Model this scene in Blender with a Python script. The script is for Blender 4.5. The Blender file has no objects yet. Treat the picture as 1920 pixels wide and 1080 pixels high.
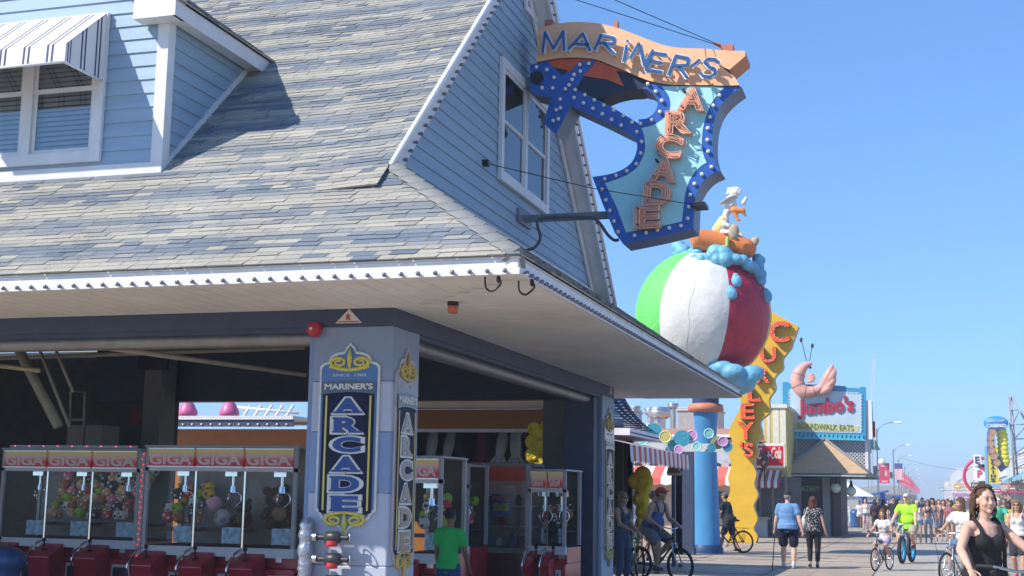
import bpy, bmesh, math, random
from mathutils import Vector, Matrix, Quaternion
R = math.radians
random.seed(7)
sc = bpy.context.scene
COL = sc.collection
V = Vector

# ------------------------------------------------------------------ camera
F, H = 2495.9, 1.6
pit, rol, yaw = R(8.855), R(0.930), R(17.206)
fw = V((-math.sin(yaw)*math.cos(pit), math.cos(yaw)*math.cos(pit), math.sin(pit)))
r0 = V((math.cos(yaw), math.sin(yaw), 0)); u0 = r0.cross(fw)
rr = math.cos(rol)*r0 + math.sin(rol)*u0
uu = -math.sin(rol)*r0 + math.cos(rol)*u0
O = V((0, 0, H))
cam = bpy.data.cameras.new("camera"); camo = bpy.data.objects.new("camera", cam); COL.objects.link(camo)
cam.sensor_width = 36; cam.lens = F/1920*36; cam.clip_end = 4000; cam.clip_start = 0.05
camo.matrix_world = Matrix(((rr.x, uu.x, -fw.x, 0), (rr.y, uu.y, -fw.y, 0), (rr.z, uu.z, -fw.z, H), (0, 0, 0, 1)))
sc.camera = camo

def ray(x, y): return fw + rr*((x-960)/F) - uu*((y-540)/F)
def AY(x, y, Y): d = ray(x, y); return O + d*(Y/d.y)        # point of the photo at street depth Y
def AX(x, y, X): d = ray(x, y); return O + d*(X/d.x)
def AZ(x, y, Z=0): d = ray(x, y); return O + d*((Z-H)/d.z)
def AP(x, y, n, c): d = ray(x, y); n = V(n); return O + d*((c-n.dot(O))/n.dot(d))

# ------------------------------------------------------------------ materials
def mat(name, col, rough=.6, metal=0, var=.1, scale=6, bump=0, bscale=60, emit=0, spec=.4, stretch=None, coat=0, ecol=None, sss=0, bdist=.02):
    m = bpy.data.materials.new(name); m.use_nodes = True
    nt = m.node_tree; b = nt.nodes['Principled BSDF']
    b.inputs['Roughness'].default_value = rough; b.inputs['Metallic'].default_value = metal
    b.inputs['Specular IOR Level'].default_value = spec
    if coat: b.inputs['Coat Weight'].default_value = coat; b.inputs['Coat Roughness'].default_value = .1
    if sss: b.inputs['Subsurface Weight'].default_value = sss; b.inputs['Subsurface Radius'].default_value = (.02, .008, .004)
    tc = nt.nodes.new('ShaderNodeTexCoord'); vec = tc.outputs['Object']
    if stretch:
        mp = nt.nodes.new('ShaderNodeMapping'); mp.inputs['Scale'].default_value = stretch
        nt.links.new(vec, mp.inputs[0]); vec = mp.outputs[0]
    n = nt.nodes.new('ShaderNodeTexNoise'); n.inputs['Scale'].default_value = scale; n.inputs['Detail'].default_value = 6
    n.inputs['Roughness'].default_value = .65
    nt.links.new(vec, n.inputs['Vector'])
    mx = nt.nodes.new('ShaderNodeMix'); mx.data_type = 'RGBA'
    mr = nt.nodes.new('ShaderNodeMapRange'); mr.inputs[1].default_value = .3; mr.inputs[2].default_value = .7
    nt.links.new(n.outputs[0], mr.inputs[0]); nt.links.new(mr.outputs[0], mx.inputs[0])
    c = V(col)
    mx.inputs[6].default_value = (*(c*(1-var)), 1); mx.inputs[7].default_value = (*[min(1, v*(1+var)) for v in c], 1)
    nt.links.new(mx.outputs[2], b.inputs['Base Color'])
    if bump:
        n2 = nt.nodes.new('ShaderNodeTexNoise'); n2.inputs['Scale'].default_value = bscale; n2.inputs['Detail'].default_value = 4
        nt.links.new(vec, n2.inputs['Vector'])
        bp = nt.nodes.new('ShaderNodeBump'); bp.inputs['Strength'].default_value = bump; bp.inputs['Distance'].default_value = bdist
        nt.links.new(n2.outputs[0], bp.inputs['Height']); nt.links.new(bp.outputs[0], b.inputs['Normal'])
    if emit:
        b.inputs['Emission Color'].default_value = (*(ecol or col), 1); b.inputs['Emission Strength'].default_value = emit
    return m

def glassmat(name, refl=.12, tint=(1, 1, 1), rough=.02):
    m = bpy.data.materials.new(name); m.use_nodes = True; nt = m.node_tree; nt.nodes.clear()
    o = nt.nodes.new('ShaderNodeOutputMaterial'); mx = nt.nodes.new('ShaderNodeMixShader')
    t = nt.nodes.new('ShaderNodeBsdfTransparent'); t.inputs[0].default_value = (*tint, 1)
    g = nt.nodes.new('ShaderNodeBsdfGlossy'); g.inputs['Roughness'].default_value = rough
    lw = nt.nodes.new('ShaderNodeLayerWeight'); lw.inputs[0].default_value = .35
    ad = nt.nodes.new('ShaderNodeMath'); ad.operation = 'MULTIPLY_ADD'; ad.inputs[1].default_value = refl*3; ad.inputs[2].default_value = refl; ad.use_clamp = True
    nt.links.new(lw.outputs['Fresnel'], ad.inputs[0]); nt.links.new(ad.outputs[0], mx.inputs[0])
    nt.links.new(t.outputs[0], mx.inputs[1]); nt.links.new(g.outputs[0], mx.inputs[2]); nt.links.new(mx.outputs[0], o.inputs[0])
    return m

def rampmat(name, attr, stops, rough=.85, var=.25, scale=90, bump=.3):
    """colour of each piece from a face attribute, with grain"""
    m = bpy.data.materials.new(name); m.use_nodes = True; nt = m.node_tree; b = nt.nodes['Principled BSDF']
    b.inputs['Roughness'].default_value = rough; b.inputs['Specular IOR Level'].default_value = .25
    a = nt.nodes.new('ShaderNodeAttribute'); a.attribute_name = attr
    cr = nt.nodes.new('ShaderNodeValToRGB'); e = cr.color_ramp.elements
    while len(e) < len(stops): e.new(.5)
    for k, (p, c) in enumerate(stops): e[k].position = p; e[k].color = (*c, 1)
    nt.links.new(a.outputs['Fac'], cr.inputs[0])
    tc = nt.nodes.new('ShaderNodeTexCoord')
    n = nt.nodes.new('ShaderNodeTexNoise'); n.inputs['Scale'].default_value = scale; n.inputs['Detail'].default_value = 5
    nt.links.new(tc.outputs['Object'], n.inputs['Vector'])
    n3 = nt.nodes.new('ShaderNodeTexNoise'); n3.inputs['Scale'].default_value = .9; n3.inputs['Detail'].default_value = 4
    nt.links.new(tc.outputs['Object'], n3.inputs['Vector'])
    sm = nt.nodes.new('ShaderNodeMath'); sm.operation = 'MULTIPLY_ADD'; sm.inputs[1].default_value = .6
    nt.links.new(n3.outputs[0], sm.inputs[0]); nt.links.new(n.outputs[0], sm.inputs[2])
    mr = nt.nodes.new('ShaderNodeMapRange'); mr.inputs[1].default_value = .5; mr.inputs[2].default_value = 1.1
    mr.inputs[3].default_value = 1-var; mr.inputs[4].default_value = 1+var
    nt.links.new(sm.outputs[0], mr.inputs[0])
    mx = nt.nodes.new('ShaderNodeMix'); mx.data_type = 'RGBA'; mx.blend_type = 'MULTIPLY'; mx.inputs[0].default_value = 1
    nt.links.new(cr.outputs[0], mx.inputs[6]); nt.links.new(mr.outputs[0], mx.inputs[7])
    nt.links.new(mx.outputs[2], b.inputs['Base Color'])
    bp = nt.nodes.new('ShaderNodeBump'); bp.inputs['Strength'].default_value = bump; bp.inputs['Distance'].default_value = .01
    nt.links.new(n.outputs[0], bp.inputs['Height']); nt.links.new(bp.outputs[0], b.inputs['Normal'])
    return m

M = {}
def mm(key, *a, **k):
    if key not in M: M[key] = mat(key, *a, **k)
    return M[key]
def cl(col, rough=.85, var=.12, scale=14):          # plain cloth / paint by colour
    key = 'cloth_%02d_%02d_%02d_%d' % (int(col[0]*99), int(col[1]*99), int(col[2]*99), int(rough*10))
    return mm(key, col, rough=rough, var=var, scale=scale, bump=.6, bscale=13, bdist=.035)

# ------------------------------------------------------------------ mesh builder
WM = {}
class MB:
    def __init__(s): s.b = bmesh.new(); s.lay = s.b.faces.layers.float.new('tone')
    def _new(s, vs, fs, m=0, smooth=False):
        bv = [s.b.verts.new(v) for v in vs]
        out = []
        for f in fs:
            try: x = s.b.faces.new([bv[i] for i in f])
            except ValueError: continue
            x.material_index = m; x.smooth = smooth; out.append(x)
        return out
    def tone(s, faces, val):
        for f in faces: f[s.lay] = val
    def box(s, lo, hi, m=0, mtx=None):
        x0, y0, z0 = lo; x1, y1, z1 = hi
        vs = [V(p) for p in ((x0,y0,z0),(x1,y0,z0),(x1,y1,z0),(x0,y1,z0),(x0,y0,z1),(x1,y0,z1),(x1,y1,z1),(x0,y1,z1))]
        if mtx: vs = [mtx @ v for v in vs]
        return s._new(vs, [(0,3,2,1),(4,5,6,7),(0,1,5,4),(1,2,6,5),(2,3,7,6),(3,0,4,7)], m)
    def cbox(s, c, d, m=0, mtx=None):
        return s.box([c[i]-d[i]/2 for i in range(3)], [c[i]+d[i]/2 for i in range(3)], m, mtx)
    def poly(s, pts, m=0, smooth=False): return s._new([V(p) for p in pts], [tuple(range(len(pts)))], m, smooth)
    def prism(s, pts, ext, m=0, side=None):
        ext = V(ext); n = len(pts); side = m if side is None else side
        a = [V(p) for p in pts]; b = [p+ext for p in a]
        nrm = V((0,0,0))
        for i in range(n): nrm += a[i].cross(a[(i+1) % n])
        if nrm.dot(ext) > 0: a.reverse(); b.reverse()
        fs = s._new(a+b, [tuple(range(n)), tuple(range(2*n-1, n-1, -1))], m)
        fs += s._new(a+b, [(i, n+i, n+(i+1) % n, (i+1) % n)[::-1] for i in range(n)], side)
        for f in fs: f.normal_update()
        if n > 4:
            r_ = bmesh.ops.triangulate(s.b, faces=fs[:2]); fs = r_['faces']+fs[2:]
        return fs
    def cyl(s, p0, p1, r0, r1=None, seg=12, m=0, caps=True, smooth=True):
        p0, p1 = V(p0), V(p1); r1 = r0 if r1 is None else r1
        d = (p1-p0)
        if d.length < 1e-7: return
        d.normalize(); a = d.orthogonal().normalized(); b = d.cross(a)
        vs = []
        for p, r in ((p0, r0), (p1, r1)):
            for i in range(seg):
                t = 2*math.pi*i/seg; vs.append(p + a*(r*math.cos(t)) + b*(r*math.sin(t)))
        s._new(vs, [(i, (i+1) % seg, seg+(i+1) % seg, seg+i) for i in range(seg)], m, smooth)
        if caps:
            s._new(vs[:seg], [tuple(range(seg-1, -1, -1))], m); s._new(vs[seg:], [tuple(range(seg))], m)
    def tube(s, pts, r, seg=8, m=0, closed=False, caps=True):
        pts = [V(p) for p in pts]; n = len(pts); rings = []
        rs = r if isinstance(r, (list, tuple)) else [r]*n
        up = None
        for i, p in enumerate(pts):
            a = pts[i-1] if (i > 0 or closed) else p; b = pts[(i+1) % n] if (i < n-1 or closed) else p
            d = (b-a)
            d = d.normalized() if d.length > 1e-9 else V((0,0,1))
            if up is None or abs(up.dot(d)) > .99: up = d.orthogonal().normalized()
            x = (up - d*up.dot(d)).normalized(); y = d.cross(x); up = x
            rings.append([p + x*(rs[i]*math.cos(2*math.pi*k/seg)) + y*(rs[i]*math.sin(2*math.pi*k/seg)) for k in range(seg)])
        vs = [v for g in rings for v in g]
        fs = [(i*seg+k, i*seg+(k+1) % seg, (i+1) % n*seg+(k+1) % seg, (i+1) % n*seg+k) for i in range(n if closed else n-1) for k in range(seg)]
        if caps and not closed: fs += [tuple(range(seg-1, -1, -1)), tuple((n-1)*seg+k for k in range(seg))]
        s._new(vs, fs, m, True)
    def lathe(s, prof, c=(0,0,0), seg=24, m=0, axis='Z', smooth=True, caps=True):
        c = V(c); vs = []
        for r, z in prof:
            for k in range(seg):
                t = 2*math.pi*k/seg; x, y = r*math.cos(t), r*math.sin(t)
                vs.append(c + (V((x, y, z)) if axis == 'Z' else V((x, -z, y)) if axis == 'Y' else V((z, x, y))))
        n = len(prof)
        fs = [(i*seg+k, i*seg+(k+1) % seg, (i+1)*seg+(k+1) % seg, (i+1)*seg+k) for i in range(n-1) for k in range(seg)]
        s._new(vs, fs, m, smooth)
        if caps:
            s._new(vs[:seg], [tuple(range(seg-1, -1, -1))], m); s._new(vs[-seg:], [tuple(range(seg))], m)
    def sph(s, c, r, seg=12, m=0, rot=None):
        c = V(c); r = V((r, r, r)) if isinstance(r, (int, float)) else V(r)
        rings = max(4, seg//2+1); vs = []
        for i in range(1, rings):
            ph = math.pi*i/rings
            for k in range(seg):
                t = 2*math.pi*k/seg
                p = V((r.x*math.sin(ph)*math.cos(t), r.y*math.sin(ph)*math.sin(t), r.z*math.cos(ph)))
                vs.append(c + (rot @ p if rot else p))
        top = V((0, 0, r.z)); vs += [c + (rot @ top if rot else top), c - (rot @ top if rot else top)]
        n = (rings-1)*seg
        fs = [(i*seg+k, (i+1)*seg+k, (i+1)*seg+(k+1) % seg, i*seg+(k+1) % seg) for i in range(rings-2) for k in range(seg)]
        fs += [(n, k, (k+1) % seg) for k in range(seg)] + [(n+1, (rings-2)*seg+(k+1) % seg, (rings-2)*seg+k) for k in range(seg)]
        s._new(vs, fs, m, True)
    def caps(s, p0, p1, r0, r1=None, seg=12, m=0):        # tapered limb piece
        r1 = r0 if r1 is None else r1
        s.cyl(p0, p1, r0, r1, seg, m, True); s.sph(p0, r0, seg, m); s.sph(p1, r1, seg, m)
    def torus(s, c, n, Rr, r, seg=32, s2=8, m=0):
        n = V(n).normalized(); a = n.orthogonal().normalized(); b = n.cross(a); c = V(c)
        s.tube([c + a*(Rr*math.cos(2*math.pi*i/seg)) + b*(Rr*math.sin(2*math.pi*i/seg)) for i in range(seg)], r, s2, m, closed=True)
    def mesh(s, me, mtx, m=0):
        n0 = len(s.b.faces); v0 = len(s.b.verts)
        s.b.from_mesh(me); s.b.verts.ensure_lookup_table(); s.b.faces.ensure_lookup_table()
        for v in s.b.verts[v0:]: v.co = mtx @ v.co
        for f in s.b.faces[n0:]: f.material_index = m; f.smooth = False
    def build(s, name, mats, parent=None, world=True, bevel=0, remesh=0, smooth=0, recalc=False, sub=0, shade=False):
        if recalc: bmesh.ops.recalc_face_normals(s.b, faces=s.b.faces)
        me = bpy.data.meshes.new(name)
        if not isinstance(mats, (list, tuple)): mats = [mats]
        for k in mats: me.materials.append(k)
        o = bpy.data.objects.new(name, me); COL.objects.link(o)
        if parent is not None:
            o.parent = parent; w = WM[parent.name]
            if world: s.b.transform(w.inverted())
            WM[o.name] = w
        else:
            vs = [v.co for v in s.b.verts]
            if world and vs:
                c = V(((min(v.x for v in vs)+max(v.x for v in vs))/2, (min(v.y for v in vs)+max(v.y for v in vs))/2, min(v.z for v in vs)))
                s.b.transform(Matrix.Translation(-c)); o.location = c; WM[o.name] = Matrix.Translation(c)
            else: WM[o.name] = Matrix()
        s.b.to_mesh(me); s.b.free()
        if remesh:
            md = o.modifiers.new('rm', 'REMESH'); md.mode = 'VOXEL'; md.voxel_size = remesh; md.use_smooth_shade = True
            if smooth: sm = o.modifiers.new('sm', 'SMOOTH'); sm.factor = .5; sm.iterations = smooth
        if bevel:
            bv = o.modifiers.new('bv', 'BEVEL'); bv.width = bevel; bv.segments = 2; bv.limit_method = 'ANGLE'; bv.angle_limit = R(40)
        if shade:
            for p in me.polygons: p.use_smooth = True
        return o

def tag(o, label=None, cat=None, group=None, kind=None):
    if label: o['label'] = label
    if cat: o['category'] = cat
    if group: o['group'] = group
    if kind: o['kind'] = kind
    return o
def thing(name, label, cat, loc=(0,0,0), rz=0, group=None, scale=1):
    o = bpy.data.objects.new(name, None); COL.objects.link(o); o.empty_display_size = .2
    o.location = loc; o.rotation_euler = (0, 0, rz); o.scale = (scale,)*3
    WM[o.name] = Matrix.Translation(V(loc)) @ Matrix.Rotation(rz, 4, 'Z') @ Matrix.Scale(scale, 4)
    return tag(o, label, cat, group)
def copy_tree(o, parent=None, top=None):
    c = o.copy(); COL.objects.link(c)
    if parent is not None: c.parent = parent
    for ch in list(o.children): copy_tree(ch, c)
    return c
def place(o, loc, rz=0):
    o.location = loc; o.rotation_euler = (0, 0, rz); return o

_tc = {}
def textmesh(s, bold=0, extrude=.02, bevel=0, outline=False, shear=0, spacing=1, res=4):
    key = (s, bold, extrude, bevel, outline, shear, spacing)
    if key in _tc: return _tc[key]
    cu = bpy.data.curves.new('lettering', 'FONT'); cu.body = s; cu.size = 1; cu.align_x = 'LEFT'
    cu.offset = bold; cu.extrude = extrude; cu.bevel_depth = bevel; cu.bevel_resolution = 1; cu.resolution_u = res; cu.shear = shear
    cu.space_character = spacing
    cu.fill_mode = 'NONE' if outline else 'BOTH'
    ob = bpy.data.objects.new('lettering', cu); COL.objects.link(ob)
    bpy.context.view_layer.update()
    me = bpy.data.meshes.new_from_object(ob.evaluated_get(bpy.context.evaluated_depsgraph_get()))
    bpy.data.objects.remove(ob)
    xs = [v.co.x for v in me.vertices]; ys = [v.co.y for v in me.vertices]
    _tc[key] = (me, min(xs), max(xs), min(ys), max(ys)); return _tc[key]
def put_text(mb, s, o, u, v, n, w=None, h=None, m=0, depth=.02, fit=True, center=False, **k):
    """lettering of width w / height h in the plane (u, v) from lower-left corner o, standing out along n"""
    me, x0, x1, y0, y1 = textmesh(s, **k)
    u, v, n = V(u).normalized(), V(v).normalized(), V(n).normalized(); o = V(o)
    sx = w/(x1-x0) if w else h/(y1-y0); sy = h/(y1-y0) if h else sx
    ex = max(k.get('extrude', .02)+k.get('bevel', 0), .001)
    mt = Matrix(((u.x*sx, v.x*sy, n.x*depth/ex, 0), (u.y*sx, v.y*sy, n.y*depth/ex, 0), (u.z*sx, v.z*sy, n.z*depth/ex, 0), (0, 0, 0, 1)))
    c = V((x0, y0, 0))
    if center: c = V(((x0+x1)/2, (y0+y1)/2, 0))
    mb.mesh(me, Matrix.Translation(o) @ mt @ Matrix.Translation(-c), m)

def spline(pts, n=8, closed=False):
    """Catmull-Rom through 2-D or 3-D points"""
    pts = [V((*p, 0)) if len(p) == 2 else V(p) for p in pts]; out = []
    N = len(pts); rng = range(N if closed else N-1)
    for i in rng:
        p0 = pts[i-1] if (i > 0 or closed) else pts[0]; p1 = pts[i]; p2 = pts[(i+1) % N]; p3 = pts[(i+2) % N] if (i+2 < N or closed) else pts[-1]
        for k in range(n):
            t = k/n; out.append(.5*((2*p1)+(p2-p0)*t+(2*p0-5*p1+4*p2-p3)*t*t+(3*p1-p0-3*p2+p3)*t**3))
    if not closed: out.append(pts[-1])
    return out

def along(pts, step, closed=False):
    """points every step metres along a polyline"""
    pts = [V(p) for p in pts]; pts = pts+[pts[0]] if closed else pts
    out = [pts[0].copy()]; acc = 0
    for a, b in zip(pts, pts[1:]):
        L = (b-a).length; t = step-acc
        while t <= L: out.append(a+(b-a)*(t/L)); t += step
        acc = (acc+L) % step if L else acc
    return out

def bulbs(parent, spots, n, mesh_mat, r=.02, stick=.02, name='bulb', mesh=None):
    """one light bulb per spot, all sharing one mesh"""
    n = V(n).normalized()
    if mesh is None:
        mb = MB(); mb.cyl((0,0,0), n*stick, r*.6, r*.6, 8); mb.sph(n*(stick+r*.4), r, 10)
        o = mb.build(name, mesh_mat, parent, world=False); me = o.data; bpy.data.objects.remove(o)
    else: me = mesh
    w = WM[parent.name].inverted(); q = w.to_3x3()
    for p in spots:
        b = bpy.data.objects.new(name, me); COL.objects.link(b); b.parent = parent; b.location = w @ V(p)
    return me

# ------------------------------------------------------------------ light, sky
sd = V((1.15, 1.0, -1.36)).normalized()
L = bpy.data.lights.new("sun", 'SUN'); L.energy = 4.6; L.angle = R(.53); L.color = (1, .93, .82)
lo = bpy.data.objects.new("sun", L); COL.objects.link(lo); lo.rotation_euler = sd.to_track_quat('-Z', 'Y').to_euler(); lo.location = (-20, -20, 30)
wd = bpy.data.worlds.new("World"); sc.world = wd; wd.use_nodes = True
nt = wd.node_tree; bg = nt.nodes['Background']
sk = nt.nodes.new('ShaderNodeTexSky'); sk.sky_type = 'NISHITA'; sk.sun_disc = False
sk.sun_elevation = math.asin(-sd.z); sk.sun_rotation = math.atan2(-sd.x, -sd.y)
sk.air_density = 1.0; sk.dust_density = .15; sk.ozone_density = 3; sk.altitude = 0
ga = nt.nodes.new('ShaderNodeGamma'); ga.inputs[1].default_value = .68
tn = nt.nodes.new('ShaderNodeMix'); tn.data_type = 'RGBA'; tn.blend_type = 'MULTIPLY'; tn.inputs[0].default_value = 1; tn.inputs[7].default_value = (.645, 1.08, 1.66, 1)
nt.links.new(sk.outputs[0], ga.inputs[0]); nt.links.new(ga.outputs[0], tn.inputs[6]); nt.links.new(tn.outputs[2], bg.inputs[0]); bg.inputs[1].default_value = .15
sc.view_settings.view_transform = 'Standard'; sc.view_settings.look = 'None'; sc.view_settings.gamma = 1; sc.view_settings.exposure = 0.5
sc.cycles.use_denoising = True
sc.cycles.max_bounces = 7; sc.cycles.transparent_max_bounces = 14; sc.cycles.sample_clamp_indirect = 6
# ------------------------------------------------------------------ palette
WHITE = mat('white_trim', (.70, .70, .70), .5, var=.09, scale=4, stretch=(1, 1, .5))
GLOSSW = mat('gloss_white', (.8, .8, .8), .35, var=.05)
SIDING = mat('blue_siding', (.31, .43, .54), .6, var=.1, scale=1.1, bump=.15, bscale=120, stretch=(.4, .4, 6))
SIDING2 = mat('gable_siding', (.29, .40, .50), .6, var=.1, scale=1.1, bump=.15, bscale=120, stretch=(.4, .4, 6))
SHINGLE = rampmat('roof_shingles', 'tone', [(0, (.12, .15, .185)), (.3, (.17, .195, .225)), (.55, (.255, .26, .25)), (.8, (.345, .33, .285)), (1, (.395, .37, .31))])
SOFFIT = mat('soffit_vinyl', (.725, .705, .665), .55, var=.1, scale=1.3)
NAVY = mat('navy_paint', (.045, .06, .11), .5, var=.15)
PILLAR = mat('pillar_blue', (.22, .275, .38), .45, var=.05)
PILLARL = mat('pillar_lavender', (.40, .44, .54), .45, var=.05)
PILLARD = mat('pillar_periwinkle', (.2, .28, .46), .45, var=.05)
BULB = mat('bulb_glass', (.16, .15, .17), .15, var=.1, spec=.8)
BULBW = mat('bulb_white', (.75, .73, .68), .2, var=.1, spec=.7)
BLACK = mat('black_metal', (.015, .015, .017), .4)
RUB = mat('black_rubber', (.02, .02, .022), .75)
STEEL = mat('steel', (.5, .5, .52), .3, metal=1, var=.1)
CHROME = mat('chrome', (.75, .75, .76), .12, metal=1, var=.03)
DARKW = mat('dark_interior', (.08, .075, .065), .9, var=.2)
DARKB = mat('dark_beam', (.03, .034, .045), .7, var=.2)
GLASS = glassmat('clear_glass', .012)
WGLASS = glassmat('window_glass', .18, (.8, .85, .88))
GOLD = mat('gold_paint', (.5, .4, .1), .4, var=.12)
INK = mat('dark_ink', (.02, .02, .025), .6)

# ------------------------------------------------------------------ ground
def planks():
    m = bpy.data.materials.new('boardwalk_planks'); m.use_nodes = True; nt = m.node_tree; b = nt.nodes['Principled BSDF']
    b.inputs['Roughness'].default_value = .8; b.inputs['Specular IOR Level'].default_value = .25
    tc = nt.nodes.new('ShaderNodeTexCoord'); mp = nt.nodes.new('ShaderNodeMapping'); mp.inputs['Rotation'].default_value = (0, 0, 0)
    nt.links.new(tc.outputs['Object'], mp.inputs[0])
    br = nt.nodes.new('ShaderNodeTexBrick'); br.inputs['Scale'].default_value = 1
    br.inputs['Brick Width'].default_value = 4.9; br.inputs['Row Height'].default_value = .14; br.inputs['Mortar Size'].default_value = .009
    br.inputs['Color1'].default_value = (.55, .455, .35, 1); br.inputs['Color2'].default_value = (.37, .30, .23, 1); br.inputs['Mortar'].default_value = (.10, .08, .065, 1)
    nt.links.new(mp.outputs[0], br.inputs[0])
    n = nt.nodes.new('ShaderNodeTexNoise'); n.inputs['Scale'].default_value = .45; n.inputs['Detail'].default_value = 10; n.inputs['Roughness'].default_value = .7
    mp2 = nt.nodes.new('ShaderNodeMapping'); mp2.inputs['Scale'].default_value = (1, .35, 1); nt.links.new(tc.outputs['Object'], mp2.inputs[0]); nt.links.new(mp2.outputs[0], n.inputs[0])
    mr = nt.nodes.new('ShaderNodeMapRange'); mr.inputs[1].default_value = .3; mr.inputs[2].default_value = .7; mr.inputs[3].default_value = .66; mr.inputs[4].default_value = 1.16
    nt.links.new(n.outputs[0], mr.inputs[0])
    mx = nt.nodes.new('ShaderNodeMix'); mx.data_type = 'RGBA'; mx.blend_type = 'MULTIPLY'; mx.inputs[0].default_value = 1
    nt.links.new(br.outputs[0], mx.inputs[6]); nt.links.new(mr.outputs[0], mx.inputs[7]); nt.links.new(mx.outputs[2], b.inputs['Base Color'])
    return m
mb = MB(); mb.poly([(-900, -60, -.3), (900, -60, -.3), (900, 1800, -.3), (-900, 1800, -.3)])
tag(mb.build('sand_ground', mat('sand', (.42, .37, .29), .95, var=.15, scale=.6, bump=.4, bscale=9)), kind='structure')
mb = MB(); mb.box((-26, -30, -.32), (26, 900, 0))
tag(mb.build('boardwalk', planks()), kind='structure')
mb = MB(); mb.box((-1.15, -30, -.2), (1.75, 900, .005))
tag(mb.build('tram_lane', mat('tram_concrete', (.40, .35, .29), .85, var=.16, scale=1.5, bump=.2, bscale=30)), kind='structure')
mb = MB()
for k in range(60): mb.box((-1.15, 3+k*6.1, -.1), (1.75, 3.03+k*6.1, .0085))
mb.box((.29, -30, -.1), (.315, 900, .0088)); mb.box((-1.17, -30, -.1), (-1.13, 900, .0087)); mb.box((1.73, -30, -.1), (1.77, 900, .0087))
for k in range(46): y = 4+k*3.66; mb.box((-26, y, -.1), (-1.18, y+.05, .0045)); mb.box((1.78, y+1.2, -.1), (26, y+1.25, .0045))
for x in (-3.4, -5.9, 4.1, 6.4): mb.box((x, -30, -.1), (x+.03, 300, .0048))
tag(mb.build('lane_joints', mat('joint_tar', (.13, .115, .1), .9)), kind='structure')

# ------------------------------------------------------------------ the arcade building
XW, YW, XE, YE, YB, YEB = -5.0, 12.19, -3.2, 10.49, 22.1, 24.5
XG, XR, XL = -5.14, -4.88, -15.0
ZS, ZF = 3.43, 3.615
SL, SU, YR, ZR = .68, .94, 16.55, 9.3
zu = lambda y: ZR-SU*abs(YR-y)
YK = 11.38                                                     # foot of the upper roof
B = thing('arcade_building', 'blue clapboard arcade building with grey shingled roof and bulb lined eaves', 'building', (XW, YW, 0))

def shingle(mb, P, n, v0, v1, ext, expo, tab, pat=0, th=.014):
    rows = int((v1-v0)/expo)+1
    for r in range(rows):
        va, vb = v0+r*expo, min(v0+(r+1)*expo, v1)
        if vb-va < .01: continue
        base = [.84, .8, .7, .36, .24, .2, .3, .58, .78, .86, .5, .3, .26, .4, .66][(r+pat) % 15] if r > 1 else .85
        if random.random() < .12: base = .55
        a0, b0 = ext(va); a1, b1 = ext(vb)
        u = min(a0, a1)-random.random()*tab; hi = max(b0, b1)
        while u < hi:
            w = tab*random.choice((.6, .8, 1, 1.25, 1.5)); e = u+w
            pa, pb = max(u, a0), min(e-.006, b0); qa, qb = max(u+.035, a1), min(e+.029, b1)
            u = e
            if pb-pa < .004 and qb-qa < .004: continue
            if pb < pa: pa = pb = (qa if pa > qa else qb)
            if qb < qa: qa = qb = (pa if qa > pa else pb)
            k = random.choice((0, 0, th*.7)); dv = random.choice((0, 0, .005, -.004)) if r else 0
            t = min(1, max(0, (base if random.random() > .08 else 1-base)+random.gauss(0, .09)))
            f = mb._new([P(pa, va+dv)+n*(th+k), P(pb, va+dv)+n*(th+k), P(qb, vb+.02)+n*.003, P(qa, vb+.02)+n*.003], [(0, 1, 2, 3)])
            f += mb._new([P(pa, va+dv)+n*(th+k), P(pb, va+dv)+n*(th+k), P(pb, va+dv)-n*.004, P(pa, va+dv)-n*.004], [(0, 3, 2, 1)])
            mb.tone(f, t)

# front roof: one slope from eave to ridge; the overhanging gable end is lifted a little over the hip
cl_, su_ = math.hypot(1, SL), math.hypot(1, SU)
nu = V((0, -SU, 1)).normalized()
HX, HY = -4.87, 11.72                                          # where the hip dies under the rake
lift = lambda u: .055*max(0, min(1, (u-(XR-1.3))/1.3))**1.5
Pl = lambda u, v: V((u, YE-.04+v/su_, ZF-.03+SU*v/su_))
Pu = lambda u, v: V((u, YK+v/su_, zu(YK)+SU*v/su_)) + nu*lift(u)
mb = MB()
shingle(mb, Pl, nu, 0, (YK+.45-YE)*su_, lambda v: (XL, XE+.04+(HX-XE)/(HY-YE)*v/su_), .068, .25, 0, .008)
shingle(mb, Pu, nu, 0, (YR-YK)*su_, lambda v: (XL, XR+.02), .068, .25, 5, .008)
roof = mb.build('roof', SHINGLE, B)
mb = MB()                                                      # decking under the shingles, underside of rakes, back slopes
mb.poly([(XL, YE, ZF-.06), (XE, YE, ZF-.06), (HX, HY, ZF-.06+SU*(HY-YE)), (XL, HY, ZF-.06+SU*(HY-YE))])
mb.poly([(XL, YK, zu(YK)-.02), (XR, YK, zu(YK)-.02), (XR, YR, ZR-.02), (XL, YR, ZR-.02)])
mb.poly([(XR-1.3, YK, zu(YK)-.1), (XR, YK, zu(YK)-.1), (XR, YK, zu(YK)+.06), (XR-1.3, YK, zu(YK)+.004)])
mb.prism([V((XR, YK, zu(YK)-.1)), V((XR, YR, ZR-.12)), V((XR, YR, ZR+.08)), V((XR, YK, zu(YK)+.08))], (.012, 0, 0))
yk2 = 2*YR-YK
mb.poly([(XL, yk2, zu(yk2)), (XL, YR, ZR), (XR, YR, ZR), (XR, yk2, zu(yk2))]); mb.poly([(XL, yk2, zu(yk2)-.12), (XR, yk2, zu(yk2)-.12), (XR, YR, ZR-.12), (XL, YR, ZR-.12)])
mb.poly([(XL, YEB, ZF-.05), (XL, YEB-1.94, ZF+1.27), (XG, YEB-1.94, ZF+1.27), (XE, YEB, ZF-.05)])
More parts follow.
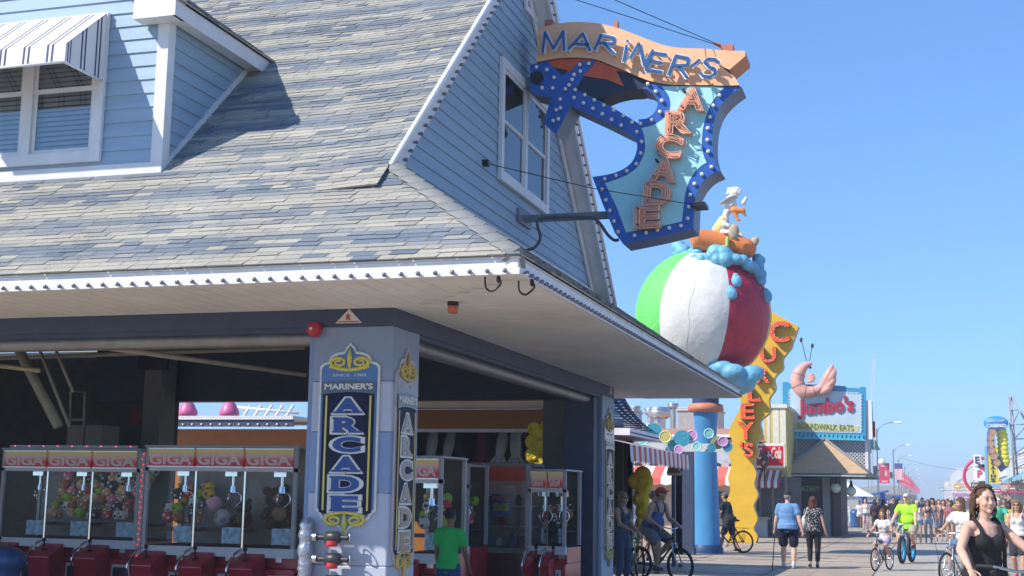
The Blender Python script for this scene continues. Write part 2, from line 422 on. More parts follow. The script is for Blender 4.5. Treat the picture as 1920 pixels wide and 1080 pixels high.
tag(mb.build('roof_deck', mat('roof_edge', (.1, .11, .13), .85), roof))
# boardwalk-side skirt roof
mb = MB(); ns = V((SL, 0, 1)).normalized()
Ps = lambda u, v: V((XE+.04-v/cl_, u, ZF-.03+SL*v/cl_))
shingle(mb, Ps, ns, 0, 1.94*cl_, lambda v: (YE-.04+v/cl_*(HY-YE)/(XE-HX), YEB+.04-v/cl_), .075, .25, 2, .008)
mb.poly([(XE, YE, ZF-.06), (XE, YEB, ZF-.06), (XG, YEB-1.94, ZF+1.25), (XG, HY+.2, ZF+1.25)])
tag(mb.build('skirt_roof', SHINGLE, B))
# hip caps
mb = MB(); a = V((XE+.03, YE-.03, ZF-.02)); b = V((HX-.05, HY+.03, ZF+.69*(XE-HX)+.05)); N = 13
for k in range(N):
    p, q = a.lerp(b, k/N), a.lerp(b, (k+1.25)/N)
    l1, l2 = V((-.17, 0, -.0)), V((0, .15, -.055)); up = V((0, 0, .04)); up2 = V((0, 0, .018))
    f = mb._new([p+l1+up, p+up+V((0,0,.02)), p+l2+up, q+l1+up2, q+up2+V((0,0,.02)), q+l2+up2], [(0, 1, 4, 3), (1, 2, 5, 4)], smooth=True)
    f += mb._new([p+l1+up, p+up+V((0,0,.02)), p+l2+up, p+l1-V((0,0,.05)), p+l2-V((0,0,.05))], [(0, 3, 1), (1, 4, 2), (1, 3, 4)])
    mb.tone(f, .52+random.uniform(-.07, .09))
mb.build('hip_cap', SHINGLE, B)

# gable wall with lap siding
def laps(mb, P, n, z0, z1, ext, expo=.15):
    r = 0
    while z0+r*expo < z1:
        za, zb = z0+r*expo, min(z0+(r+1)*expo, z1); r += 1
        a0, b0 = ext(za); a1, b1 = ext(zb)
        if b0-a0 < .02: continue
        if b1 < a1: a1 = b1 = (a1+b1)/2
        mb._new([P(a0, za)+n*.019, P(b0, za)+n*.019, P(b1, zb)+n*.003, P(a1, zb)+n*.003], [(0, 1, 2, 3)])
        mb._new([P(a0, za)+n*.019, P(b0, za)+n*.019, P(b0, za)-n*.004, P(a0, za)-n*.004], [(0, 3, 2, 1)])
mb = MB()
gext = lambda z: (YR-(ZR-.05-z)/SU, YR+(ZR-.05-z)/SU)
laps(mb, lambda u, z: V((XG, u, z)), V((1, 0, 0)), 4.85, ZR-.05, lambda z: (max(gext(z)[0], 12.2), min(gext(z)[1], 20.9)), .152)
gw = mb.build('gable_wall', SIDING2, B)
mb = MB(); mb.box((XG, 12.3, 4.72), (XG+.05, 21.6, 4.93)); mb.build('base_board', WHITE, B)
# rake boards with bulbs
for sgn in (-1, 1):
    mb = MB(); e0 = YR+sgn*(YR-11.66); 
    p0, p1 = V((XR-.02, e0, zu(e0)-.02)), V((XR-.02, YR, ZR-.02)); dn = V((0, 0, -.17))
    mb.prism([p0, p1, p1+dn, p0+dn], (.045, 0, 0))
    p0, p1 = V((XG+.002, e0, zu(e0)-.15)), V((XG+.002, YR, ZR-.15))
    mb.prism([p0, p1, p1+V((0, 0, -.02)), p0+V((0, 0, -.02))], (XR-XG-.02, 0, 0))
    q0, q1 = V((XG+.02, e0, zu(e0)-.2)), V((XG+.02, YR, ZR-.2))
    mb.prism([q0, q1, q1+dn, q0+dn], (.03, 0, 0))
    rk = mb.build('rake_board', WHITE, B)
    mb = MB(); mb.tube([V((XR+.04, e0+.03*sgn, zu(e0)+.04)), V((XR+.04, YR, ZR+.06))], .032, 8); mb.build('drip_edge', GLOSSW, rk)  # white colour stands in for sun reflecting off the drip edge
    L_ = (p1-p0).length; n = int(L_/.18)
    o0, o1 = V((XR+.025, e0, zu(e0)-.115)), V((XR+.025, YR, ZR-.115))
    BM = bulbs(rk, [o0.lerp(o1, (k+.3)/n) for k in range(n)], (1, 0, 0), BULB, .022, .02)
# eave fascias: drip band, board, bulb strip
def fascia(p0, p1, out, n):
    out = V(out); mb = MB()
    def slab(za, zb, d): mb.prism([V((p0[0], p0[1], za)), V((p1[0], p1[1], za)), V((p1[0], p1[1], zb)), V((p0[0], p0[1], zb))], out*d, 0)
    slab(ZS+.06, ZF-.055, .0); 
    return mb
mb = MB(); mb.box((XL, YE, ZS-.002), (XE, YE+.03, ZF-.052)); mb.box((XL, YE-.02, ZS-.004), (XE+.02, YE, ZS+.052)); mb.box((XL, YE-.012, ZF-.05), (XE+.012, YE+.03, ZF-.034))
ff = mb.build('front_fascia', WHITE, B)
k = 0; spots = []
while XE-.1-k*.155 > -8.75: spots.append((XE-.1-k*.155, YE-.02, ZS+.024)); k += 1
bulbs(ff, spots, (0, -1, 0), BULB, .021, .018)
mb = MB(); mb.box((XE-.03, YE+.031, ZS-.002), (XE, YEB, ZF-.052)); mb.box((XE, YE+.001, ZS-.004), (XE+.02, YEB, ZS+.052)); mb.box((XE-.03, YE+.031, ZF-.05), (XE+.012, YEB, ZF-.034))
sf = mb.build('side_fascia', WHITE, B)
sp = [(XE+.02, YE+.12+k*.155, ZS+.024) for k in range(90)]
bulbs(sf, sp[:40], (1, 0, 0), BULB, .021, .018)
mb = MB()
for p in sp[40:]: mb.cyl(p, V(p)+V((.018, 0, 0)), .013, .013, 6); mb.sph(V(p)+V((.026, 0, 0)), .021, 8)
tag(mb.build('far_bulbs', BULB, sf), kind='stuff')
# soffit: grooved vinyl, boards running out from the wall, mitred at the hip
mb = MB()
def soff(pts): mb.poly(pts)
soff([(XL, YE, ZS), (XL, YW, ZS), (XW, YW, ZS), (XE, YE, ZS)]); soff([(XE, YE, ZS), (XW, YW, ZS), (XW, YB, ZS), (XE, YEB, ZS)]); soff([(XE, YEB, ZS), (XW, YB, ZS), (XL, YB, ZS), (XL, YEB, ZS)])
g = MB(); 
x = XL+.1
while x < XE-.05:
    y1 = YW if x < XW else YE+(XE-x)
    mb.box((x, YE+.03, ZS-.005), (x+.182, max(YE+.04, y1-.02), ZS-.0005)); x += .2
y = YE+.06
while y < YEB-.05:
    x0 = XW if y > YW else XE-(y-YE)
    mb.box((min(XE-.04, x0+.02), y, ZS-.005), (XE-.03, y+.182, ZS-.0005)); y += .2
mb.build('soffit', SOFFIT, B)
# header beams round the openings
mb = MB(); mb.box((XL, YW, 3.25), (XW, YW+.3, ZS-.001)); mb.box((XW-.3, YW+.301, 3.25), (XW-.001, YB, ZS-.001)); mb.box((XL, YB-.3, 3.22), (XW-.301, YB-.001, 4.2))
mb.box((XL, YW+.02, 3.2), (XW-.75, YW+.28, 3.25)); mb.box((XW-.28, YW+.75, 3.2), (XW-.02, YB-.9, 3.25))
mb.build('header_beam', NAVY, B)
mb = MB(); mb.cyl((XL, YW+.2, 3.16), (XW-.85, YW+.2, 3.16), .085, seg=16); mb.cyl((XW-.2, YW+.75, 3.16), (XW-.2, YB-.95, 3.16), .085, seg=16)
mb.build('shutter_roll', mat('shutter_metal', (.25, .24, .23), .45, metal=.6, var=.15), B)
# corner pillar, painted in bands
def pillar(name, x0, x1, y0, y1, bands, back):
    p = None
    for i, (za, zb, m) in enumerate(bands):
        mb = MB(); mb.box((x0, y0, za), (x1, y1, zb), 0)
        o = mb.build(name if p is None else 'painted_band', m, p or B, bevel=.012)
        if p is None: p = o
    return p
p1 = pillar('corner_pillar', -5.86, -5.002, YW+.004, 12.93, [(2.7, 3.25, PILLAR), (2.2, 2.699, PILLARL), (1.6, 2.199, PILLARD), (.9, 1.599, PILLARL), (0, .899, PILLARL)], 0)
mb = MB(); mb.box((-5.93, YW+.06, 0), (-5.862, 12.9, 3.2)); mb.build('door_track', PILLARD, p1)
p2 = pillar('side_pillar', -5.4, -5.002, 21.25, 22.1, [(2.7, 3.25, PILLAR), (2.2, 2.699, PILLAR), (1.6, 2.199, PILLAR), (0, 1.599, PILLARL)], 0)
mb = MB(); mb.box((-5.55, 20.9, 0), (-5.06, 21.245, 3.22)); mb.build('door_track', NAVY, p2)
# interior shell
XO = AY(330, 780, 21.8).x                                       # left edge of the back opening
GREYW = mat('grey_partition', (.25, .24, .22), .85, var=.1)
mb = MB(); mb.box((-6.25, 22.11, 0), (-5.41, 22.25, 3.22)); mb.build('inner_wall', GREYW, B)
mb = MB(); mb.box((XO-.6, 21.9, 0), (XO-.15, 22.09, 3.4)); mb.build('inner_wall', GREYW, B)
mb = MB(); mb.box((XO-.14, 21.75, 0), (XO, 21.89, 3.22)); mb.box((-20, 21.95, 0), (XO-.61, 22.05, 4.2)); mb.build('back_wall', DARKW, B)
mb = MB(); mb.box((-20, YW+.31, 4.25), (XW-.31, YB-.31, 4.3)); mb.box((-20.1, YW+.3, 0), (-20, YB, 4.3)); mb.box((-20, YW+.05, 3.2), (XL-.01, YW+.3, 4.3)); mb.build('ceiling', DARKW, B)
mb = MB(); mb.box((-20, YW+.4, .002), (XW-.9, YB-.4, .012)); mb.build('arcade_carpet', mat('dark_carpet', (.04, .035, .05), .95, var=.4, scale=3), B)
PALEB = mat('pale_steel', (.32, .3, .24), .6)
def bar(pts, r, m, name='roof_brace'):
    mb = MB(); mb.tube(pts, r, 8); return mb.build(name, m, B)
bar([AY(175, 648, 13.6), AY(572, 703, 17.5)], .035, mat('pale_tube', (.55, .52, .4), .5), 'ceiling_pipe')  # long pale pipe in one plain colour
for a, b, r in (((30, 645), (110, 800), .07), ((70, 645), (130, 800), .022), ((100, 645), (137, 735), .022)): bar([AY(*a, 15.5), AY(*b, 15.5)], r, PALEB)
bar([AY(0, 686, 14.5), AY(75, 695, 14.5)], .03, mat('pale_pipe', (.5, .45, .25), .5), 'ceiling_pipe')  # short yellowish pipe in one plain colour
bar([AY(0, 672, 16), AY(570, 652, 16)], .03, PALEB, 'ceiling_pipe')
bar([AY(131, 800, 18.5), AY(133, 734, 18.5), AY(159, 735, 18.5), AY(157, 800, 18.5)], .022, PALEB, 'hand_rail'); bar([AY(132, 787, 18.5), AY(158, 787, 18.5)], .02, PALEB, 'hand_rail')
mb = MB(); a = AY(278, 690, 21.3); mb.box((a.x, 21.2, 2.2), (a.x+.36, 21.7, 4.2)); mb.box((a.x-.1, 21.1, a.z-.05), (a.x+.5, 21.19, a.z+.25), 1); mb.build('inner_post', [GREYW, DARKB], B)

# gable window: frame, sashes, panes
def window(parent, P, n, u0, u1, z0, z1, leaves, fw_=.11, sash=.5, blind=None):
    """double-hung window leaves in the wall plane P(u, z); n points out"""
    n = V(n)
    def slab(mb, a0, b0, a1, b1, d0, d1): mb.prism([P(a0, b0)+n*d0, P(a1, b0)+n*d0, P(a1, b1)+n*d0, P(a0, b1)+n*d0], n*(d1-d0))
    mb = MB()
    slab(mb, u0, z0, u1, z0+fw_, 0, .05); slab(mb, u0, z1-fw_, u1, z1, 0, .05); slab(mb, u0, z0+fw_, u0+fw_, z1-fw_, 0, .048); slab(mb, u1-fw_, z0+fw_, u1, z1-fw_, 0, .048)
    w = (u1-u0-2*fw_)/leaves; zm = z0+fw_+(z1-z0-2*fw_)*sash
    for k in range(1, leaves): slab(mb, u0+fw_+k*w-.06, z0+fw_, u0+fw_+k*w+.06, z1-fw_, 0, .042)
    fr = mb.build('window_frame', WHITE, parent)
    for k in range(leaves):
        a, b = u0+fw_+k*w+(.06 if k else 0)+.002, u0+fw_+(k+1)*w-(.06 if k < leaves-1 else 0)-.002
        mb = MB()
        for (c, d, off) in ((z0+fw_+.002, zm+.02, .012), (zm-.02, z1-fw_-.002, .024)):
            s = .045
            slab(mb, a, c, b, c+s, off-.01, off); slab(mb, a, d-s, b, d, off-.01, off); slab(mb, a, c+s, a+s, d-s, off-.01, off); slab(mb, b-s, c+s, b, d-s, off-.01, off)
        mb.build('window_sash', WHITE, parent)
        mb = MB(); mb.poly([P(a, z0+fw_)+n*.004, P(b, z0+fw_)+n*.004, P(b, zm)+n*.004, P(a, zm)+n*.004]); mb.poly([P(a, zm)+n*.016, P(b, zm)+n*.016, P(b, z1-fw_)+n*.016, P(a, z1-fw_)+n*.016])
        mb.build('window_pane', WGLASS, parent)
    if blind:
        mb = MB(); z = z0+fw_
        while z < blind: 
            mb._new([P(u0, z)-n*.05, P(u1, z)-n*.05, P(u1, z+.05)-n*.085, P(u0, z+.05)-n*.085], [(0, 1, 2, 3)]); z += .055
        mb.build('window_blind', mat('blind_slats', (.62, .63, .62), .6), parent)
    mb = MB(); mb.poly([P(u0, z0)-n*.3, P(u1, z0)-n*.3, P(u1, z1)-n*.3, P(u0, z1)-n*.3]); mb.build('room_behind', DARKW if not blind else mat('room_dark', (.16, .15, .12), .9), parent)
    return fr
# cut-out for the window is a recess box standing 0.35 m into the wall, so the siding in front of it is removed
def cut(o, axis, lo, hi):
    me = o.data; bm = bmesh.new(); bm.from_mesh(me); w = WM[o.name]
    for i in range(3):
        if i == axis: continue
        for val in (lo[i], hi[i]):
            pn = V((0, 0, 0)); pn[i] = 1; co = V((0, 0, 0)); co[i] = val
            bmesh.ops.bisect_plane(bm, geom=bm.verts[:]+bm.edges[:]+bm.faces[:], plane_co=w.inverted() @ co, plane_no=pn)
    kill = []
    for f in bm.faces:
        c = w @ f.calc_center_median()
        if all(lo[i] < c[i] < hi[i] for i in range(3) if i != axis): kill.append(f)
    bmesh.ops.delete(bm, geom=kill, context='FACES'); bm.to_mesh(me); bm.free()
gb, gt = 5.6, 7.24
cut(gw, 0, (0, 15.93, gb+.1), (0, 18.03, gt-.1))
gwin = bpy.data.objects.new('gable_window', None); COL.objects.link(gwin); gwin.parent = B; WM[gwin.name] = WM[B.name]
window(gwin, lambda u, z: V((XG+.02, u, z)), (1, 0, 0), 15.83, 18.13, gb, gt, 2, .12)
# louvred vent
a = AX(985, 0, XG); vy = 17.18
mb = MB(); mb.box((XG+.02, vy-.3, 8.25), (XG+.06, vy+.3, 8.33)); mb.box((XG+.02, vy-.3, 8.33), (XG+.06, vy-.23, 8.9)); mb.box((XG+.02, vy+.23, 8.33), (XG+.06, vy+.3, 8.9)); mb.box((XG+.02, vy-.3, 8.82), (XG+.061, vy+.3, 8.9))
for k in range(7): mb._new([(XG+.05, vy-.23, 8.34+k*.07), (XG+.05, vy+.23, 8.34+k*.07), (XG+.005, vy+.23, 8.39+k*.07), (XG+.005, vy-.23, 8.39+k*.07)], [(0, 1, 2, 3)])
mb.box((XG-.01, vy-.24, 8.3), (XG+.003, vy+.24, 8.85), 1)
vt = mb.build('gable_vent', [WHITE, INK], B)

# ------------------------------------------------------------------ dormer
DN, DC = V((0, -SU, 1)), ZR-SU*YR
db = AP(293, 322, DN, DC); YD = db.y
PD = lambda x, y: AY(x, y, YD)
xr = PD(316, 48).x; xl = 2*PD(52, 280).x-xr; xc = (xl+xr)/2
ze = PD(300, 44).z; zb = db.z
D = bpy.data.objects.new('dormer', None); COL.objects.link(D); D.parent = B; WM[D.name] = WM[B.name]
sd_ = .72; zr = ze+.12+sd_*(xr-xc)
mb = MB(); dx = lambda z: (xl+max(0, z-ze)/sd_, xr-max(0, z-ze)/sd_)
laps(mb, lambda u, z: V((u, YD, z)), V((0, -1, 0)), zb+.1, zr-.05, dx, .152)
dwall = mb.build('dormer_wall', SIDING, D)
mb = MB()
laps(mb, lambda u, z: V((xr, u, z)), V((1, 0, 0)), zb+.02, ze+.1, lambda z: (YD, (z-DC)/SU), .152)
mb.build('dormer_cheek', SIDING2, D); mb = MB()
laps(mb, lambda u, z: V((xl, u, z)), V((-1, 0, 0)), zb+.02, ze+.1, lambda z: (YD, (z-DC)/SU), .152)
mb.build('dormer_cheek', SIDING2, D)
mb = MB(); mb.box((xr-.1, YD-.035, zb-.03), (xr+.03, YD-.003, ze)); mb.box((xr+.001, YD-.0345, zb-.03), (xr+.033, YD+.1, ze)); mb.box((xl-.1, YD-.035, zb-.03), (xr-.101, YD-.004, zb+.1))
s0, s1 = V((xr+.001, YD+.05, zb+.02)), V((xr+.001, (ze-DC)/SU, ze)); mb.prism([s0, s1, s1+V((0, 0, .1)), s0+V((0, 0, .1))], (.03, 0, 0))
mb.build('corner_board', WHITE, D)
# dormer eaves and roof
xo = xr+.22; yf = YD-.24; zl = ze-.02
yb_ = lambda z: (z-DC)/SU
zt = zl+.17
mb = MB(); mb.box((xr-.28, yf, zl), (xo, YD-.04, zt+.1)); mb.box((xr+.035, YD-.04, zl+.02), (xo-.03, yb_(zl+.02), zl+.035))
mb.prism([V((xo-.03, yf+.001, zl)), V((xo-.03, yb_(zl), zl)), V((xo-.03, yb_(zt), zt)), V((xo-.03, yf+.001, zt))], (.032, 0, 0))
mb.prism([V((xr-.28, yf+.001, zt+.1)), V((xo, yf+.001, zt)), V((xo, yf+.001, zt+.02)), V((xc, yf+.001, zt+sd_*(xo-xc)+.02)), V((xc, yf+.001, zt+sd_*(xo-xc)-.2)), ], (0, .03, 0))
mb.build('dormer_eave', WHITE, D)
mb = MB(); nd = V((sd_, 0, 1)).normalized(); sdl = math.hypot(1, sd_)
Pd = lambda u, v: V((xo+.03-v/sdl, u, zt+.01+sd_*v/sdl))
shingle(mb, Pd, nd, 0, (xo-xc+.03)*sdl, lambda v: (yf-.03, yb_(zt+.01+sd_*v/sdl)), .12, .27, 1)
a = [V((xo+.03, yf-.03, zt)), V((xo+.03, yb_(zt), zt)), V((xc, yb_(zt+sd_*(xo+.03-xc)), zt+sd_*(xo+.03-xc))), V((xc, yf-.03, zt+sd_*(xo+.03-xc)))]
mb.poly(a); mir = lambda p: V((2*xc-p.x, p.y, p.z)); mb.poly([mir(p) for p in a][::-1])
mb.build('dormer_roof', SHINGLE, D)
# dormer window and its awning
wr, wl = PD(192, 303).x, 2*PD(52, 280).x-PD(192, 303).x
wz0, wz1 = PD(192, 304).z, PD(200, 28).z
cut(dwall, 1, (wl+.1, 0, wz0+.1), (wr-.1, 0, wz1-.1))
window(D, lambda u, z: V((u, YD-.02, z)), (0, -1, 0), wl, wr, wz0, wz1, 2, .12, .5, blind=wz0+1.25)
STRIPE = mat('awning_navy', (.09, .09, .16), .8); CANV = mat('awning_white', (.74, .73, .72), .8, var=.04, bump=.1, bscale=300)
az0, az1, azm = PD(196, 156).z, PD(200, 30).z, PD(196, 156).z+.2; aw = .65; x1a, x0a = wr-.02, wl+.02
mb = MB(); cols = []; x = x0a; pat = [(.2, 0), (.028, 1), (.03, 0), (.028, 1)]; k = 0
while x < x1a-1e-4:
    w, m = pat[k % 4]; k += 1; e = min(x+w, x1a)
    if x1a-e < .02: e = x1a
    yA, yF = YD-.07, YD-.07-aw
    mb.prism([V((x, yA, az1)), V((e, yA, az1)), V((e, yF, azm)), V((x, yF, azm))], (0, .004, -.004), m)
    mb.prism([V((x, yF, azm)), V((e, yF, azm)), V((e, yF-.01, az0)), V((x, yF-.01, az0))], (0, .005, 0), m); x = e
for xs in (x0a, x1a):
    y = 0
    zt_ = lambda t: az1+(azm-az1)*t/aw
    for (w, m) in [(.06, 0), (.03, 1), (.03, 0), (.03, 1), (.16, 0), (.03, 1), (.03, 0), (.03, 1), (.16, 0), (.02, 1), (.02, 0), (.02, 1), (.1, 0)]:
        e = min(y+w, aw)
        if e > y: mb.prism([V((xs, YD-.07-y, az0)), V((xs, YD-.07-e, az0)), V((xs, YD-.07-e, zt_(e))), V((xs, YD-.07-y, zt_(y)))], (.004 if xs == x0a else -.004, 0, 0), m)
        y = e
mb.build('window_awning', [CANV, STRIPE], D)
mb = MB(); mb.tube([(x0a, YD-.08-aw, az0), (x1a, YD-.08-aw, az0)], .014, 6); mb.tube([(x1a, YD-.06, az0), (x1a, YD-.08-aw, az0)], .014, 6); mb.build('awning_bar', GLOSSW, D)
# cable loops hanging from the eave corner, roof-corner wire
for (x, y, Y_) in ((920, 520, YE+.06), (983, 518, YE+.3)):
    p = AY(x, y, Y_); p.z = ZS-.01; mb = MB()
    mb.tube(spline([p+V((-.05, 0, 0)), p+V((-.04, 0, -.09)), p+V((.02, 0, -.12)), p+V((.09, 0, -.06)), p+V((.07, 0, -.005))], 6), .009, 6); mb.sph(p+V((.07, 0, -.02)), (.02, .02, .035), 8)
    mb.build('cable_loop', BLACK, B)
# ------------------------------------------------------------------ the big blade sign on the gable
YS = 16.8
S3 = lambda x, y, Y=YS: AY(960+.4259*x, 20+.4259*y, Y)
SG = thing('arcade_blade_sign', 'sword shaped neon blade sign with orange banner hung from the gable wall', 'sign', (-4.0, YS, 5.0))
ORANGE = mat('banner_orange', (.82, .45, .25), .5, var=.07, scale=3); REDZ = mat('zigzag_red', (.62, .1, .035), .5)
SBLUE = mat('sign_blue', (.025, .11, .42), .4, var=.15, scale=5); SNAVY = mat('sign_dark', (.012, .025, .06), .5, var=.2); AQUA = mat('sign_aqua', (.36, .68, .70), .5, var=.06, scale=3)
NEONW = mat('neon_tube', (.72, .76, .8), .25); NEONP = mat('neon_pink', (.8, .58, .48), .3); LBLUE = mat('letter_blue', (.03, .1, .27), .4); LORG = mat('letter_orange', (.85, .32, .16), .45)
back = V((0, .5, 0))
def slab3(name, pts, m, y0, depth, parent, side=None, sp=0, bevel=0):
    P = [S3(*p) for p in pts]
    P = [V((p.x, y0, p.z)) for p in P]
    mb = MB(); mb.prism(P, (0, depth, 0), 0, 1 if side else None)
    return mb.build(name, [m, side] if side else m, parent, bevel=bevel)
S2 = lambda pts, n=6, closed=False: [(p.x, p.y) for p in spline(pts, n, closed)]
top = S2([(120, 86), (165, 72), (230, 60), (300, 56), (380, 62), (460, 80), (540, 108), (620, 140), (690, 162), (760, 171), (850, 173), (925, 180), (1028, 183)])
bot = S2([(1003, 334), (940, 336), (860, 333), (780, 333), (700, 331), (630, 320), (570, 300), (500, 270), (440, 245), (380, 222), (330, 214), (270, 212), (200, 216), (113, 232)])
slab3('banner', top+[(1030, 206), (960, 266), (922, 250), (985, 300)]+bot, ORANGE, YS-.06, .5, SG, mat('banner_edge', (.5, .2, .1), .5))
# dark field with the red zigzag under the banner
slab3('dark_field', [(118, 233)]+S2([(200, 217), (270, 213), (330, 215), (380, 223), (440, 246), (500, 271), (570, 301), (620, 318)])+S2([(600, 330), (560, 347), (500, 352), (440, 366), (385, 390)])+[(300, 360), (160, 300)], SNAVY, YS, .44, SG)
slab3('zigzag', [(128, 234)]+S2([(200, 218), (270, 214), (330, 216), (380, 224), (440, 247), (500, 272)])+[(460, 266), (494, 335), (420, 305), (325, 290), (262, 280), (238, 262), (180, 250)], REDZ, YS-.02, .019, SG)
# body: right edge, bottom, left edge, blade and hilt
ring_out = S2([(570, 322), (602, 309), (640, 338), (668, 372), (684, 410), (680, 448), (650, 480), (612, 502), (570, 514)])
right = S2([(1012, 338), (960, 378), (915, 430), (892, 490), (884, 550), (885, 620), (900, 682)])
right2 = S2([(918, 706), (870, 730), (830, 775), (808, 830), (803, 890), (800, 962)])
left = S2([(356, 734), (430, 722), (490, 700), (530, 668), (550, 622), (550, 580), (520, 545)])
body = [(620, 322), (700, 335), (860, 337)]+right+right2+[(640, 1000), (492, 1030), (455, 980), (400, 850)]+left+[(400, 485), (262, 421), (196, 547), (140, 496), (176, 382), (150, 382), (82, 362), (82, 240), (160, 226), (222, 288), (262, 268), (300, 226), (378, 221), (318, 285), (291, 336), (275, 345), (400, 405), (480, 450), (560, 500)]
body += S2([(560, 481), (600, 475), (632, 446), (643, 410), (630, 376), (600, 352), (572, 345)])
slab3('sign_body', body, SBLUE, YS-.03, .5, SG, mat('sign_edge', (.13, .18, .27), .5))
aq = [(660, 336), (900, 337)]+S2([(935, 342), (890, 395), (862, 450), (843, 520), (838, 590), (846, 640), (858, 670)])+S2([(858, 672), (830, 690), (795, 730), (772, 780), (760, 840), (750, 930)])+[(640, 955), (505, 978), (460, 860), (412, 762)]+S2([(412, 762), (490, 735), (545, 700), (575, 655), (588, 610), (584, 555), (572, 520)])+S2([(572, 520), (620, 508), (660, 485), (690, 455), (700, 415), (690, 375), (660, 336)])
slab3('aqua_panel', aq, AQUA, YS-.036, .03, SG)
slab3('pommel_disc', [(112+30*math.cos(t*R(15)), 300+30*math.sin(t*R(15))) for t in range(24)], INK, YS-.036, .02, SG)
# bulbs down the blue borders
def sp(pts, step=.155, sp_=True):
    P = [S3(p.x, p.y, YS-.03) for p in spline(pts, 10)] if sp_ else [S3(*p, YS-.03) for p in pts]
    return along(P, step)
spots = sp([(915, 375), (888, 420), (870, 480), (862, 540), (864, 610), (872, 668)])+sp([(880, 690), (840, 720), (805, 765), (785, 815), (778, 880), (772, 940)])
spots += sp([(745, 948), (640, 968), (500, 1000)], sp_=False)+sp([(468, 975), (420, 850), (385, 755)], sp_=False)+sp([(410, 742), (490, 715), (545, 680), (568, 630), (570, 570), (545, 528)])
spots += sp([(600, 325), (650, 375), (662, 410), (648, 455), (600, 492), (560, 500)])+sp([(280, 350), (400, 415), (480, 455), (545, 505)], sp_=False)+sp([(275, 385), (380, 445), (520, 530)], sp_=False)
spots += sp([(340, 235), (290, 280), (245, 330), (205, 410), (180, 495)], sp_=False)+sp([(300, 240), (265, 300), (240, 360)], sp_=False)+sp([(110, 250), (155, 262), (190, 300), (180, 345), (100, 340)], sp_=False)+sp([(215, 430), (200, 510)], sp_=False)
bulbs(SG, spots[:130], (0, -1, 0), BULBW, .027, .015)
# MARINER'S in standing-off tubes: strokes in unit boxes, each letter laid along the banner
ST = {'M': [[(0, 0), (.1, 1), (.5, .12), (.95, 1), (1, 0)]], 'A': [[(0, 0), (.55, 1), (1, 0)], [(.2, .35), (.86, .35)]], 'R': [[(0, 0), (.1, 1), (.8, .95), (.85, .6), (.1, .48)], [(.4, .5), (1, 0)]],
      'I': [[(.4, 0), (.55, .78)], [(.6, .95), (.62, 1.02)]], 'N': [[(0, 0), (.12, 1), (.88, 0), (1, 1)]], 'E': [[(.9, 1), (.1, 1), (0, 0), (.9, .0)], [(.06, .52), (.75, .52)]], "'": [[(.7, 1), (.2, .45)]],
      'S': [[(.95, .85), (.7, 1), (.3, .98), (.15, .78), (.4, .58), (.8, .45), (.85, .2), (.6, 0), (.2, .02), (0, .2)]]}
word = [('M', (137, 184), (232, 178), (138, 98)), ('A', (250, 172), (345, 178), (262, 100)), ('R', (365, 175), (450, 190), (385, 108)), ('I', (478, 222), (515, 232), (488, 130)), ('N', (522, 212), (592, 246), (552, 142)), ('E', (590, 262), (670, 275), (610, 185)),
        ('R', (690, 285), (770, 295), (715, 200)), ("'", (775, 270), (815, 280), (800, 212)), ('S', (828, 292), (905, 298), (840, 212))]
mb = MB(); mt = MB()
for ch, o, r_, t in word:
    fo, fr, ft = V(o), V(r_), V(t)
    for st in ST[ch]:
        pts = [fo+(fr-fo)*a+(ft-fo)*b for a, b in st]
        P = [S3(p.x, p.y, YS-.16) for p in pts]
        for iq, (q0, q1) in enumerate(zip(P, P[1:])):
            off = V((0, -.0016*(iq+len(mb.b.verts) % 5), 0)); q0 = q0+off; q1 = q1+off
            d = (q1-q0); d.normalize(); nx = V((d.z, 0, -d.x))
            for (mbx, w, y) in ((mt, .034, 0), (mb, .017, -.03)):
                e0, e1 = q0-d*w*.3+V((0, y, 0)), q1+d*w*.3+V((0, y, 0)); mbx.prism([e0-nx*w, e1-nx*w, e1+nx*w, e0+nx*w], (0, .012, 0))
        for e in (P[0], P[-1]): mt.cyl(e, e+V((0, .12, 0)), .014, seg=6)
mb.build('banner_lettering', LBLUE, SG); mt.build('neon_tubing', NEONW, SG)
# ARCADE: channel letters with neon outline
for ch, (x, y), hgt, rot in (('A', (795, 395), 88, 6), ('R', (738, 497), 88, 2), ('C', (693, 602), 90, 14), ('A', (672, 706), 88, 10), ('D', (642, 808), 90, 3), ('E', (598, 912), 86, 0)):
    c = S3(x, y, YS-.1); h = hgt*.4259/2496*17.2*1.16
    u = V((math.cos(R(rot)), 0, -math.sin(R(rot)))); v = V((math.sin(R(rot)), 0, math.cos(R(rot))))
    mb = MB(); put_text(mb, ch, c, u, v, (0, -1, 0), w=h*1.18, h=h, depth=.04, center=True, bold=.05, extrude=.06, shear=.0)
    lt = mb.build('channel_letter', LORG, SG)
    mb = MB(); put_text(mb, ch, c+V((0, -.085, 0)), u, v, (0, -1, 0), w=h*1.2, h=h*1.04, depth=.012, center=True, bold=.055, extrude=0, bevel=.012, outline=True)
    put_text(mb, ch, c+V((0, -.085, 0)), u, v, (0, -1, 0), w=h*1.0, h=h*.84, depth=.012, center=True, bold=-.02, extrude=0, bevel=.009, outline=True)
    mb.build('neon_outline', NEONP, lt)
    mb = MB()
    for dx, dz in ((-.12, .12), (-.12, -.1)): mb.cyl(c+u*dx+v*dz+V((0, .1, 0)), c+u*dx+v*dz+V((0, -.09, 0)), .016, seg=8)
    mb.build('neon_stub', INK, lt)
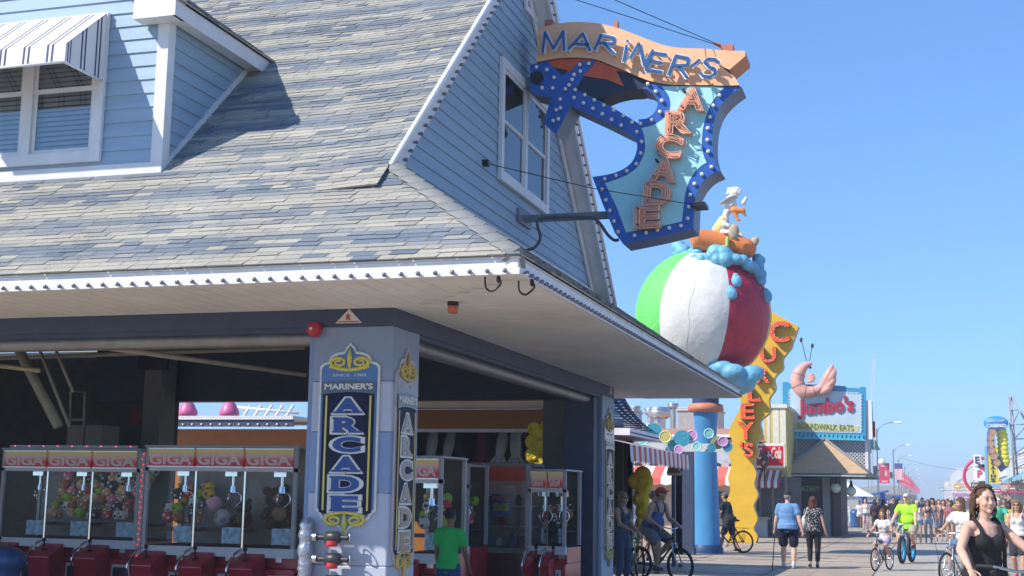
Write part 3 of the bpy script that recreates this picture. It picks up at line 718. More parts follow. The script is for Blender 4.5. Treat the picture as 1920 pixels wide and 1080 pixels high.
# mounting pole, power cable, guy wires
mb = MB(); a = AX(970, 405, XG); a = V((XG, YS+.2, a.z)); b = S3(430, 893, YS+.2)
mb.cbox(((a.x+b.x)/2, YS+.2, a.z), (abs(b.x-a.x)+.1, .09, .09)); mb.box((XG, YS-.1, a.z-.09), (XG+.05, YS+.5, a.z+.09)); 

mb.build('support_pole', M.setdefault('pole_grey', mat('pole_grey', (.17, .19, .22), .5)), SG)
mb = MB(); t1 = S3(60, 320, YS+.15); mb.box((XG, YS+.05, t1.z-.1), (t1.x+.3, YS+.25, t1.z+.05)); mb.build('support_pole', M['pole_grey'], SG)
mb = MB(); c = [S3(x, y, YS+.15) for x, y in ((30, 1060), (95, 1045), (125, 1000), (112, 940), (140, 912), (330, 910), (380, 930), (420, 985), (450, 1010), (470, 1008))]
mb.tube(spline(c, 6), .022, 8); mb.build('power_cable', mat('cable_grey', (.09, .1, .12), .6), SG)
mb = MB(); w0 = AX(911, 306, XG+.05); mb.cbox(w0, (.08, .08, .08)); w1 = S3(805, 855, YS-.1); mb.tube([w0, w0.lerp(w1, .5)-V((0, 0, .05)), w1], .006, 5)
mb.cbox(w1+V((.05, .1, 0)), (.18, .3, .05)); mb.build('guy_wire', BLACK, SG)
for q in (((1050, -10), (1000, -30)), ((1130, -10), (1080, -30))):
    mb = MB(); e = S3(945, 165, YS+.2); mb.tube([AY(q[0][0], q[0][1], 15.2), e], .0055, 5); mb.build('guy_wire', BLACK, SG)
mb = MB(); mb.tube([S3(890, 142, YS+.2), S3(950, 170, YS+.2)], .025, 6); mb.build('turnbuckle', mat('rust', (.3, .12, .07), .7, var=.3, scale=30), SG)
mb = MB(); mb.cbox(S3(170, 66, YS+.2), (.12, .2, .1)); mb.cbox(S3(460, 74, YS+.2), (.05, .1, .16)); mb.cbox(S3(950, 172, YS+.2), (.16, .2, .08)); mb.build('lifting_lug', mat('lug_red', (.5, .17, .1), .5), SG)

# ------------------------------------------------------------------ pillar signs
SERIF = {'A': ((-.03, .43), (.57, 1.03)), 'R': ((0, .4), (.6, 1.02)), 'C': (), 'D': ((0, .35),), 'E': ((0, .4),)}
SILV = mat('sign_silver', (.62, .62, .58), .4, var=.15, scale=12); DEEP = mat('sign_deep_blue', (.006, .01, .04), .55, var=.4, scale=3, spec=.2); MIDB = mat('sign_mid_blue', (.05, .13, .33), .3, coat=.5); YELP = mat('sign_yellow', (.62, .52, .09), .35); GREYB = mat('ribbon_grey', (.06, .07, .1), .35, coat=.5)
def arcade_sign(label, o, u, n, W_, Hh, style):
    """o = top centre point on the pillar face"""
    u, n, v = V(u), V(n), V((0, 0, 1)); o = V(o)
    s = thing('arcade_wall_sign', label, 'sign', o-v*Hh, group='tall arcade signs on the pillars')
    P = lambda a, b, d=0: o+u*(a*W_/2)+v*(-b*Hh)+n*d            # a in -1..1, b 0 top..1 bottom
    def plate(name, pts, m, d0, d1, par=s):
        mb = MB(); mb.prism([P(a, b, d0) for a, b in pts], n*(d1-d0))
        return mb.build(name, m, par)
    half = [(0, 0), (.06, .012), (.13, .024), (.2, .047), (.42, .052), (.6, .064), (.68, .08), (.72, .1), (.9, .108), (1, .125), (1, .875), (.86, .893), (.8, .915), (.66, .93), (.58, .945), (.3, .955), (.14, .968), (.08, .985), (0, 1)]
    full = half+[(-a, b) for a, b in half[-2:0:-1]]
    plate('sign_board', full, SILV if style == 0 else mat('sign_board_grey', (.45, .44, .44), .35), 0, .02)
    ins = [(a*(.93 if abs(a) > .5 else .88), .014+b*.972) for a, b in full]
    plate('sign_face', ins, MIDB if style == 0 else M.setdefault('mauve', mat('sign_mauve', (.2, .13, .17), .3, coat=.5)), .02, .024)
    plate('sign_field', [(-.86, .26), (.86, .26), (.86, .885), (.62, .9), (-.62, .9), (-.86, .885)], DEEP, .024, .028)
    # arched ribbon
    rib = [(-.9+1.8*t/12, .2+.012*((t-6)/6)**2) for t in range(13)]; rib += [(.9-1.8*t/12, .262+.012*((t-6)/6)**2) for t in range(13)]
    plate('name_ribbon', rib, GREYB, .028, .034)
    mb = MB(); put_text(mb, "MARINER'S", P(0, .232, .035), u, v, n, w=W_*.8, h=Hh*.032, depth=.004, center=True, bold=.03, extrude=.05); mb.build('name_lettering', SILV, s)
    mb = MB(); put_text(mb, "SINCE  1982", P(0, .172, .025), u, v, n, w=W_*.56, h=Hh*.013, depth=.003, center=True, extrude=.05); mb.build('date_lettering', SILV, s)
    for sx in (-1, 1):
        plate('gold_rule', [(sx*.76, .28), (sx*.70, .28), (sx*.70, .875), (sx*.76, .875)], YELP, .028, .032)
    # scrolls top and bottom
    for (c0, sg) in ((.105, 1), (.925, -1)):
        mb = MB()
        for sx in (-1, 1):
            pts = []
            for k in range(26):
                t = k/25; r_ = .27*(1-t*.75); an = R(-60+t*560)
                pts.append(P(sx*(.36+r_*1.05*math.cos(an)), c0-sg*(r_*.105*math.sin(an)), .03))
            mb.tube(pts, [.018*(1-.5*k/25)*W_/.55 for k in range(26)], 6)
            mb.tube(spline([P(0, c0+sg*.04, .03), P(sx*.3, c0+sg*.034, .03), P(sx*.66, c0+sg*.02, .03)], 6), .016*W_/.55, 6)
        mb.tube([P(0, c0-sg*.075, .03), P(0, c0-sg*.02, .032), P(0, c0+sg*.05, .03)], [.008, .026*W_/.55, .008], 8)
        mb.build('gold_scroll', YELP if style == 0 else GOLD, s)
    ls = MB(); li = MB()
    for k, ch in enumerate("ARCADE"):
        b = .333+k*.1015; hh = Hh*.08; ww = W_*(.54 if ch in 'CD' else .52)
        c = P(0, b, .03)
        def glyph(mbx, grow, dep, d):
            put_text(mbx, ch, c+n*d, u, v, n, w=ww*.86*(1+grow*.9), h=hh*(1+grow*.6), depth=dep, center=True, bold=.05+grow*.13, extrude=.05)
            for (a, bb) in SERIF[ch]:
                sw = .43*ww*(1+grow*.4)
                for yb in ((-1,) if ch == 'A' else (-1, 1)):
                    if ch == 'R' and a > .3 and yb == 1: continue
                    xx = -ww*.43+(a+bb)/2*ww*.86; z = yb*(hh*(.5+.3*grow)-hh*.06)
                    m_ = Matrix.Translation(c+n*d+u*xx+v*z) @ Matrix((u, v, n)).transposed().to_4x4()
                    mbx.cbox((0, 0, 0), (sw, hh*(.12+.1*grow), dep*1.9), 0, m_)
        glyph(ls, .34, .004, .0); glyph(li, 0, .004, .0068)
    ls.build('letter_outline', SILV, s); li.build('letter_face', M.setdefault('letter_royal', mat('letter_royal', (.03, .075, .26), .45, spec=.3)) if style == 0 else M.setdefault('letter_bronze', mat('letter_bronze', (.2, .15, .13), .3, coat=.5)), s)
    return s
f0, f1 = AY(655, 643, YW), AY(650, 1003, YW)
arcade_sign('navy and silver arcade sign on the front of the corner pillar', ((AY(656, 643, YW).x+AY(650, 1003, YW).x)/2, YW, f0.z), (1, 0, 0), (0, -1, 0), AY(711, 800, YW).x-AY(598, 800, YW).x, f0.z-f1.z, 0)
g0, g1 = AX(761, 652, XW), AX(752, 1085, XW); wy = AX(778, 800, XW).y-AX(737, 800, XW).y
arcade_sign('mauve and navy arcade sign on the boardwalk side of the corner pillar', (XW, (g0.y+g1.y)/2, g0.z), (0, 1, 0), (1, 0, 0), wy, g0.z-g1.z, 1)
h0, h1 = AX(1142, 765, XW), AX(1141, 1062, XW)
arcade_sign('pale reflective arcade sign on the far narrow side pillar', (XW, 21.68, h0.z), (0, 1, 0), (1, 0, 0), .72, h0.z-h1.z, 1)
# truss warning triangles
def tri(label, o, u, n, w, h):
    u, n = V(u), V(n); o = V(o); v = V((0, 0, 1))
    mb = MB(); mb.prism([o-u*w/2, o+u*w/2, o+v*h], n*.006, 0)
    put_text(mb, 'R', o+v*h*.42+n*.008, u, v, n, h=h*.42, depth=.003, center=True, bold=.04, extrude=.05, m=1)
    put_text(mb, 'ROOF TRUSS CONSTRUCTION', o+v*h*.1+n*.008, u, v, n, w=w*.78, h=h*.1, depth=.002, center=True, bold=.01, extrude=.05, m=1)
    tag(mb.build('warning_triangle', [mat('sign_cream', (.66, .6, .55), .5), mat('sign_red', (.45, .03, .03), .5)]), label, 'sign', 'truss warning triangles')
o = AY(654, 606, YW-.006); tri('triangular R warning sign on the beam over the corner pillar', (o.x, YW-.006, o.z), (1, 0, 0), (0, -1, 0), .29, .145)
o = AX(1145, 742, XW+.006); tri('small R warning triangle on the beam over the narrow side pillar', (XW+.006, 21.8, o.z+.02), (0, 1, 0), (1, 0, 0), .26, .13)
# fire bell and strobe
o = AY(590, 618, YW-.06); mb = MB(); mb.lathe([(.001, .075), (.03, .075), (.055, .068), (.072, .045), (.078, .01), (.08, -.01), (.07, -.03), (.03, -.05)], o, 24, axis='Y')
fb = mb.build('alarm_bell', mat('bell_red', (.42, .012, .02), .35, coat=.3)); tag(fb, 'round red alarm bell on the corner pillar beam', 'alarm bell')
mb = MB(); mb.cyl(o+V((0, -.075, 0)), o+V((0, -.09, 0)), .016, seg=12); mb.build('bell_bolt', STEEL, fb)
o = AY(849, 596, 11.9); o.z = ZS
st = thing('strobe_light', 'amber strobe light under the soffit beside the header beam', 'light', o-V((0, 0, .1)))
mb = MB(); mb.cyl(o-V((0, 0, .001)), o-V((0, 0, .045)), .055, seg=16); mb.build('strobe_base', BLACK, st)
mb = MB(); mb.lathe([(.05, -.046), (.052, -.09), (.045, -.115), (.02, -.12)], o, 16); mb.build('strobe_lens', mat('amber_lens', (.45, .1, .03), .2, coat=.5), st)
# sprinkler valves on the corner pillar
x0 = AY(578, 1000, YW).x
pp = thing('sprinkler_pipe', 'foil wrapped pipe with red capped valves on the corner pillar', 'pipe', (x0, YW-.1, 0))
mb = MB(); z = .3; 
prof = []
while z < 1.34: prof.append((.075+random.uniform(-.012, .012), z)); z += .035
mb.lathe(prof+[(.03, 1.36)], (x0+.02, YW-.08, 0), 14); mb.build('foil_pipe', mat('foil', (.35, .38, .45), .35, metal=.7, var=.3, scale=20, bump=.6, bscale=30), pp)
for y in (1008, 1049, 1090):
    c = AY(625, y, YW-.14)
    mb = MB(); mb.cyl(c+V((-.2, 0, 0)), c+V((.16, 0, 0)), .026, seg=12); mb.lathe([(.03, -.09), (.062, -.07), (.062, .05), (.035, .08)], c, 16, axis='X')
    vv = mb.build('valve_body', mat('valve_black', (.03, .032, .036), .4), pp)
    mb = MB(); mb.lathe([(.002, -.075), (.052, -.075), (.056, -.045), (.05, -.02)], c+V((.0, -.03, -.01)), 16); mb.build('red_cap', mat('cap_red', (.55, .03, .04), .35), vv)
    mb = MB(); mb.torus(c+V((.17, 0, 0)), (1, .5, 0), .052, .008, 20); mb.tube([c+V((.17, 0, -.05)), c+V((.17, 0, .05))], .006, 6); mb.build('hand_wheel', STEEL, vv); mb = MB(); mb.cyl(c+V((-.21, 0, 0)), c+V((-.17, 0, 0)), .045, seg=14); mb.build('pipe_flange', STEEL, vv)

# ------------------------------------------------------------------ beach ball sculpture on its blue column
YC = 40.2
bc = V((-6.33, YC, 7.11)); rb = 2.06
col = thing('ball_column', 'tall sky blue column with salmon collar holding up the beach ball', 'column', (AZ(1325, 1037).x, YC, 0))
BLUEC = mat('column_blue', (.06, .25, .5), .5, var=.22, scale=1.2, bump=.3, bscale=3, stretch=(1, 1, .3)); DBL = mat('column_navy', (.02, .05, .15), .5)
cx = col.location.x
mb = MB(); mb.lathe([(.41, .25), (.39, .9), (.345, 2.4), (.31, 3.3), (.34, 3.8), (.37, 4.2)], (cx, YC, 0), 36); mb.build('column_shaft', BLUEC, col)
mb = MB(); mb.lathe([(.5, 0), (.5, .12), (.44, .25)], (cx, YC, 0), 36); mb.build('column_base', DBL, col)
mb = MB(); mb.lathe([(.36, 4.16), (.52, 4.2), (.54, 4.3), (.51, 4.4), (.38, 4.44)], (cx, YC, 0), 36); mb.build('column_collar', mat('salmon', (.55, .2, .12), .5), col)
mb = MB(); mb.lathe([(.4, 4.44), (.42, 5.3)], (cx, YC, 0), 36); mb.build('column_neck', DBL, col)
ball = thing('beach_ball', 'giant plaster beach ball in green white and red on a blue column', 'sculpture', bc-V((0, 0, rb)))
# panels meet at poles tipped so that seams run as in the photo
ax = V((.13, -.08, 1)).normalized(); ux = V((1, 0, 0)); ux = (ux-ax*ux.dot(ax)).normalized(); uy = ax.cross(ux)
PANEL = [mat('ball_white', (.68, .67, .63), .65, var=.12, scale=1.5, bump=.55, bscale=3.5, bdist=.05), mat('ball_red', (.42, .012, .045), .5, var=.28, scale=2.5, bump=.7, bscale=5, bdist=.05), mat('ball_yellow', (.6, .42, .06), .5, bump=.3, bscale=5), mat('ball_blue', (.05, .2, .5), .5, bump=.3, bscale=5), mat('ball_orange', (.6, .2, .04), .5, bump=.3, bscale=5), mat('ball_green', (.14, .6, .13), .55, var=.12, scale=2, bump=.7, bscale=5, bdist=.05)]
# azimuths (deg, from +x about the axis); viewed from -y
edges = [(-119, -60, 0, 'white_panel'), (-60, -6, 1, 'red_panel'), (-6, 54, 2, 'yellow_panel'), (54, 114, 3, 'blue_panel'), (114, 174, 4, 'orange_panel'), (174, 241, 5, 'green_panel')]
rnd = random.Random(3)
for a0, a1, k, nm in edges:
    mb = MB(); n1, n2 = 14, 40; vs = []
    for i in range(n2+1):
        ph = math.pi*i/n2
        for j in range(n1+1):
            t = R(a0+(a1-a0)*j/n1); e = min(j, n1-j)
            r_ = rb*(1-(.004 if e == 0 else 0))+rnd.uniform(-.004, .004)
            vs.append(bc+ax*(r_*math.cos(ph))+(ux*math.cos(t)+uy*math.sin(t))*(r_*math.sin(ph)))
    mb._new(vs, [(i*(n1+1)+j, (i+1)*(n1+1)+j, (i+1)*(n1+1)+j+1, i*(n1+1)+j+1) for i in range(n2) for j in range(n1)], 0, True)
    mb.build(nm, PANEL[k], ball)
# crack down the white panel
mb = MB(); pts = []
for i in range(4, 34):
    ph = math.pi*i/40; t = R(-92+1.0*math.sin(i*.9)); pts.append(bc+ax*((rb+.001)*math.cos(ph))+(ux*math.cos(t)+uy*math.sin(t))*((rb+.001)*math.sin(ph)))
mb.tube(pts, .005, 4); mb.build('plaster_crack', mat('crack', (.45, .43, .4), .9), ball)
# blue waves: crest under the float, drops, and foot
WAVE = mat('wave_blue', (.14, .40, .56), .5, var=.3, scale=3, bump=.6, bscale=6, bdist=.05)
def blob(name, parts, vox, m, parent, sm=6):
    mb = MB()
    for (p, r_) in parts: mb.sph(p, r_, 14)
    return mb.build(name, m, parent, remesh=vox, smooth=sm)
CB = lambda x, y, d=0: AY(1250+x*.1481, 340+y*.1481, YC+d)         # close-up crop coordinates of the bird
wave = []
for (x, y, d, r_) in ((150, 830, -.5, .24), (210, 890, -.6, .26), (120, 920, -.5, .14), (250, 940, -.7, .18), (320, 890, -.9, .14), (400, 890, -1.0, .16), (350, 975, -1.2, .15), (440, 980, -1.3, .17), (560, 950, -1.3, .2), (620, 900, -1.2, .28), (720, 910, -1.2, .28), (640, 1000, -1.3, .24), (740, 1000, -1.3, .26), (780, 940, -1.2, .2), (880, 990, -1.2, .2), (960, 1000, -1.1, .2), (1020, 1060, -1.0, .2), (1080, 1090, -.8, .22), (1150, 980, -.4, .18), (1190, 1000, -.3, .16), (1150, 1080, -.5, .22), (1180, 1180, -.6, .22), (1200, 1260, -.6, .16)):
    wave.append((CB(x, y, d), (r_*.98, r_*.9, r_*.9)))
blob('wave_crest', wave, .032, WAVE, ball, 2)
for (x, y, r_, d) in ((1386, 522, .17, -1.62), (1374, 549, .17, -1.78), (1439, 556, .18, -.5)):
    p = AY(x, y, YC+d); dr = (p-bc).normalized(); blob('water_drop', [(bc+dr*(rb+.03), (r_, r_*.7, r_*1.2)), (bc+dr*(rb+.03)+V((-.03, 0, r_*1.0)), r_*.55)], .035, WAVE, ball, 4)
fw_ = []
for (x, y, d, r_) in ((1355, 690, -1.25, .27), (1375, 698, -1.3, .3), (1340, 688, -1.2, .18), (1395, 712, -1.1, .3), (1410, 700, -1.0, .3), (1400, 725, -1.0, .2), (1380, 715, -.6, .5), (1350, 705, -.6, .5)):
    fw_.append((AY(x, y, YC+d), (r_*1.25, r_, r_*.85)))
blob('wave_foot', fw_, .04, WAVE, ball, 2)
# the gull on its orange float
gull = thing('gull_statue', 'cartoonish white gull statue in a visor riding an orange float atop the ball', 'statue', CB(800, 900, -.8))
FLO = mat('float_orange', (.66, .2, .05), .5, var=.1, bump=.2, bscale=8); WHT = mat('statue_white', (.68, .67, .64), .6, var=.08, bump=.2, bscale=20); BEAK = mat('beak', (.7, .24, .08), .5); YEL = mat('vest_yellow', (.62, .5, .2), .6); SHOE = mat('sandal', (.5, .3, .13), .6); 
mb = MB(); c1, c2 = CB(330, 730, -.9), CB(1040, 840, -.7)
for k in range(12):
    t = k/11; p = CB(430, 735, -1.0).lerp(CB(1000, 850, -.7), t); mb.sph(p, (.34, .42, .36*(1-.25*abs(t-.5)))); 
mb.build('float', FLO, gull, remesh=.05, smooth=6)
mb = MB(); c = CB(375, 710, -.98); mb.torus(c, (1, 0, -.25), .345, .022, 30, 6); mb.build('float_band', YEL, gull)
c = CB(770, 770, -1.32); mb = MB(); mb.caps(c+V((0, .05, .12)), c+V((-.02, 0, -.12)), .06, .05); mb.build('float_strap', mat('strap_green', (.3, .5, .12), .6), gull)
mb = MB(); mb.caps(CB(700, 600, -.85), CB(730, 500, -.85), .23, .16); mb.caps(CB(590, 600, -.85), CB(640, 610, -.85), .06, .09); mb.caps(CB(730, 480, -.85), CB(770, 370, -.85), .1, .11); mb.sph(CB(815, 290, -.85), (.19, .19, .2)); mb.caps(CB(790, 360, -.85), CB(760, 400, -.85), .12, .07)
mb.caps(CB(700, 520, -1.0), CB(790, 560, -1.2), .055); mb.caps(CB(680, 640, -1.0), CB(800, 640, -1.25), .07); mb.caps(CB(900, 660, -.9), CB(960, 690, -.9), .06, .05)
for (x, y, r_) in ((790, 100, .07), (850, 95, .08), (890, 105, .08), (920, 140, .06), (770, 150, .06), (830, 150, .09), (900, 90, .06), (870, 140, .09), (940, 110, .04), (925, 160, .05)): mb.sph(CB(x, y, -.85), r_)
mb.build('gull_body', WHT, gull, remesh=.03, smooth=3)
mb = MB(); mb.caps(CB(680, 610, -.86), CB(715, 500, -.86), .245, .165); mb.build('vest', YEL, gull, remesh=.03, smooth=3)
mb = MB(); mb.caps(CB(850, 360, -1.0), CB(960, 370, -1.0), .11, .09); mb.caps(CB(960, 375, -1.0), CB(1005, 440, -1.0), .08, .03); mb.caps(CB(860, 400, -1.0), CB(900, 480, -1.0), .07, .05); mb.sph(CB(915, 490, -1.0), (.06, .06, .04)); mb.build('beak', BEAK, gull, remesh=.025, smooth=3)
mb = MB(); q = Matrix.Rotation(R(-28), 3, 'Y'); mb.sph(CB(770, 235, -.95), (.27, .22, .035), 16, 0, q); mb.sph(CB(830, 205, -.86), (.19, .2, .09), 16, 0, Matrix.Rotation(R(-15), 3, 'Y')); mb.build('visor', mat('visor_cream', (.6, .56, .5), .6), gull)
mb = MB(); mb.caps(CB(975, 270, -.95), CB(1005, 215, -.95), .07, .05); mb.build('wing_tip', WHT, gull)
mb = MB(); mb.sph(CB(815, 285, -1.03), (.07, .03, .08)); mb.build('eye_lid', WHT, gull)
for (x, y, a, d) in ((850, 640, 4, -1.45), (1105, 775, 35, -.8)):
    q = Matrix.Rotation(R(a), 3, 'Y'); mb = MB(); mb.sph(CB(x, y, d), (.16 if a < 10 else .13, .07, .24 if a < 10 else .2), 16, 0, q)
    sh = mb.build('sandal', SHOE, gull)
    mb = MB(); mb.sph(CB(x, y, d)+V((0, -.035, -.01)), (.13 if a < 10 else .1, .055, .21 if a < 10 else .17), 16, 0, q); mb.build('sandal_sole', mat('sole_tan', (.36, .3, .22), .7, var=.3, scale=40, stretch=(.2, 1, 3)), sh)

# ------------------------------------------------------------------ CURLEY'S fries sign
YCU = 50.4
cu = thing('curly_fries_sign', 'tall wavy yellow CURLEYS sign with red bulb letters behind the blue column', 'sign', AY(1390, 1018, YCU))
rt = S2([(1497, 612), (1487, 640), (1483, 652), (1468, 672), (1468, 690), (1452, 708), (1454, 728), (1442, 748), (1443, 772), (1425, 790), (1428, 812), (1418, 832), (1421, 850), (1412, 868), (1418, 888), (1414, 908), (1421, 928), (1413, 948), (1420, 972), (1413, 990), (1420, 1005), (1417, 1018)], 5)
lf = S2([(1366, 1018), (1362, 995), (1367, 970), (1361, 945), (1369, 920), (1365, 895), (1371, 870), (1366, 850), (1373, 828), (1366, 810), (1377, 785), (1389, 760), (1386, 735), (1398, 708), (1400, 690), (1412, 668), (1416, 650), (1430, 628), (1437, 600), (1447, 584)], 5)
pts = [AY(x, y, YCU) for x, y in rt+lf]
mb = MB(); mb.prism([V((p.x, YCU, max(0, p.z))) for p in pts], (0, .55, 0), 0, 1)
YELS = mat('curley_yellow', (.66, .40, .03), .45, var=.14, scale=.9, stretch=(.5, 1, 1.6)); mb.build('sign_panel', [YELS, mat('curley_edge', (.45, .36, .24), .6)], cu)
CRED = mat('letter_red', (.75, .10, .03), .4, var=.2, scale=9); CBR = mat('letter_side', (.2, .07, .02), .5)
for ch, x, y, w, h, sh in (('C', 1461, 622, 38, 40, .1), ('U', 1440, 665, 30, 30, .1), ('R', 1430, 703, 28, 30, 0), ('L', 1414, 738, 25, 30, 0), ('E', 1402, 771, 27, 30, 0), ('Y', 1398, 808, 32, 34, 0), ("'S", 1400, 843, 26, 28, 0)):
    c = AY(x, y, YCU-.3); k = AY(x+1, y, YCU).x-AY(x, y, YCU).x
    mb = MB(); put_text(mb, ch, c+V((.0, .15, 0)), (1, 0, .0), (0, 0, 1), (0, -1, 0), w=w*k, h=h*k, depth=.14, center=True, bold=.025, extrude=.06)
    mb.b.normal_update()
    for f in mb.b.faces: f.material_index = 0 if f.normal.y < -.5 else 1
    lt = mb.build('bulb_letter', [CRED, CBR], cu)
    me, tx0, tx1, ty0, ty1 = textmesh(ch, bold=-.0, extrude=0, outline=True, bevel=.01)
    mb = MB(); seen = []
    for v in me.vertices:
        p = c+V(((v.co.x-(tx0+tx1)/2)/(tx1-tx0)*w*k*.8, -.01, (v.co.y-(ty0+ty1)/2)/(ty1-ty0)*h*k*.8))
        if all((p-q).length > .11 for q in seen): seen.append(p); mb.sph(p, .019, 6)
    tag(mb.build('letter_bulbs', BULBW, lt), kind='stuff')
# ------------------------------------------------------------------ claw machines in the arcade
MRED = mat('console_red', (.42, .015, .03), .3, var=.08, coat=.4); MGREY = mat('cabinet_grey', (.36, .36, .38), .4, var=.08); MWHITE = mat('cabinet_white', (.6, .6, .62), .4, var=.06)
def headmat():
    m = bpy.data.materials.new('lightbox'); m.use_nodes = True; nt = m.node_tree; b = nt.nodes['Principled BSDF']
    tc = nt.nodes.new('ShaderNodeTexCoord'); sx = nt.nodes.new('ShaderNodeSeparateXYZ'); nt.links.new(tc.outputs['Generated'], sx.inputs[0])
    cr = nt.nodes.new('ShaderNodeValToRGB'); e = cr.color_ramp.elements; e[0].position = .34; e[0].color = (.42, .012, .015, 1); e[1].position = 1; e[1].color = (.55, .44, .03, 1); x = e.new(.62); x.color = (.5, .3, .26, 1)
    nt.links.new(sx.outputs[2], cr.inputs[0]); nt.links.new(cr.outputs[0], b.inputs['Base Color']); nt.links.new(cr.outputs[0], b.inputs['Emission Color']); b.inputs['Emission Strength'].default_value = .1; b.inputs['Roughness'].default_value = .3
    return m
LBOX = headmat(); LETG = mat('lightbox_letters', (.52, .44, .44), .4, emit=.06); TUBE = mat('case_tube', (.8, .85, .9), .4, emit=3); CHR2 = CHROME
FELT = mat('felt', (.02, .02, .03), .9); STK = mat('sticker_blue', (.25, .4, .5), .5, var=.5, scale=14)
def claw_machine(label, loc, bays, bw, Hh=2.12, rz=0, text='GIGA', red=MRED):
    """origin front centre on the floor, front towards -y"""
    Wd = bays*bw+.06; t = thing('claw_machine', label, 'claw machine', loc, rz, 'claw machines in the arcade')
    Dp = .95; x0 = -Wd/2; zg0, zg1, zh = .86, Hh-.345, Hh-.03
    mb = MB(); mb.box((x0, .02, 0), (-x0, Dp, .6)); mb.box((x0, .12, .6), (-x0, Dp, zg0-.02)); mb.build('cabinet_base', red, t, world=False, bevel=.01)
    for (za, zb, d_) in ((zg0-.12, zg0, .1), (zg1, zg1+.05, .08)): mb = MB(); mb.box((x0, 0, za), (-x0, d_, zb)); mb.build('glass_rail', MWHITE, t, world=False)
    for x in (x0, -x0-.05):
        mb = MB(); mb.box((x, .0, zg0+.001), (x+.05, .05, zh)); mb.build('corner_post', MGREY, t, world=False)
    for x in (x0, -x0-.05):
        mb = MB(); mb.box((x, Dp-.05, zg0), (x+.05, Dp, zh)); mb.build('corner_post', MGREY, t, world=False)
    mb = MB(); mb.box((x0-.02, -.03, zh), (-x0+.02, Dp, Hh)); mb.build('top_cover', MGREY, t, world=False, bevel=.008)
    mb = MB(); mb.poly([(x0, Dp-.01, zg0), (-x0, Dp-.01, zg0), (-x0, Dp-.01, zh), (x0, Dp-.01, zh)]); mb.build('back_panel', M.setdefault('backp', mat('back_panel', (.22, .22, .22), .5, var=.15)) if bays > 2 else DARKW, t, world=False)
    mb = MB(); mb.box((x0+.05, .11, zg0-.02), (-x0-.05, Dp-.02, zg0+.01)); mb.build('prize_floor', FELT, t, world=False)
    for k in range(bays):
        a = x0+.03+k*bw; b = a+bw; c = (a+b)/2
        mb = MB(); mb.box((a+.02, -.02, zg1+.055), (b-.02, .06, zh-.012)); hb = mb.build('header_box', LBOX, t, world=False)
        mb = MB(); f_ = .012
        mb.box((a+.012, -.03, zg1+.05), (b-.012, -.021, zg1+.065)); mb.build('header_trim', STEEL, hb, world=False); mb = MB(); mb.box((a+.012, -.03, zh-.022), (b-.012, -.021, zh-.008)); mb.build('header_trim', STEEL, hb, world=False)
        mb = MB(); put_text(mb, text, V((a+.04, -.0215, zg1+.085)), (1, 0, 0), (0, 0, 1), (0, -1, 0), w=bw-.09, h=.14, depth=.004, bold=.03, extrude=.05); mb.build('header_lettering', LETG, hb, world=False)
        mb = MB(); mb.poly([(a+.012, .03, zg0), (b-.012, .03, zg0), (b-.012, .03, zg1), (a+.012, .03, zg1)]); mb.build('glass_pane', GLASS, t, world=False)
        if k: mb = MB(); mb.box((a-.012, .02, zg0+.001), (a+.012, .04, zg1)); mb.build('glass_divider', CHROME, t, world=False)
        mb = MB(); mb.cyl((a+.05, .12, zg1+.04), (b-.05, .12, zg1+.04), .012, seg=8); mb.build('case_tube', TUBE, t, world=False)
        # claw on its carriage
        mb = MB(); cz = zg1-.28; cy = .38; mb.box((c-.09, cy-.07, zg1-.06), (c+.09, cy+.07, zg1+.02)); mb.cyl((c, cy, zg1-.06), (c, cy, cz+.06), .022, seg=8); mb.cyl((c, cy, cz), (c, cy, cz+.09), .05, .04, seg=12)
        for q in range(3):
            an = q*2.094+.5; d = V((math.cos(an), math.sin(an), 0))
            mb.tube(spline([V((c, cy, cz+.02)), V((c, cy, cz-.01))+d*.09, V((c, cy, cz-.1))+d*.115, V((c, cy, cz-.19))+d*.04], 5), .009, 6)
        mb.build('claw', CHROME, t, world=False)
        # chute box inside and stickers
        mb = MB(); mb.box((a+.03, .3, zg0+.2), (b-.03, Dp-.03, zg0+.225)); mb.box((a+.03, .28, zg0+.19), (b-.03, .3, zg0+.24), 1); mb.build('prize_shelf', [FELT, BLACK], t, world=False)
        mb = MB(); mb.box((c+.04, .06, zg0+.05), (b-.05, .066, zg0+.26)); mb.build('rules_card', STK, t, world=False)
        # console: sloped red desk with joystick, coin plate, chrome arm
        mb = MB(); mb.prism([V((a+.01, -.34, .62)), V((a+.01, .02, .80)), V((a+.01, .02, .1)), V((a+.01, -.22, .1))], (bw*.46, 0, 0)); cs = mb.build('console', red, t, world=False, bevel=.02)
        mb = MB(); mb.tube(spline([V((a+.0, -.1, .1)), V((a+.0, -.3, .4)), V((a+.0, -.36, .62)), V((a+.0, -.2, .77)), V((a+.0, -.02, .83))], 5), .016, 6); mb.build('chrome_arm', CHROME, cs, world=False)
        mb = MB(); mb.cyl((a+.16, -.16, .7), (a+.16, -.18, .83), .012, seg=8); mb.sph((a+.16, -.18, .85), .03, 10); mb.cyl((a+.16, -.16, .7), (a+.16, -.165, .73), .04, seg=12); mb.build('joystick', BLACK, cs, world=False)
        mb = MB(); mb.box((a+bw*.55, .0, .12), (b-.04, .019, .52)); mb.box((a+bw*.55+.03, -.01, .16), (b-.07, .0, .48), 1); mb.build('prize_door', [MWHITE, INK], t, world=False, bevel=.01)
        mb = MB(); mb.box((a+bw*.62, .1, .68), (a+bw*.62+.09, .118, .75)); mb.build('coin_slot', STEEL, t, world=False)
    return t
def at_front(xa, xb, Y): return (AY(xa, 900, Y).x+AY(xb, 900, Y).x)/2, AY(xb, 900, Y).x-AY(xa, 900, Y).x
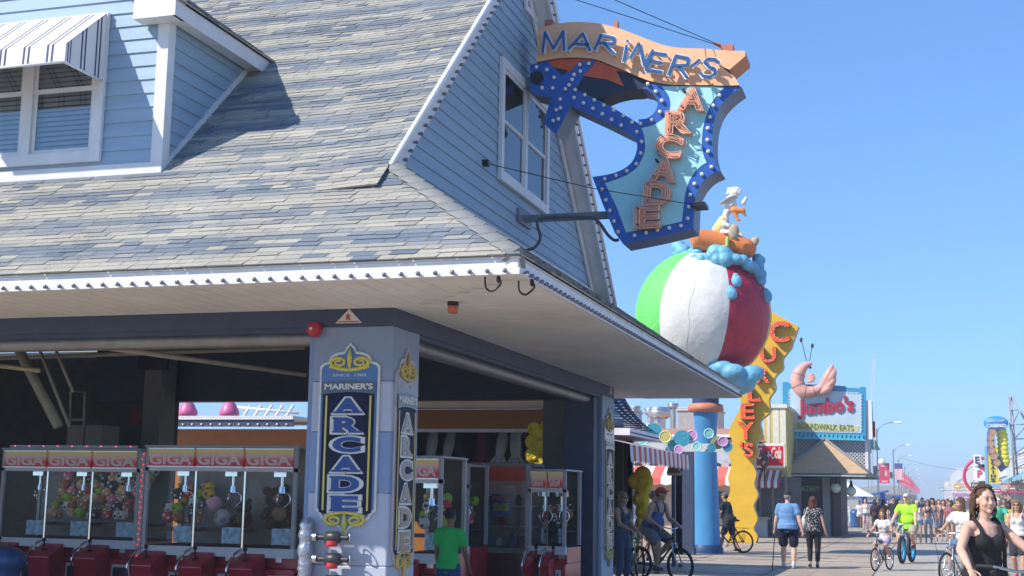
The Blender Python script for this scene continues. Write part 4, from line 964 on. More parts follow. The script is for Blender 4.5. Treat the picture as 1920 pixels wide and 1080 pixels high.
cxm, wm = at_front(272, 556, 16.0)
m2 = claw_machine('three bay claw machine nearest the corner pillar, brown gorilla inside', (cxm, 16.0, 0), 3, (wm-.06)/3, 2.2)
cxn, wn = at_front(2, 261, 17.15)
m1 = claw_machine('three bay claw machine left of the red light post', (cxn, 17.15, 0), 3, (wn-.06)/3, 2.19)
# red light post between them
p = AY(266, 900, 16.8); lp = thing('led_post', 'slim grey post of small red lights between two claw machines', 'light post', (p.x, 16.8, 0))
mb = MB(); mb.box((p.x-.035, 16.8, 0), (p.x+.035, 16.86, 2.13)); mb.build('post', MGREY, lp)
LED = mat('led_red', (.8, .03, .03), .3, emit=1.2)
bulbs(lp, [(p.x+.012*(-1)**k, 16.8, .3+k*.075) for k in range(25)], (0, -1, 0), LED, .011, .004, 'led')
mb = MB(); a = AY(20, 838, 17.1); b = AY(258, 838, 17.1)
mb.box((a.x, 17.08, 2.192), (b.x, 17.12, 2.23)); ls_ = tag(mb.build('light_strip', MGREY), 'strip of pink lights along the top of the left claw machine', 'light strip')
bulbs(ls_, [(a.x+.1+k*(b.x-a.x-.2)/8, 17.08, 2.215) for k in range(9)], (0, -1, 0), mat('led_pink', (.8, .1, .3), .3, emit=1.0), .012, .004, 'led')
# plush toys
PL = {}
def plush(label, loc, r, colb, cole, kind='bear', group='plush toys in the claw machines', rz=0):
    key = (colb, cole, kind)
    if key not in PL:
        t = thing('plush_toy', label, 'plush toy', (0, 0, 0), 0, group)
        fb = mm('plush%s' % (colb,), colb, rough=.95, var=.25, scale=30, bump=.6, bscale=90); fe = mm('plush%s' % (cole,), cole, rough=.95, var=.25, scale=30)
        mb = MB()
        if kind == 'ball': mb.sph((0, 0, 1), (1, 1, .98), 14); 
        elif kind == 'bear':
            mb.sph((0, .1, .75), (.75, .65, .75)); mb.sph((0, -.05, 1.75), (.72, .66, .64))
            for s in (-1, 1): mb.sph((s*.55, 0, 2.25), (.26, .14, .26)); mb.caps((s*.6, -.1, 1.1), (s*.9, -.45, .75), .25, .2); mb.caps((s*.4, -.2, .3), (s*.6, -.75, .22), .28, .26)
        elif kind == 'long':                                    # a doll that hangs head down
            mb.sph((0, 0, 1.6), (.55, .5, 1.7)); mb.sph((0, -.1, -.35), (.42, .4, .45))
            for s in (-1, 1): mb.caps((s*.35, 0, .4), (s*.75, -.1, -.25), .17, .13); mb.caps((s*.2, 0, -.6), (s*.3, 0, -1.4), .14, .1)
        mb.build('plush_body', fb, t, world=False)
        mb = MB()
        if kind == 'ball': mb.sph((-.3, -.88, 1.2), (.28, .16, .3)); mb.sph((.4, -.8, .7), (.3, .2, .25)); mb.sph((0, -.3, 1.8), (.35, .3, .2))
        elif kind == 'bear': mb.sph((0, -.62, 1.62), (.3, .22, .24)); mb.sph((0, -.5, .75), (.42, .2, .45))
        else: mb.sph((0, -.42, -.35), (.2, .1, .2)); mb.torus((0, 0, .05), (0, 0, 1), .48, .1, 16)
        mb.build('plush_patch', fe, t, world=False)
        t.scale = (r,)*3; PL[key] = t; o = t
    else: o = copy_tree(PL[key]); o.scale = (r,)*3
    o['label'] = label; o['group'] = group
    o.location = loc; o.rotation_euler = (random.uniform(-.2, .2), random.uniform(-.2, .2), rz)
    return o
rnd = random.Random(11)
pal = [((.5, .06, .08), (.6, .5, .4), 'red'), ((.62, .6, .58), (.04, .04, .04), 'white'), ((.55, .2, .3), (.7, .5, .5), 'pink'), ((.3, .13, .05), (.5, .35, .2), 'brown'), ((.6, .42, .04), (.1, .08, .02), 'yellow'), ((.05, .05, .055), (.5, .5, .5), 'black'), ((.28, .42, .06), (.1, .2, .02), 'green'), ((.5, .32, .18), (.6, .5, .4), 'tan')]
bw1 = (wn-.06)/3; xm = cxn-wn/2
kinds_ = [('bear', 'bear'), ('ball', 'ball')]
def heap(x0, x1, Y, rows, z0, tag_, r0=.085):
    for k in range(rows):
        n = int((x1-x0)/(r0*1.75)); 
        for j in range(n):
            c = rnd.choice(pal); kd = rnd.choice(('bear', 'ball', 'ball')); r_ = r0*rnd.uniform(.85, 1.1)*(1 if kd == 'ball' else .55)
            plush('small %s %s plush heaped in %s' % (c[2], 'round' if kd == 'ball' else 'bear', tag_), (x0+(j+.5)*(x1-x0)/n+rnd.uniform(-.03, .03), Y+.72-.12*(rows-k)*.6+rnd.uniform(-.04, .04), z0+k*r0*1.25), r_, c[0], c[1], kd, 'small plush heaped in the claw machines', rnd.uniform(-.6, .6))
heap(xm+bw1*.9, xm+bw1*2.95, 17.15, 7, 1.15, 'the left claw machine')
bw2 = (wm-.06)/3; xm2 = cxm-wm/2
heap(xm2+.06, xm2+bw2*1.0, 16.0, 5, 1.15, 'the bay left of the gorilla')
plush('large brown gorilla plush sitting in the claw machine bay beside the corner pillar', (xm2+bw2*2.4, 16.6, 1.1), .24, (.07, .03, .018), (.2, .11, .06), 'bear', 'big plush toys behind glass', .5)
plush('dark brown shaggy plush sitting in the middle claw bay', (xm2+bw2*1.65, 16.55, 1.1), .16, (.055, .03, .015), (.1, .06, .03), 'bear', 'big plush toys behind glass', -.3)
plush('pale grey plush ball in the middle claw bay', (xm2+bw2*1.25, 16.55, 1.1), .13, (.4, .42, .46), (.2, .2, .25), 'ball', 'big plush toys behind glass')
plush('pink plush ball in the middle claw bay', (xm2+bw2*1.0, 16.6, 1.3), .12, (.6, .35, .45), (.5, .3, .4), 'ball', 'big plush toys behind glass')
# blue rounded kiddie stool at the very left
p = AY(15, 1055, 15.6); mb = MB(); mb.sph((p.x-.1, 15.6, .62), (.36, .3, .2), 16); mb.cyl((p.x-.1, 15.6, 0), (p.x-.1, 15.6, .6), .25, seg=16); ob = mb.build('arcade_stool', mat('stool_blue', (.05, .12, .3), .35, coat=.3), remesh=.03, smooth=4); tag(ob, 'round blue arcade stool in front of the left claw machine', 'stool')
# cardboard boxes on the dark shelf
for (x0, x1, y0, lab) in ((125, 192, 797, 'pale storage box'),):
    a, b = AY(x0, 830, 18.9), AY(x1, y0, 18.9); mb = MB(); mb.box((a.x, 18.9, 2.2), (b.x, 19.4, b.z)); mb.box(((a.x+b.x)/2-.01, 18.89, 2.2), ((a.x+b.x)/2+.01, 18.899, b.z), 1)
    tag(mb.build('storage_box', [mat('box_card', (.24, .23, .21), .8), DARKB], bevel=.01), 'pale storage box above the left claw machines', 'box')
a, b = AY(0, 836, 19.2), AY(295, 812, 19.2); mb = MB(); mb.box((a.x, 18.8, 2.14), (b.x, 19.6, 2.195)); mb.box((a.x, 19.55, 0), (b.x, 19.6, 2.14)); tag(mb.build('storage_shelf', DARKW), 'dark storage shelf behind the left claw machines', 'shelf')
p = AY(256, 782, 21.9); mb = MB(); mb.box((p.x-.12, 21.88, p.z-.13), (p.x+.12, 21.94, p.z+.13)); tag(mb.build('exit_box', mat('dull_red', (.25, .02, .02), .5)), 'small dull red exit box high on the dark wall', 'exit light')

# right-hand group seen through the boardwalk opening
def small(xa, xb, Y, label, bays=1, Hh=2.05, rz=0, text='GIGA'):
    c, w = at_front(xa, xb, Y); return claw_machine(label, (c, Y, 0), bays, (w-.06)/bays, Hh, rz, text)
small(752, 829, 15.9, 'single bay prize machine half hidden by the corner pillar', 1, 2.08)
small(826, 879, 18.6, 'single bay prize machine behind the boy in the green shirt', 1, 2.04)
small(990, 1061, 19.4, 'two bay prize machine with round red consoles beside the narrow side pillar', 2, 2.0)
cA, wA = at_front(752, 829, 15.9); heap(cA-wA/2+.06, cA+wA/2-.05, 15.9, 4, 1.15, 'the machine beside the corner pillar')
cA, wA = at_front(826, 879, 18.6); heap(cA-wA/2+.05, cA+wA/2-.05, 18.6, 4, 1.15, 'the machine behind the boy', .075)
cA, wA = at_front(990, 1061, 19.4); heap(cA-wA/2+.05, cA+wA/2-.05, 19.4, 3, 1.15, 'the machine with round red consoles', .075)
# central prize cabinet
YP = 19.9; a, b = AY(876, 900, YP).x, AY(994, 900, YP).x
pc = thing('prize_cabinet', 'tall glass prize cabinet with dark red header and grey posts', 'cabinet', ((a+b)/2, YP, 0))
mb = MB(); mb.box((a, YP, 0), (b, YP+.8, .72)); mb.build('cabinet_base', mat('dark_red', (.09, .008, .014), .4, coat=.3), pc)
mb = MB(); mb.box((a+.05, YP, 1.82), (b-.05, YP+.06, 2.05)); mb.build('header_panel', mat('header_maroon', (.3, .04, .02), .4, var=.3, scale=2, emit=.05), pc)  # faint glow put in to brighten the header
for x in (a, b-.07): mb = MB(); mb.box((x, YP-.01, .0), (x+.07, YP+.07, 2.08)); mb.build('corner_post', MGREY, pc)
mb = MB(); mb.box((a, YP-.005, .721), (b, YP+.1, .8)); mb.box((a, YP+.74, .72), (b, YP+.8, 2.05)); mb.box((a, YP, 2.051), (b, YP+.8, 2.1)); mb.build('cabinet_frame', GREYW, pc)
mb = MB(); mb.poly([(a+.07, YP+.03, .8), (b-.07, YP+.03, .8), (b-.07, YP+.03, 1.82), (a+.07, YP+.03, 1.82)]); mb.build('glass_pane', GLASS, pc)
mb = MB(); mb.cyl((a+.1, YP+.1, 1.86), (b-.1, YP+.1, 1.86), .012, seg=8); mb.build('case_tube', TUBE, pc)
for z in (1.1, 1.42): mb = MB(); mb.box((a+.07, YP+.3, z), (b-.07, YP+.7, z+.02)); mb.build('shelf', GREYW, pc)
mb = MB(); c = (a+b)/2+.02; mb.box((c-.15, YP+.045, 1.3), (c+.19, YP+.05, 1.62)); mb.build('poster', mat('poster_blue', (.03, .07, .22), .4, var=.4, scale=6), pc)
pt = MB(); put_text(pt, 'PRIZES', V((c+.02, YP+.043, 1.55)), (1, 0, 0), (0, 0, 1), (0, -1, 0), w=.28, h=.07, depth=.002, center=True, bold=.03, extrude=.05); pt.build('poster_lettering', mat('poster_red', (.45, .12, .1), .5), pc)
mb = MB(); mb.box((c-.11, YP+.042, 1.36), (c+.15, YP+.044, 1.48)); mb.build('poster_picture', mat('poster_green', (.2, .25, .05), .5, var=.5, scale=10), pc)
for k, (x, z) in enumerate(((.2, 1.12), (.45, 1.12), (.7, 1.12), (.25, 1.44), (.7, 1.44), (.2, .82), (.4, .82), (.62, .82), (.8, .82))):
    mb = MB(); s = rnd.uniform(.05, .075); x = a+(b-a)*x
    mb.cbox((x, YP+.42, z+s), (s*1.6, s*1.4, s*2)); mb.cyl((x, YP+.42, z+2*s), (x, YP+.42, z+2.4*s), s*.5, seg=10)
    cc = rnd.choice([(.06, .1, .2, 'blue'), (.4, .38, .36, 'white'), (.2, .03, .05, 'red'), (.03, .03, .03, 'black')])
    tag(mb.build('boxed_prize', cl(cc[:3], .5), bevel=.01), 'small %s boxed prize on a shelf of the red prize cabinet' % cc[3], 'prize', 'boxed prizes in the cabinet')

# ------------------------------------------------------------------ prize stand behind the arcade, seen through the back openings
ORW = mat('stand_orange', (.30, .115, .02), .6, var=.08)
st1 = thing('prize_stand', 'orange prize stand with pale soffit behind the arcade', 'stall', (-8.5, 27.5, 0))
mb = MB(); mb.box((-11.2, 27.2, 3.0), (-6.8, 27.3, 3.42)); mb.build('orange_header', ORW, st1)
mb = MB(); mb.prism([V((-11.4, 25.9, 3.62)), V((-6.75, 25.9, 3.62)), V((-6.75, 27.31, 3.43)), V((-11.4, 27.31, 3.43))], (0, 0, .08)); mb.box((-11.3, 25.85, 3.62), (-6.75, 25.899, 3.85)); mb.build('canopy', SOFFIT, st1)
mb = MB(); mb.box((-11.2, 27.19, 2.93), (-6.8, 27.29, 2.999)); bs = mb.build('bulb_rail', MWHITE, st1); bulbs(bs, [(-11+k*.3, 27.19, 2.965) for k in range(14)], (0, -1, 0), BULBW, .025, .01)
mb = MB(); mb.box((-11.2, 31, 0), (-6.8, 31.1, 3.4)); mb.box((-11.2, 27.31, 3.35), (-6.8, 31, 3.4)); mb.box((-11.3, 27.3, 0), (-11.2, 31, 3.4)); mb.build('stand_wall', DARKW, st1)
mb = MB(); mb.box((-11, 27.3, 0), (-6.9, 27.8, 1.0)); mb.build('counter', ORW, st1)
for k, x in enumerate((808, 838, 937, 968)):
    p = AY(x, 800, 27.9); plush('long white plush doll hanging head down under the orange stand header', (p.x, 27.9, p.z-.75), .23, (.42, .44, .47), (.3, .35, .4), 'long', 'white plush dolls hanging in the stand')
for (x, y, c, e, n) in ((865, 800, (.02, .04, .09), (.1, .3, .3), 'navy'), (905, 800, (.15, .02, .07), (.2, .05, .1), 'magenta'), (993, 805, (.015, .018, .025), (.1, .3, .3), 'black')):
    p = AY(x, y, 28.2); plush('dark %s plush doll hanging among the white ones' % n, (p.x, 28.2, p.z-.7), .24, c, e, 'long', 'dark plush dolls hanging in the stand')
YELF = (.62, .47, .02)
for (x, y, r_) in ((1012, 812, .17), (1034, 815, .16), (1013, 838, .19), (1036, 842, .17), (1012, 862, .17), (1034, 868, .16), (1000, 826, .17), (1000, 852, .18), (1002, 800, .15), (1022, 795, .14)):
    p = AY(x, y, 26.9); plush('round yellow plush in the bunch beside the narrow side pillar', (p.x, 26.9, p.z-.2), r_, YELF, (.55, .4, .02), 'ball', 'yellow plush balls inside the stand')
for (x, y) in ((1015, 915), (1035, 925), (1015, 950), (1036, 960), (1015, 985), (1036, 990)):
    p = AY(x, y, 27.0); plush('round yellow plush in the bunch beside the narrow side pillar', (p.x, 27, p.z-.2), .19, YELF, (.55, .4, .02), 'ball', 'yellow plush balls inside the stand')
YL = 33.0
st2 = thing('white_edged_stand', 'orange walled stand with white coping and bulbs seen over the claw machines', 'stall', (-16, YL, 0))
a, b = AY(250, 780, YL), AY(552, 786, YL); zc = AY(440, 780, YL).z; zc2 = AY(440, 787, YL).z; zb_ = AY(440, 800, YL).z
mb = MB(); mb.box((a.x, YL-.1, zc2), (b.x, YL+3, zc)); mb.build('coping', MWHITE, st2)
mb = MB(); mb.box((a.x, YL-.05, zb_), (b.x, YL, zc2-.002)); br = mb.build('bulb_rail', NAVY, st2); bulbs(br, [(a.x+.2+k*.29, YL-.05, zb_+.06) for k in range(int((b.x-a.x)/.29))], (0, -1, 0), BULBW, .03, .01)
mb = MB(); mb.box((a.x, YL+1.3, 0), (b.x+.6, YL+3, zb_)); mb.build('stand_wall', ORW, st2)  # setback added so that the coping keeps the wall in shade
# pink ride cars beyond it
PINK = mat('ride_pink', (.6, .12, .3), .4)
for x in (352, 430):
    p = AY(x, 772, 41); rd = thing('ride_lamp', 'pink domed ride car hanging above the %s of the white coping' % ('left end' if x < 400 else 'middle'), 'ride car', p)
    mb = MB(); mb.lathe([(.02, .55), (.08, .4), (.22, .25), (.34, 0), (.34, -.12), (.2, -.2)], p, 14); mb.build('dome', PINK, rd); mb = MB(); mb.cyl(p+V((0, 0, .5)), p+V((0, 0, 1.4)), .02, seg=6); mb.build('hanger', BLACK, rd)
rt_ = thing('ride_truss', 'white lattice ride truss beyond the orange stand', 'ride', AY(500, 780, 42)); mb = MB()
for k in range(5): mb.tube([AY(445+k*20, 800, 42), AY(470+k*20, 760, 42)], .05, 6)
mb.tube([AY(430, 762, 42), AY(560, 775, 42)], .05, 6); mb.build('lattice', GLOSSW, rt_)
# ------------------------------------------------------------------ striped booth beside the arcade
PB = AY(1219, 815, 31.5); X0, Z0 = PB.x, PB.z
bt = thing('striped_booth', 'booth with flared navy shingle roof and red and white awning next to the arcade', 'booth', (X0-3, 28.6, 0))
NSH = rampmat('navy_shingles', 'tone', [(0, (.015, .03, .065)), (.5, (.03, .05, .1)), (1, (.05, .075, .14))])
mb = MB(); c = V((X0-1.1, 29.9, 0)); SX = .8; prof = [(1.65, 0), (1.3, .22), (.95, .6), (.66, 1.15), (.5, 1.8)]
sl = [V((SX, 1, 0)), V((-SX, 1, 0)), V((-SX, -1, 0)), V((SX, -1, 0))]
fine = spline([(a, b) for a, b in prof], 7)
for i in range(4):
    d0, d1 = sl[i], sl[(i+1) % 4]
    for p, q in zip(fine, fine[1:]):
        n = 26
        for k in range(n):
            A = lambda t, w, z: c+(d0.lerp(d1, t))*w+V((0, 0, Z0+z))
            f = mb._new([A(k/n, p.x, p.y)+V((0, 0, .012)), A((k+1)/n, p.x, p.y)+V((0, 0, .012)), A((k+1)/n, q.x, q.y), A(k/n, q.x, q.y)], [(0, 3, 2, 1)]); mb.tone(f, random.random())
mb.build('flared_roof', NSH, bt)
mb = MB(); mb.box((c.x-1.3, c.y-1.65, Z0-.16), (c.x+1.3, c.y+1.65, Z0-.01)); fb = mb.build('fascia', WHITE, bt)
bulbs(fb, [(c.x+1.3, c.y-1.6+k*.16, Z0-.1) for k in range(20)], (1, 0, 0), BULB, .02, .015)
mb = MB(); mb.box((c.x-1.2, c.y-1.5, 0), (c.x-1.1, c.y+1.5, Z0-.16)); mb.box((c.x-1.1, c.y+1.4, 0), (c.x+.7, c.y+1.5, Z0-.16)); mb.build('booth_wall', DARKW, bt)
mb = MB(); mb.box((c.x-1.0, c.y-1.4, 0), (c.x+.3, c.y+1.2, 1.0)); mb.build('counter', ORW, bt)
for y in (c.y-1.5, c.y+1.4): mb = MB(); mb.box((c.x+.6, y, 0), (c.x+.72, y+.12, Z0-.16)); mb.build('booth_post', GREYW, bt)
CRE = mat('awning_red', (.62, .13, .1), .8, bump=.1, bscale=200)
def street_awning(parent, xa, xb, za, zb, y0, y1, drop, wd=.3, m=(CANV, CRE), name='striped_awning'):
    """awning that slopes out over the boardwalk (+x), stripes down the slope, scalloped valance"""
    mb = MB(); y = y0; k = 0
    while y < y1-.02:
        e = min(y+wd, y1)
        mb._new([(xa, y, za), (xa, e, za), (xb, e, zb), (xb, y, zb)], [(0, 3, 2, 1)], k % 2)
        mb._new([(xb, y, zb), (xb, e, zb), (xb+.02, e, zb-drop*.8), (xb+.02, (y+e)/2, zb-drop), (xb+.02, y, zb-drop*.8)], [(0, 4, 3, 2, 1)], k % 2)
        y = e; k += 1
    return mb.build(name, list(m), parent)
aw1 = AY(1250, 864, 31.6)
street_awning(bt, c.x+.7, c.x+1.3+.75, Z0-.2, aw1.z+.12, 24.75, 31.3, .36, .26)
# yellow plush hanging in a column under the awning
for k, (x, y) in enumerate(((1203, 888), (1207, 912), (1203, 935), (1206, 958), (1204, 980), (1194, 900), (1212, 900))):
    p = AY(x, y, 30.4); plush('round yellow plush in the string under the striped booth awning', (p.x, 30.4, p.z-.22), .2, YELF, (.55, .4, .02), 'ball', 'yellow plush balls under the booth awning')

# ------------------------------------------------------------------ bubble disc sign
YBU = 36.5
bu = thing('bubble_sign', 'row of painted discs like soap bubbles mounted on a pale beam', 'sign', AY(1300, 850, YBU))
mb = MB(); a, b = AY(1205, 838, YBU+.4), AY(1360, 838, YBU+.4); mb.box((a.x, YBU+.4, a.z-.12), (b.x, YBU+.6, a.z+.1)); mb.build('beam', mat('beam_pale', (.55, .56, .58), .6), bu)
DC_ = {'t': (.05, .28, .4), 'y': (.52, .46, .16), 'p': (.52, .3, .48), 'm': (.26, .56, .54), 'c': (.16, .46, .54), 'o': (.42, .37, .2)}
for k, (x, y, r_, cc, d) in enumerate(((1225, 810, 16, 't', 0), (1206, 826, 9, 'm', -.1), (1248, 819, 11, 'y', -.12), (1264, 833, 14, 'c', .1), (1279, 822, 15, 't', -.05), (1273, 843, 8, 'p', -.2), (1298, 817, 10, 'p', .05), (1307, 837, 8, 'm', -.1), (1329, 813, 9, 'm', -.15), (1334, 840, 8, 't', -.1), (1345, 830, 12, 'o', .1), (1355, 828, 9, 'p', 0), (1364, 838, 9, 't', .05))):
    p = AY(x, y, YBU+d); rad = r_*YBU*1.02/2496; q = V((.25 if k > 7 else .05, -1, 0)).normalized()
    mb = MB(); mb.cyl(p, p+q*.05, rad, seg=28, smooth=False); mb.build('disc', cl(DC_[cc], .4), bu)
    if cc in 'ymp': mb = MB(); mb.torus(p+q*.05, q, rad*.94, .018, 28, 6); mb.build('disc_rim', cl(tuple(min(.75, v*1.5) for v in DC_[cc]), .4), bu)
# cut-out bear figure on a post
p = AY(1262, 890, 31.6); bz = thing('cutout_figure', 'flat painted bear cutout in a straw hat on a post beside the booth awning', 'sign', (p.x, 31.6, 0))
K = 31.6*1.03/2496
sil = lambda pts, nm, m, d, par: (lambda mb: (mb.prism([V((p.x+(x-1262)*K, 31.6+d, p.z-(y-890)*K)) for x, y in pts], (0, .04, 0)), mb.build(nm, m, par)))(MB())
sil([(1250, 888), (1252, 878), (1256, 872), (1253, 862), (1244, 854), (1250, 848), (1258, 850), (1262, 847), (1268, 852), (1270, 862), (1274, 866), (1271, 876), (1274, 882), (1279, 886), (1276, 891), (1252, 892)], 'figure_board', mat('cutout_cream', (.5, .46, .38), .6), 0, bz)
sil([(1253, 887), (1256, 872), (1255, 860), (1262, 853), (1269, 862), (1269, 876), (1276, 887)], 'figure_body', mat('cutout_brown', (.16, .1, .06), .6), -.02, bz)
sil([(1247, 854), (1260, 851), (1262, 855), (1250, 858)], 'figure_hat', mat('cutout_straw', (.4, .3, .15), .6), -.04, bz)
sil([(1257, 868), (1268, 868), (1268, 877), (1256, 877)], 'figure_shirt', mat('cutout_shirt', (.42, .38, .3), .6), -.03, bz)
mb = MB(); mb.cyl((p.x, 31.65, 0), (p.x, 31.65, p.z), .05, seg=8); mb.build('post', NAVY, bz)
# navy and white posts behind
for (x, w, m, n) in ((1272, .22, WHITE, 'white'), (1283, .5, NAVY, 'navy')):
    q = AY(x, 940, 38.6); mb = MB(); mb.box((q.x-w/2, 38.6, 0), (q.x+w/2, 38.9, 3.1)); mb.box((q.x-w/2-.04, 38.56, 3.1), (q.x+w/2+.04, 38.94, 3.2)); mb.box((q.x-w/2-.03, 38.57, 0), (q.x+w/2+.03, 38.93, .2))
    tag(mb.build('canopy_post', m), '%s square post behind the man in the red cap' % n, 'post')

# ------------------------------------------------------------------ food hall with roof fans
YF = 57
CREAM = mat('stucco_cream', (.55, .44, .32), .8, var=.08, bump=.2); SALM = mat('salmon_trim', (.5, .27, .2), .7)
fh = thing('food_hall', 'long cream food hall with salmon parapet behind the blue column', 'building', (-14, YF, 0))
xr_, zt_ = AY(1404, 900, YF).x, AY(1350, 804, YF).z
mb = MB(); mb.box((-26, YF, 0), (xr_, YF+14, zt_-.45)); mb.build('hall_wall', CREAM, fh)
mb = MB(); mb.box((-26, YF-.15, zt_-.25), (xr_+.02, YF+14, zt_)); mb.build('parapet', SALM, fh)
mb = MB(); mb.box((-26, YF-.2, zt_-.36), (xr_+.03, YF+14, zt_-.251)); mb.build('cornice', WHITE, fh)
mb = MB(); mb.box((-26, YF-.03, zt_-1.5), (xr_-.1, YF-.002, zt_-.55)); mb.build('sign_band', mat('hall_grey', (.4, .42, .46), .6, var=.3, scale=2), fh)
mb = MB()
for k in range(40): 
    x = xr_-.3-k*.34; mb.cyl((x, YF-.05, zt_-1.6), (x, YF-.02, zt_-1.6), .17, seg=14, m=k % 2)
mb.build('scallop_band', [mat('scallop_grey', (.45, .46, .47), .6), INK], fh)
def front_awning(parent, x0, x1, Y, za, zb, out, drop, wd, m, name='striped_awning'):
    mb = MB(); x = x0; k = 0
    while x < x1-.02:
        e = min(x+wd, x1)
        mb._new([(x, Y, za), (e, Y, za), (e, Y-out, zb), (x, Y-out, zb)], [(0, 3, 2, 1)], k % 2)
        mb._new([(x, Y-out, zb), (e, Y-out, zb), (e, Y-out-.02, zb-drop*.8), ((x+e)/2, Y-out-.02, zb-drop), (x, Y-out-.02, zb-drop*.8)], [(0, 4, 3, 2, 1)], k % 2)
        x = e; k += 1
    for xx in (x0, x1): mb._new([(xx, Y, za), (xx, Y-out, zb), (xx, Y-out, zb-drop*.7)], [(0, 1, 2)], 1)
    return mb.build(name, list(m), parent)
a, b = AY(1300, 880, YF-1), AY(1372, 905, YF-1); front_awning(fh, -16, b.x, YF-.05, a.z+.15, b.z+.15, 1.2, .3, .45, (CANV, CRE))
for k in range(5):
    x = xr_-1.9-k*2.6; mb = MB(); mb.box((x-.9, YF-.02, .95), (x+.9, YF+.05, 1.9)); mb.build('serving_hatch', DARKW, fh)
FAN = mat('fan_metal', (.55, .55, .56), .35, metal=.85, var=.12)
def fan(x, y, r_, Y, h=1):
    p = AY(x, y, Y); K = Y*1.02/2496; R_ = r_*K*1.25; z = p.z
    t = thing('exhaust_fan', 'silver drum exhaust fan on the roof left of the blue column', 'exhaust fan', (p.x, Y, zt_-.45), 0, 'silver exhaust fans on the food hall roof')
    mb = MB(); mb.lathe([(R_*.75, -.5*R_*h), (R_, -.35*R_*h), (R_, .35*R_*h), (R_*.9, .42*R_*h), (R_*.9, .55*R_*h), (R_*.2, .62*R_*h)], (p.x, Y, z), 20); mb.build('drum', FAN, t)
    mb = MB(); mb.lathe([(R_*.55, 0), (R_*.6, z-zt_+.45-.5*R_*h)], (p.x, Y, zt_-.45), 14); mb.build('stack', FAN, t)
    mb = MB(); mb.torus((p.x, Y, z+.36*R_*h), (0, 0, 1), R_, .03, 20, 5); mb.build('lip', FAN, t)
for a in ((1191, 767, 8, 63), (1221, 772, 10, 61), (1236, 775, 16, 59.5), (1262, 762, 8, 64), (1192, 790, 9, 60), (1219, 800, 9, 59)): fan(*a)
for (x0, x1, y0, Y_, n) in ((1166, 1188, 764, 62, 'left'), (1270, 1346, 763, 61, 'right')):
    a, b = AY(x0, 830, Y_), AY(x1, y0, Y_); mb = MB(); mb.box((a.x, Y_, zt_-.5), (b.x, Y_+2, b.z)); mb.box((a.x-.06, Y_-.06, b.z-.2), (b.x+.06, Y_+2.06, b.z-.1)); tag(mb.build('roof_duct', mat('duct', (.45, .42, .4), .5, metal=.3, var=.15), bevel=.04), 'boxy grey roof duct on the %s of the silver fans' % n, 'roof duct')
# yellow striped shop and cola sign
YY = 60
a, b = AY(1432, 765, YY), AY(1475, 835, YY)
ys = thing('striped_shop', 'yellow and white striped shop between the CURLEYS sign and the shrimp sign', 'shop', ((a.x+b.x)/2, YY, 0))
mb = MB(); mb.box((a.x, YY, 0), (b.x, YY+6, a.z)); mb.build('shop_wall', mat('shop_yellow', (.56, .44, .16), .7), ys)
mb = MB(); mb.box((a.x-.05, YY-.1, a.z), (b.x+.05, YY+6, a.z+.16)); 
for x in (1455, 1468): p = AY(x, 800, YY); mb.box((p.x-.13, YY-.02, b.z), (p.x+.13, YY-.001, a.z))
p = AY(1441, 800, YY); mb.box((p.x-.06, YY-.02, b.z), (p.x+.06, YY-.001, a.z)); mb.build('white_stripes', mat('shop_cream', (.66, .63, .5), .7), ys)
mb = MB(); p0, p1 = AY(1410, 1000, YY-.5), AY(1500, 895, YY-.5); mb.box((p0.x, YY-.3, 0), (p1.x, YY-.01, p1.z)); mb.build('shop_front', mat('front_grey', (.1, .1, .11), .6, var=.3), ys)
for x in (1425, 1449, 1474): q = AY(x, 950, YY-.4); mb = MB(); mb.box((q.x-.05, YY-.36, 0), (q.x+.05, YY-.301, p1.z)); mb.build('mullion', GREYW, ys)
front_awning(ys, AY(1421, 900, YY).x, AY(1468, 900, YY).x, YY-.31, AY(1430, 882, YY).z, AY(1440, 903, YY-1).z, 1.1, .3, .14, (CANV, mat('awning_maroon', (.3, .07, .08), .8)))
mb = MB(); q0, q1 = AY(1424, 970, YY-1), AY(1442, 1010, YY-1); mb.box((q0.x-.5, YY-1.2, .75), (q1.x, YY-.4, .85)); mb.box((q0.x-.3, YY-1.1, 0), (q1.x-.1, YY-.5, .75), 1); tag(mb.build('food_counter', [mat('counter_yellow', (.5, .45, .2), .6), MWHITE]), 'pale counter with yellow top beside the CURLEYS sign foot', 'counter')
YK_ = 58.5; a, b = AY(1416, 877, YK_), AY(1471, 831, YK_)
ck = thing('cola_sign', 'red cola sign with white script below the yellow striped wall', 'sign', ((a.x+b.x)/2, YK_, a.z))
mb = MB(); mb.box((a.x, YK_, a.z), (b.x, YK_+.2, b.z)); mb.build('sign_frame', WHITE, ck)
mb = MB(); mb.box((a.x+.06, YK_-.012, a.z+.1), (b.x-.06, YK_-.001, b.z-.12)); mb.build('sign_face', mat('cola_red', (.6, .015, .025), .35), ck)
mb = MB(); put_text(mb, 'Coca-Cola', V((a.x+.12, YK_-.02, a.z+.36)), (1, 0, .04), (0, 0, 1), (0, -1, 0), w=(b.x-a.x)-.26, h=.5, depth=.008, bold=.012, extrude=.05, shear=.35); mb.build('script_lettering', GLOSSW, ck)
p = AY(1433, 868, 57.6); mb = MB()
for (dx, dz, r_) in ((0, .1, .18), (.02, .38, .14), (-.05, .55, .12), (.12, .3, .1), (-.15, .2, .1), (.1, .6, .08)): mb.sph(p+V((dx, 0, dz-.15)), r_, 10)
mb.cyl(p+V((0, 0, -.8)), p, .05, seg=8); tag(mb.build('roof_ornament', mat('ornament', (.05, .03, .03), .6), remesh=.04, smooth=3), 'dark lumpy ornament standing in front of the red cola sign', 'ornament')
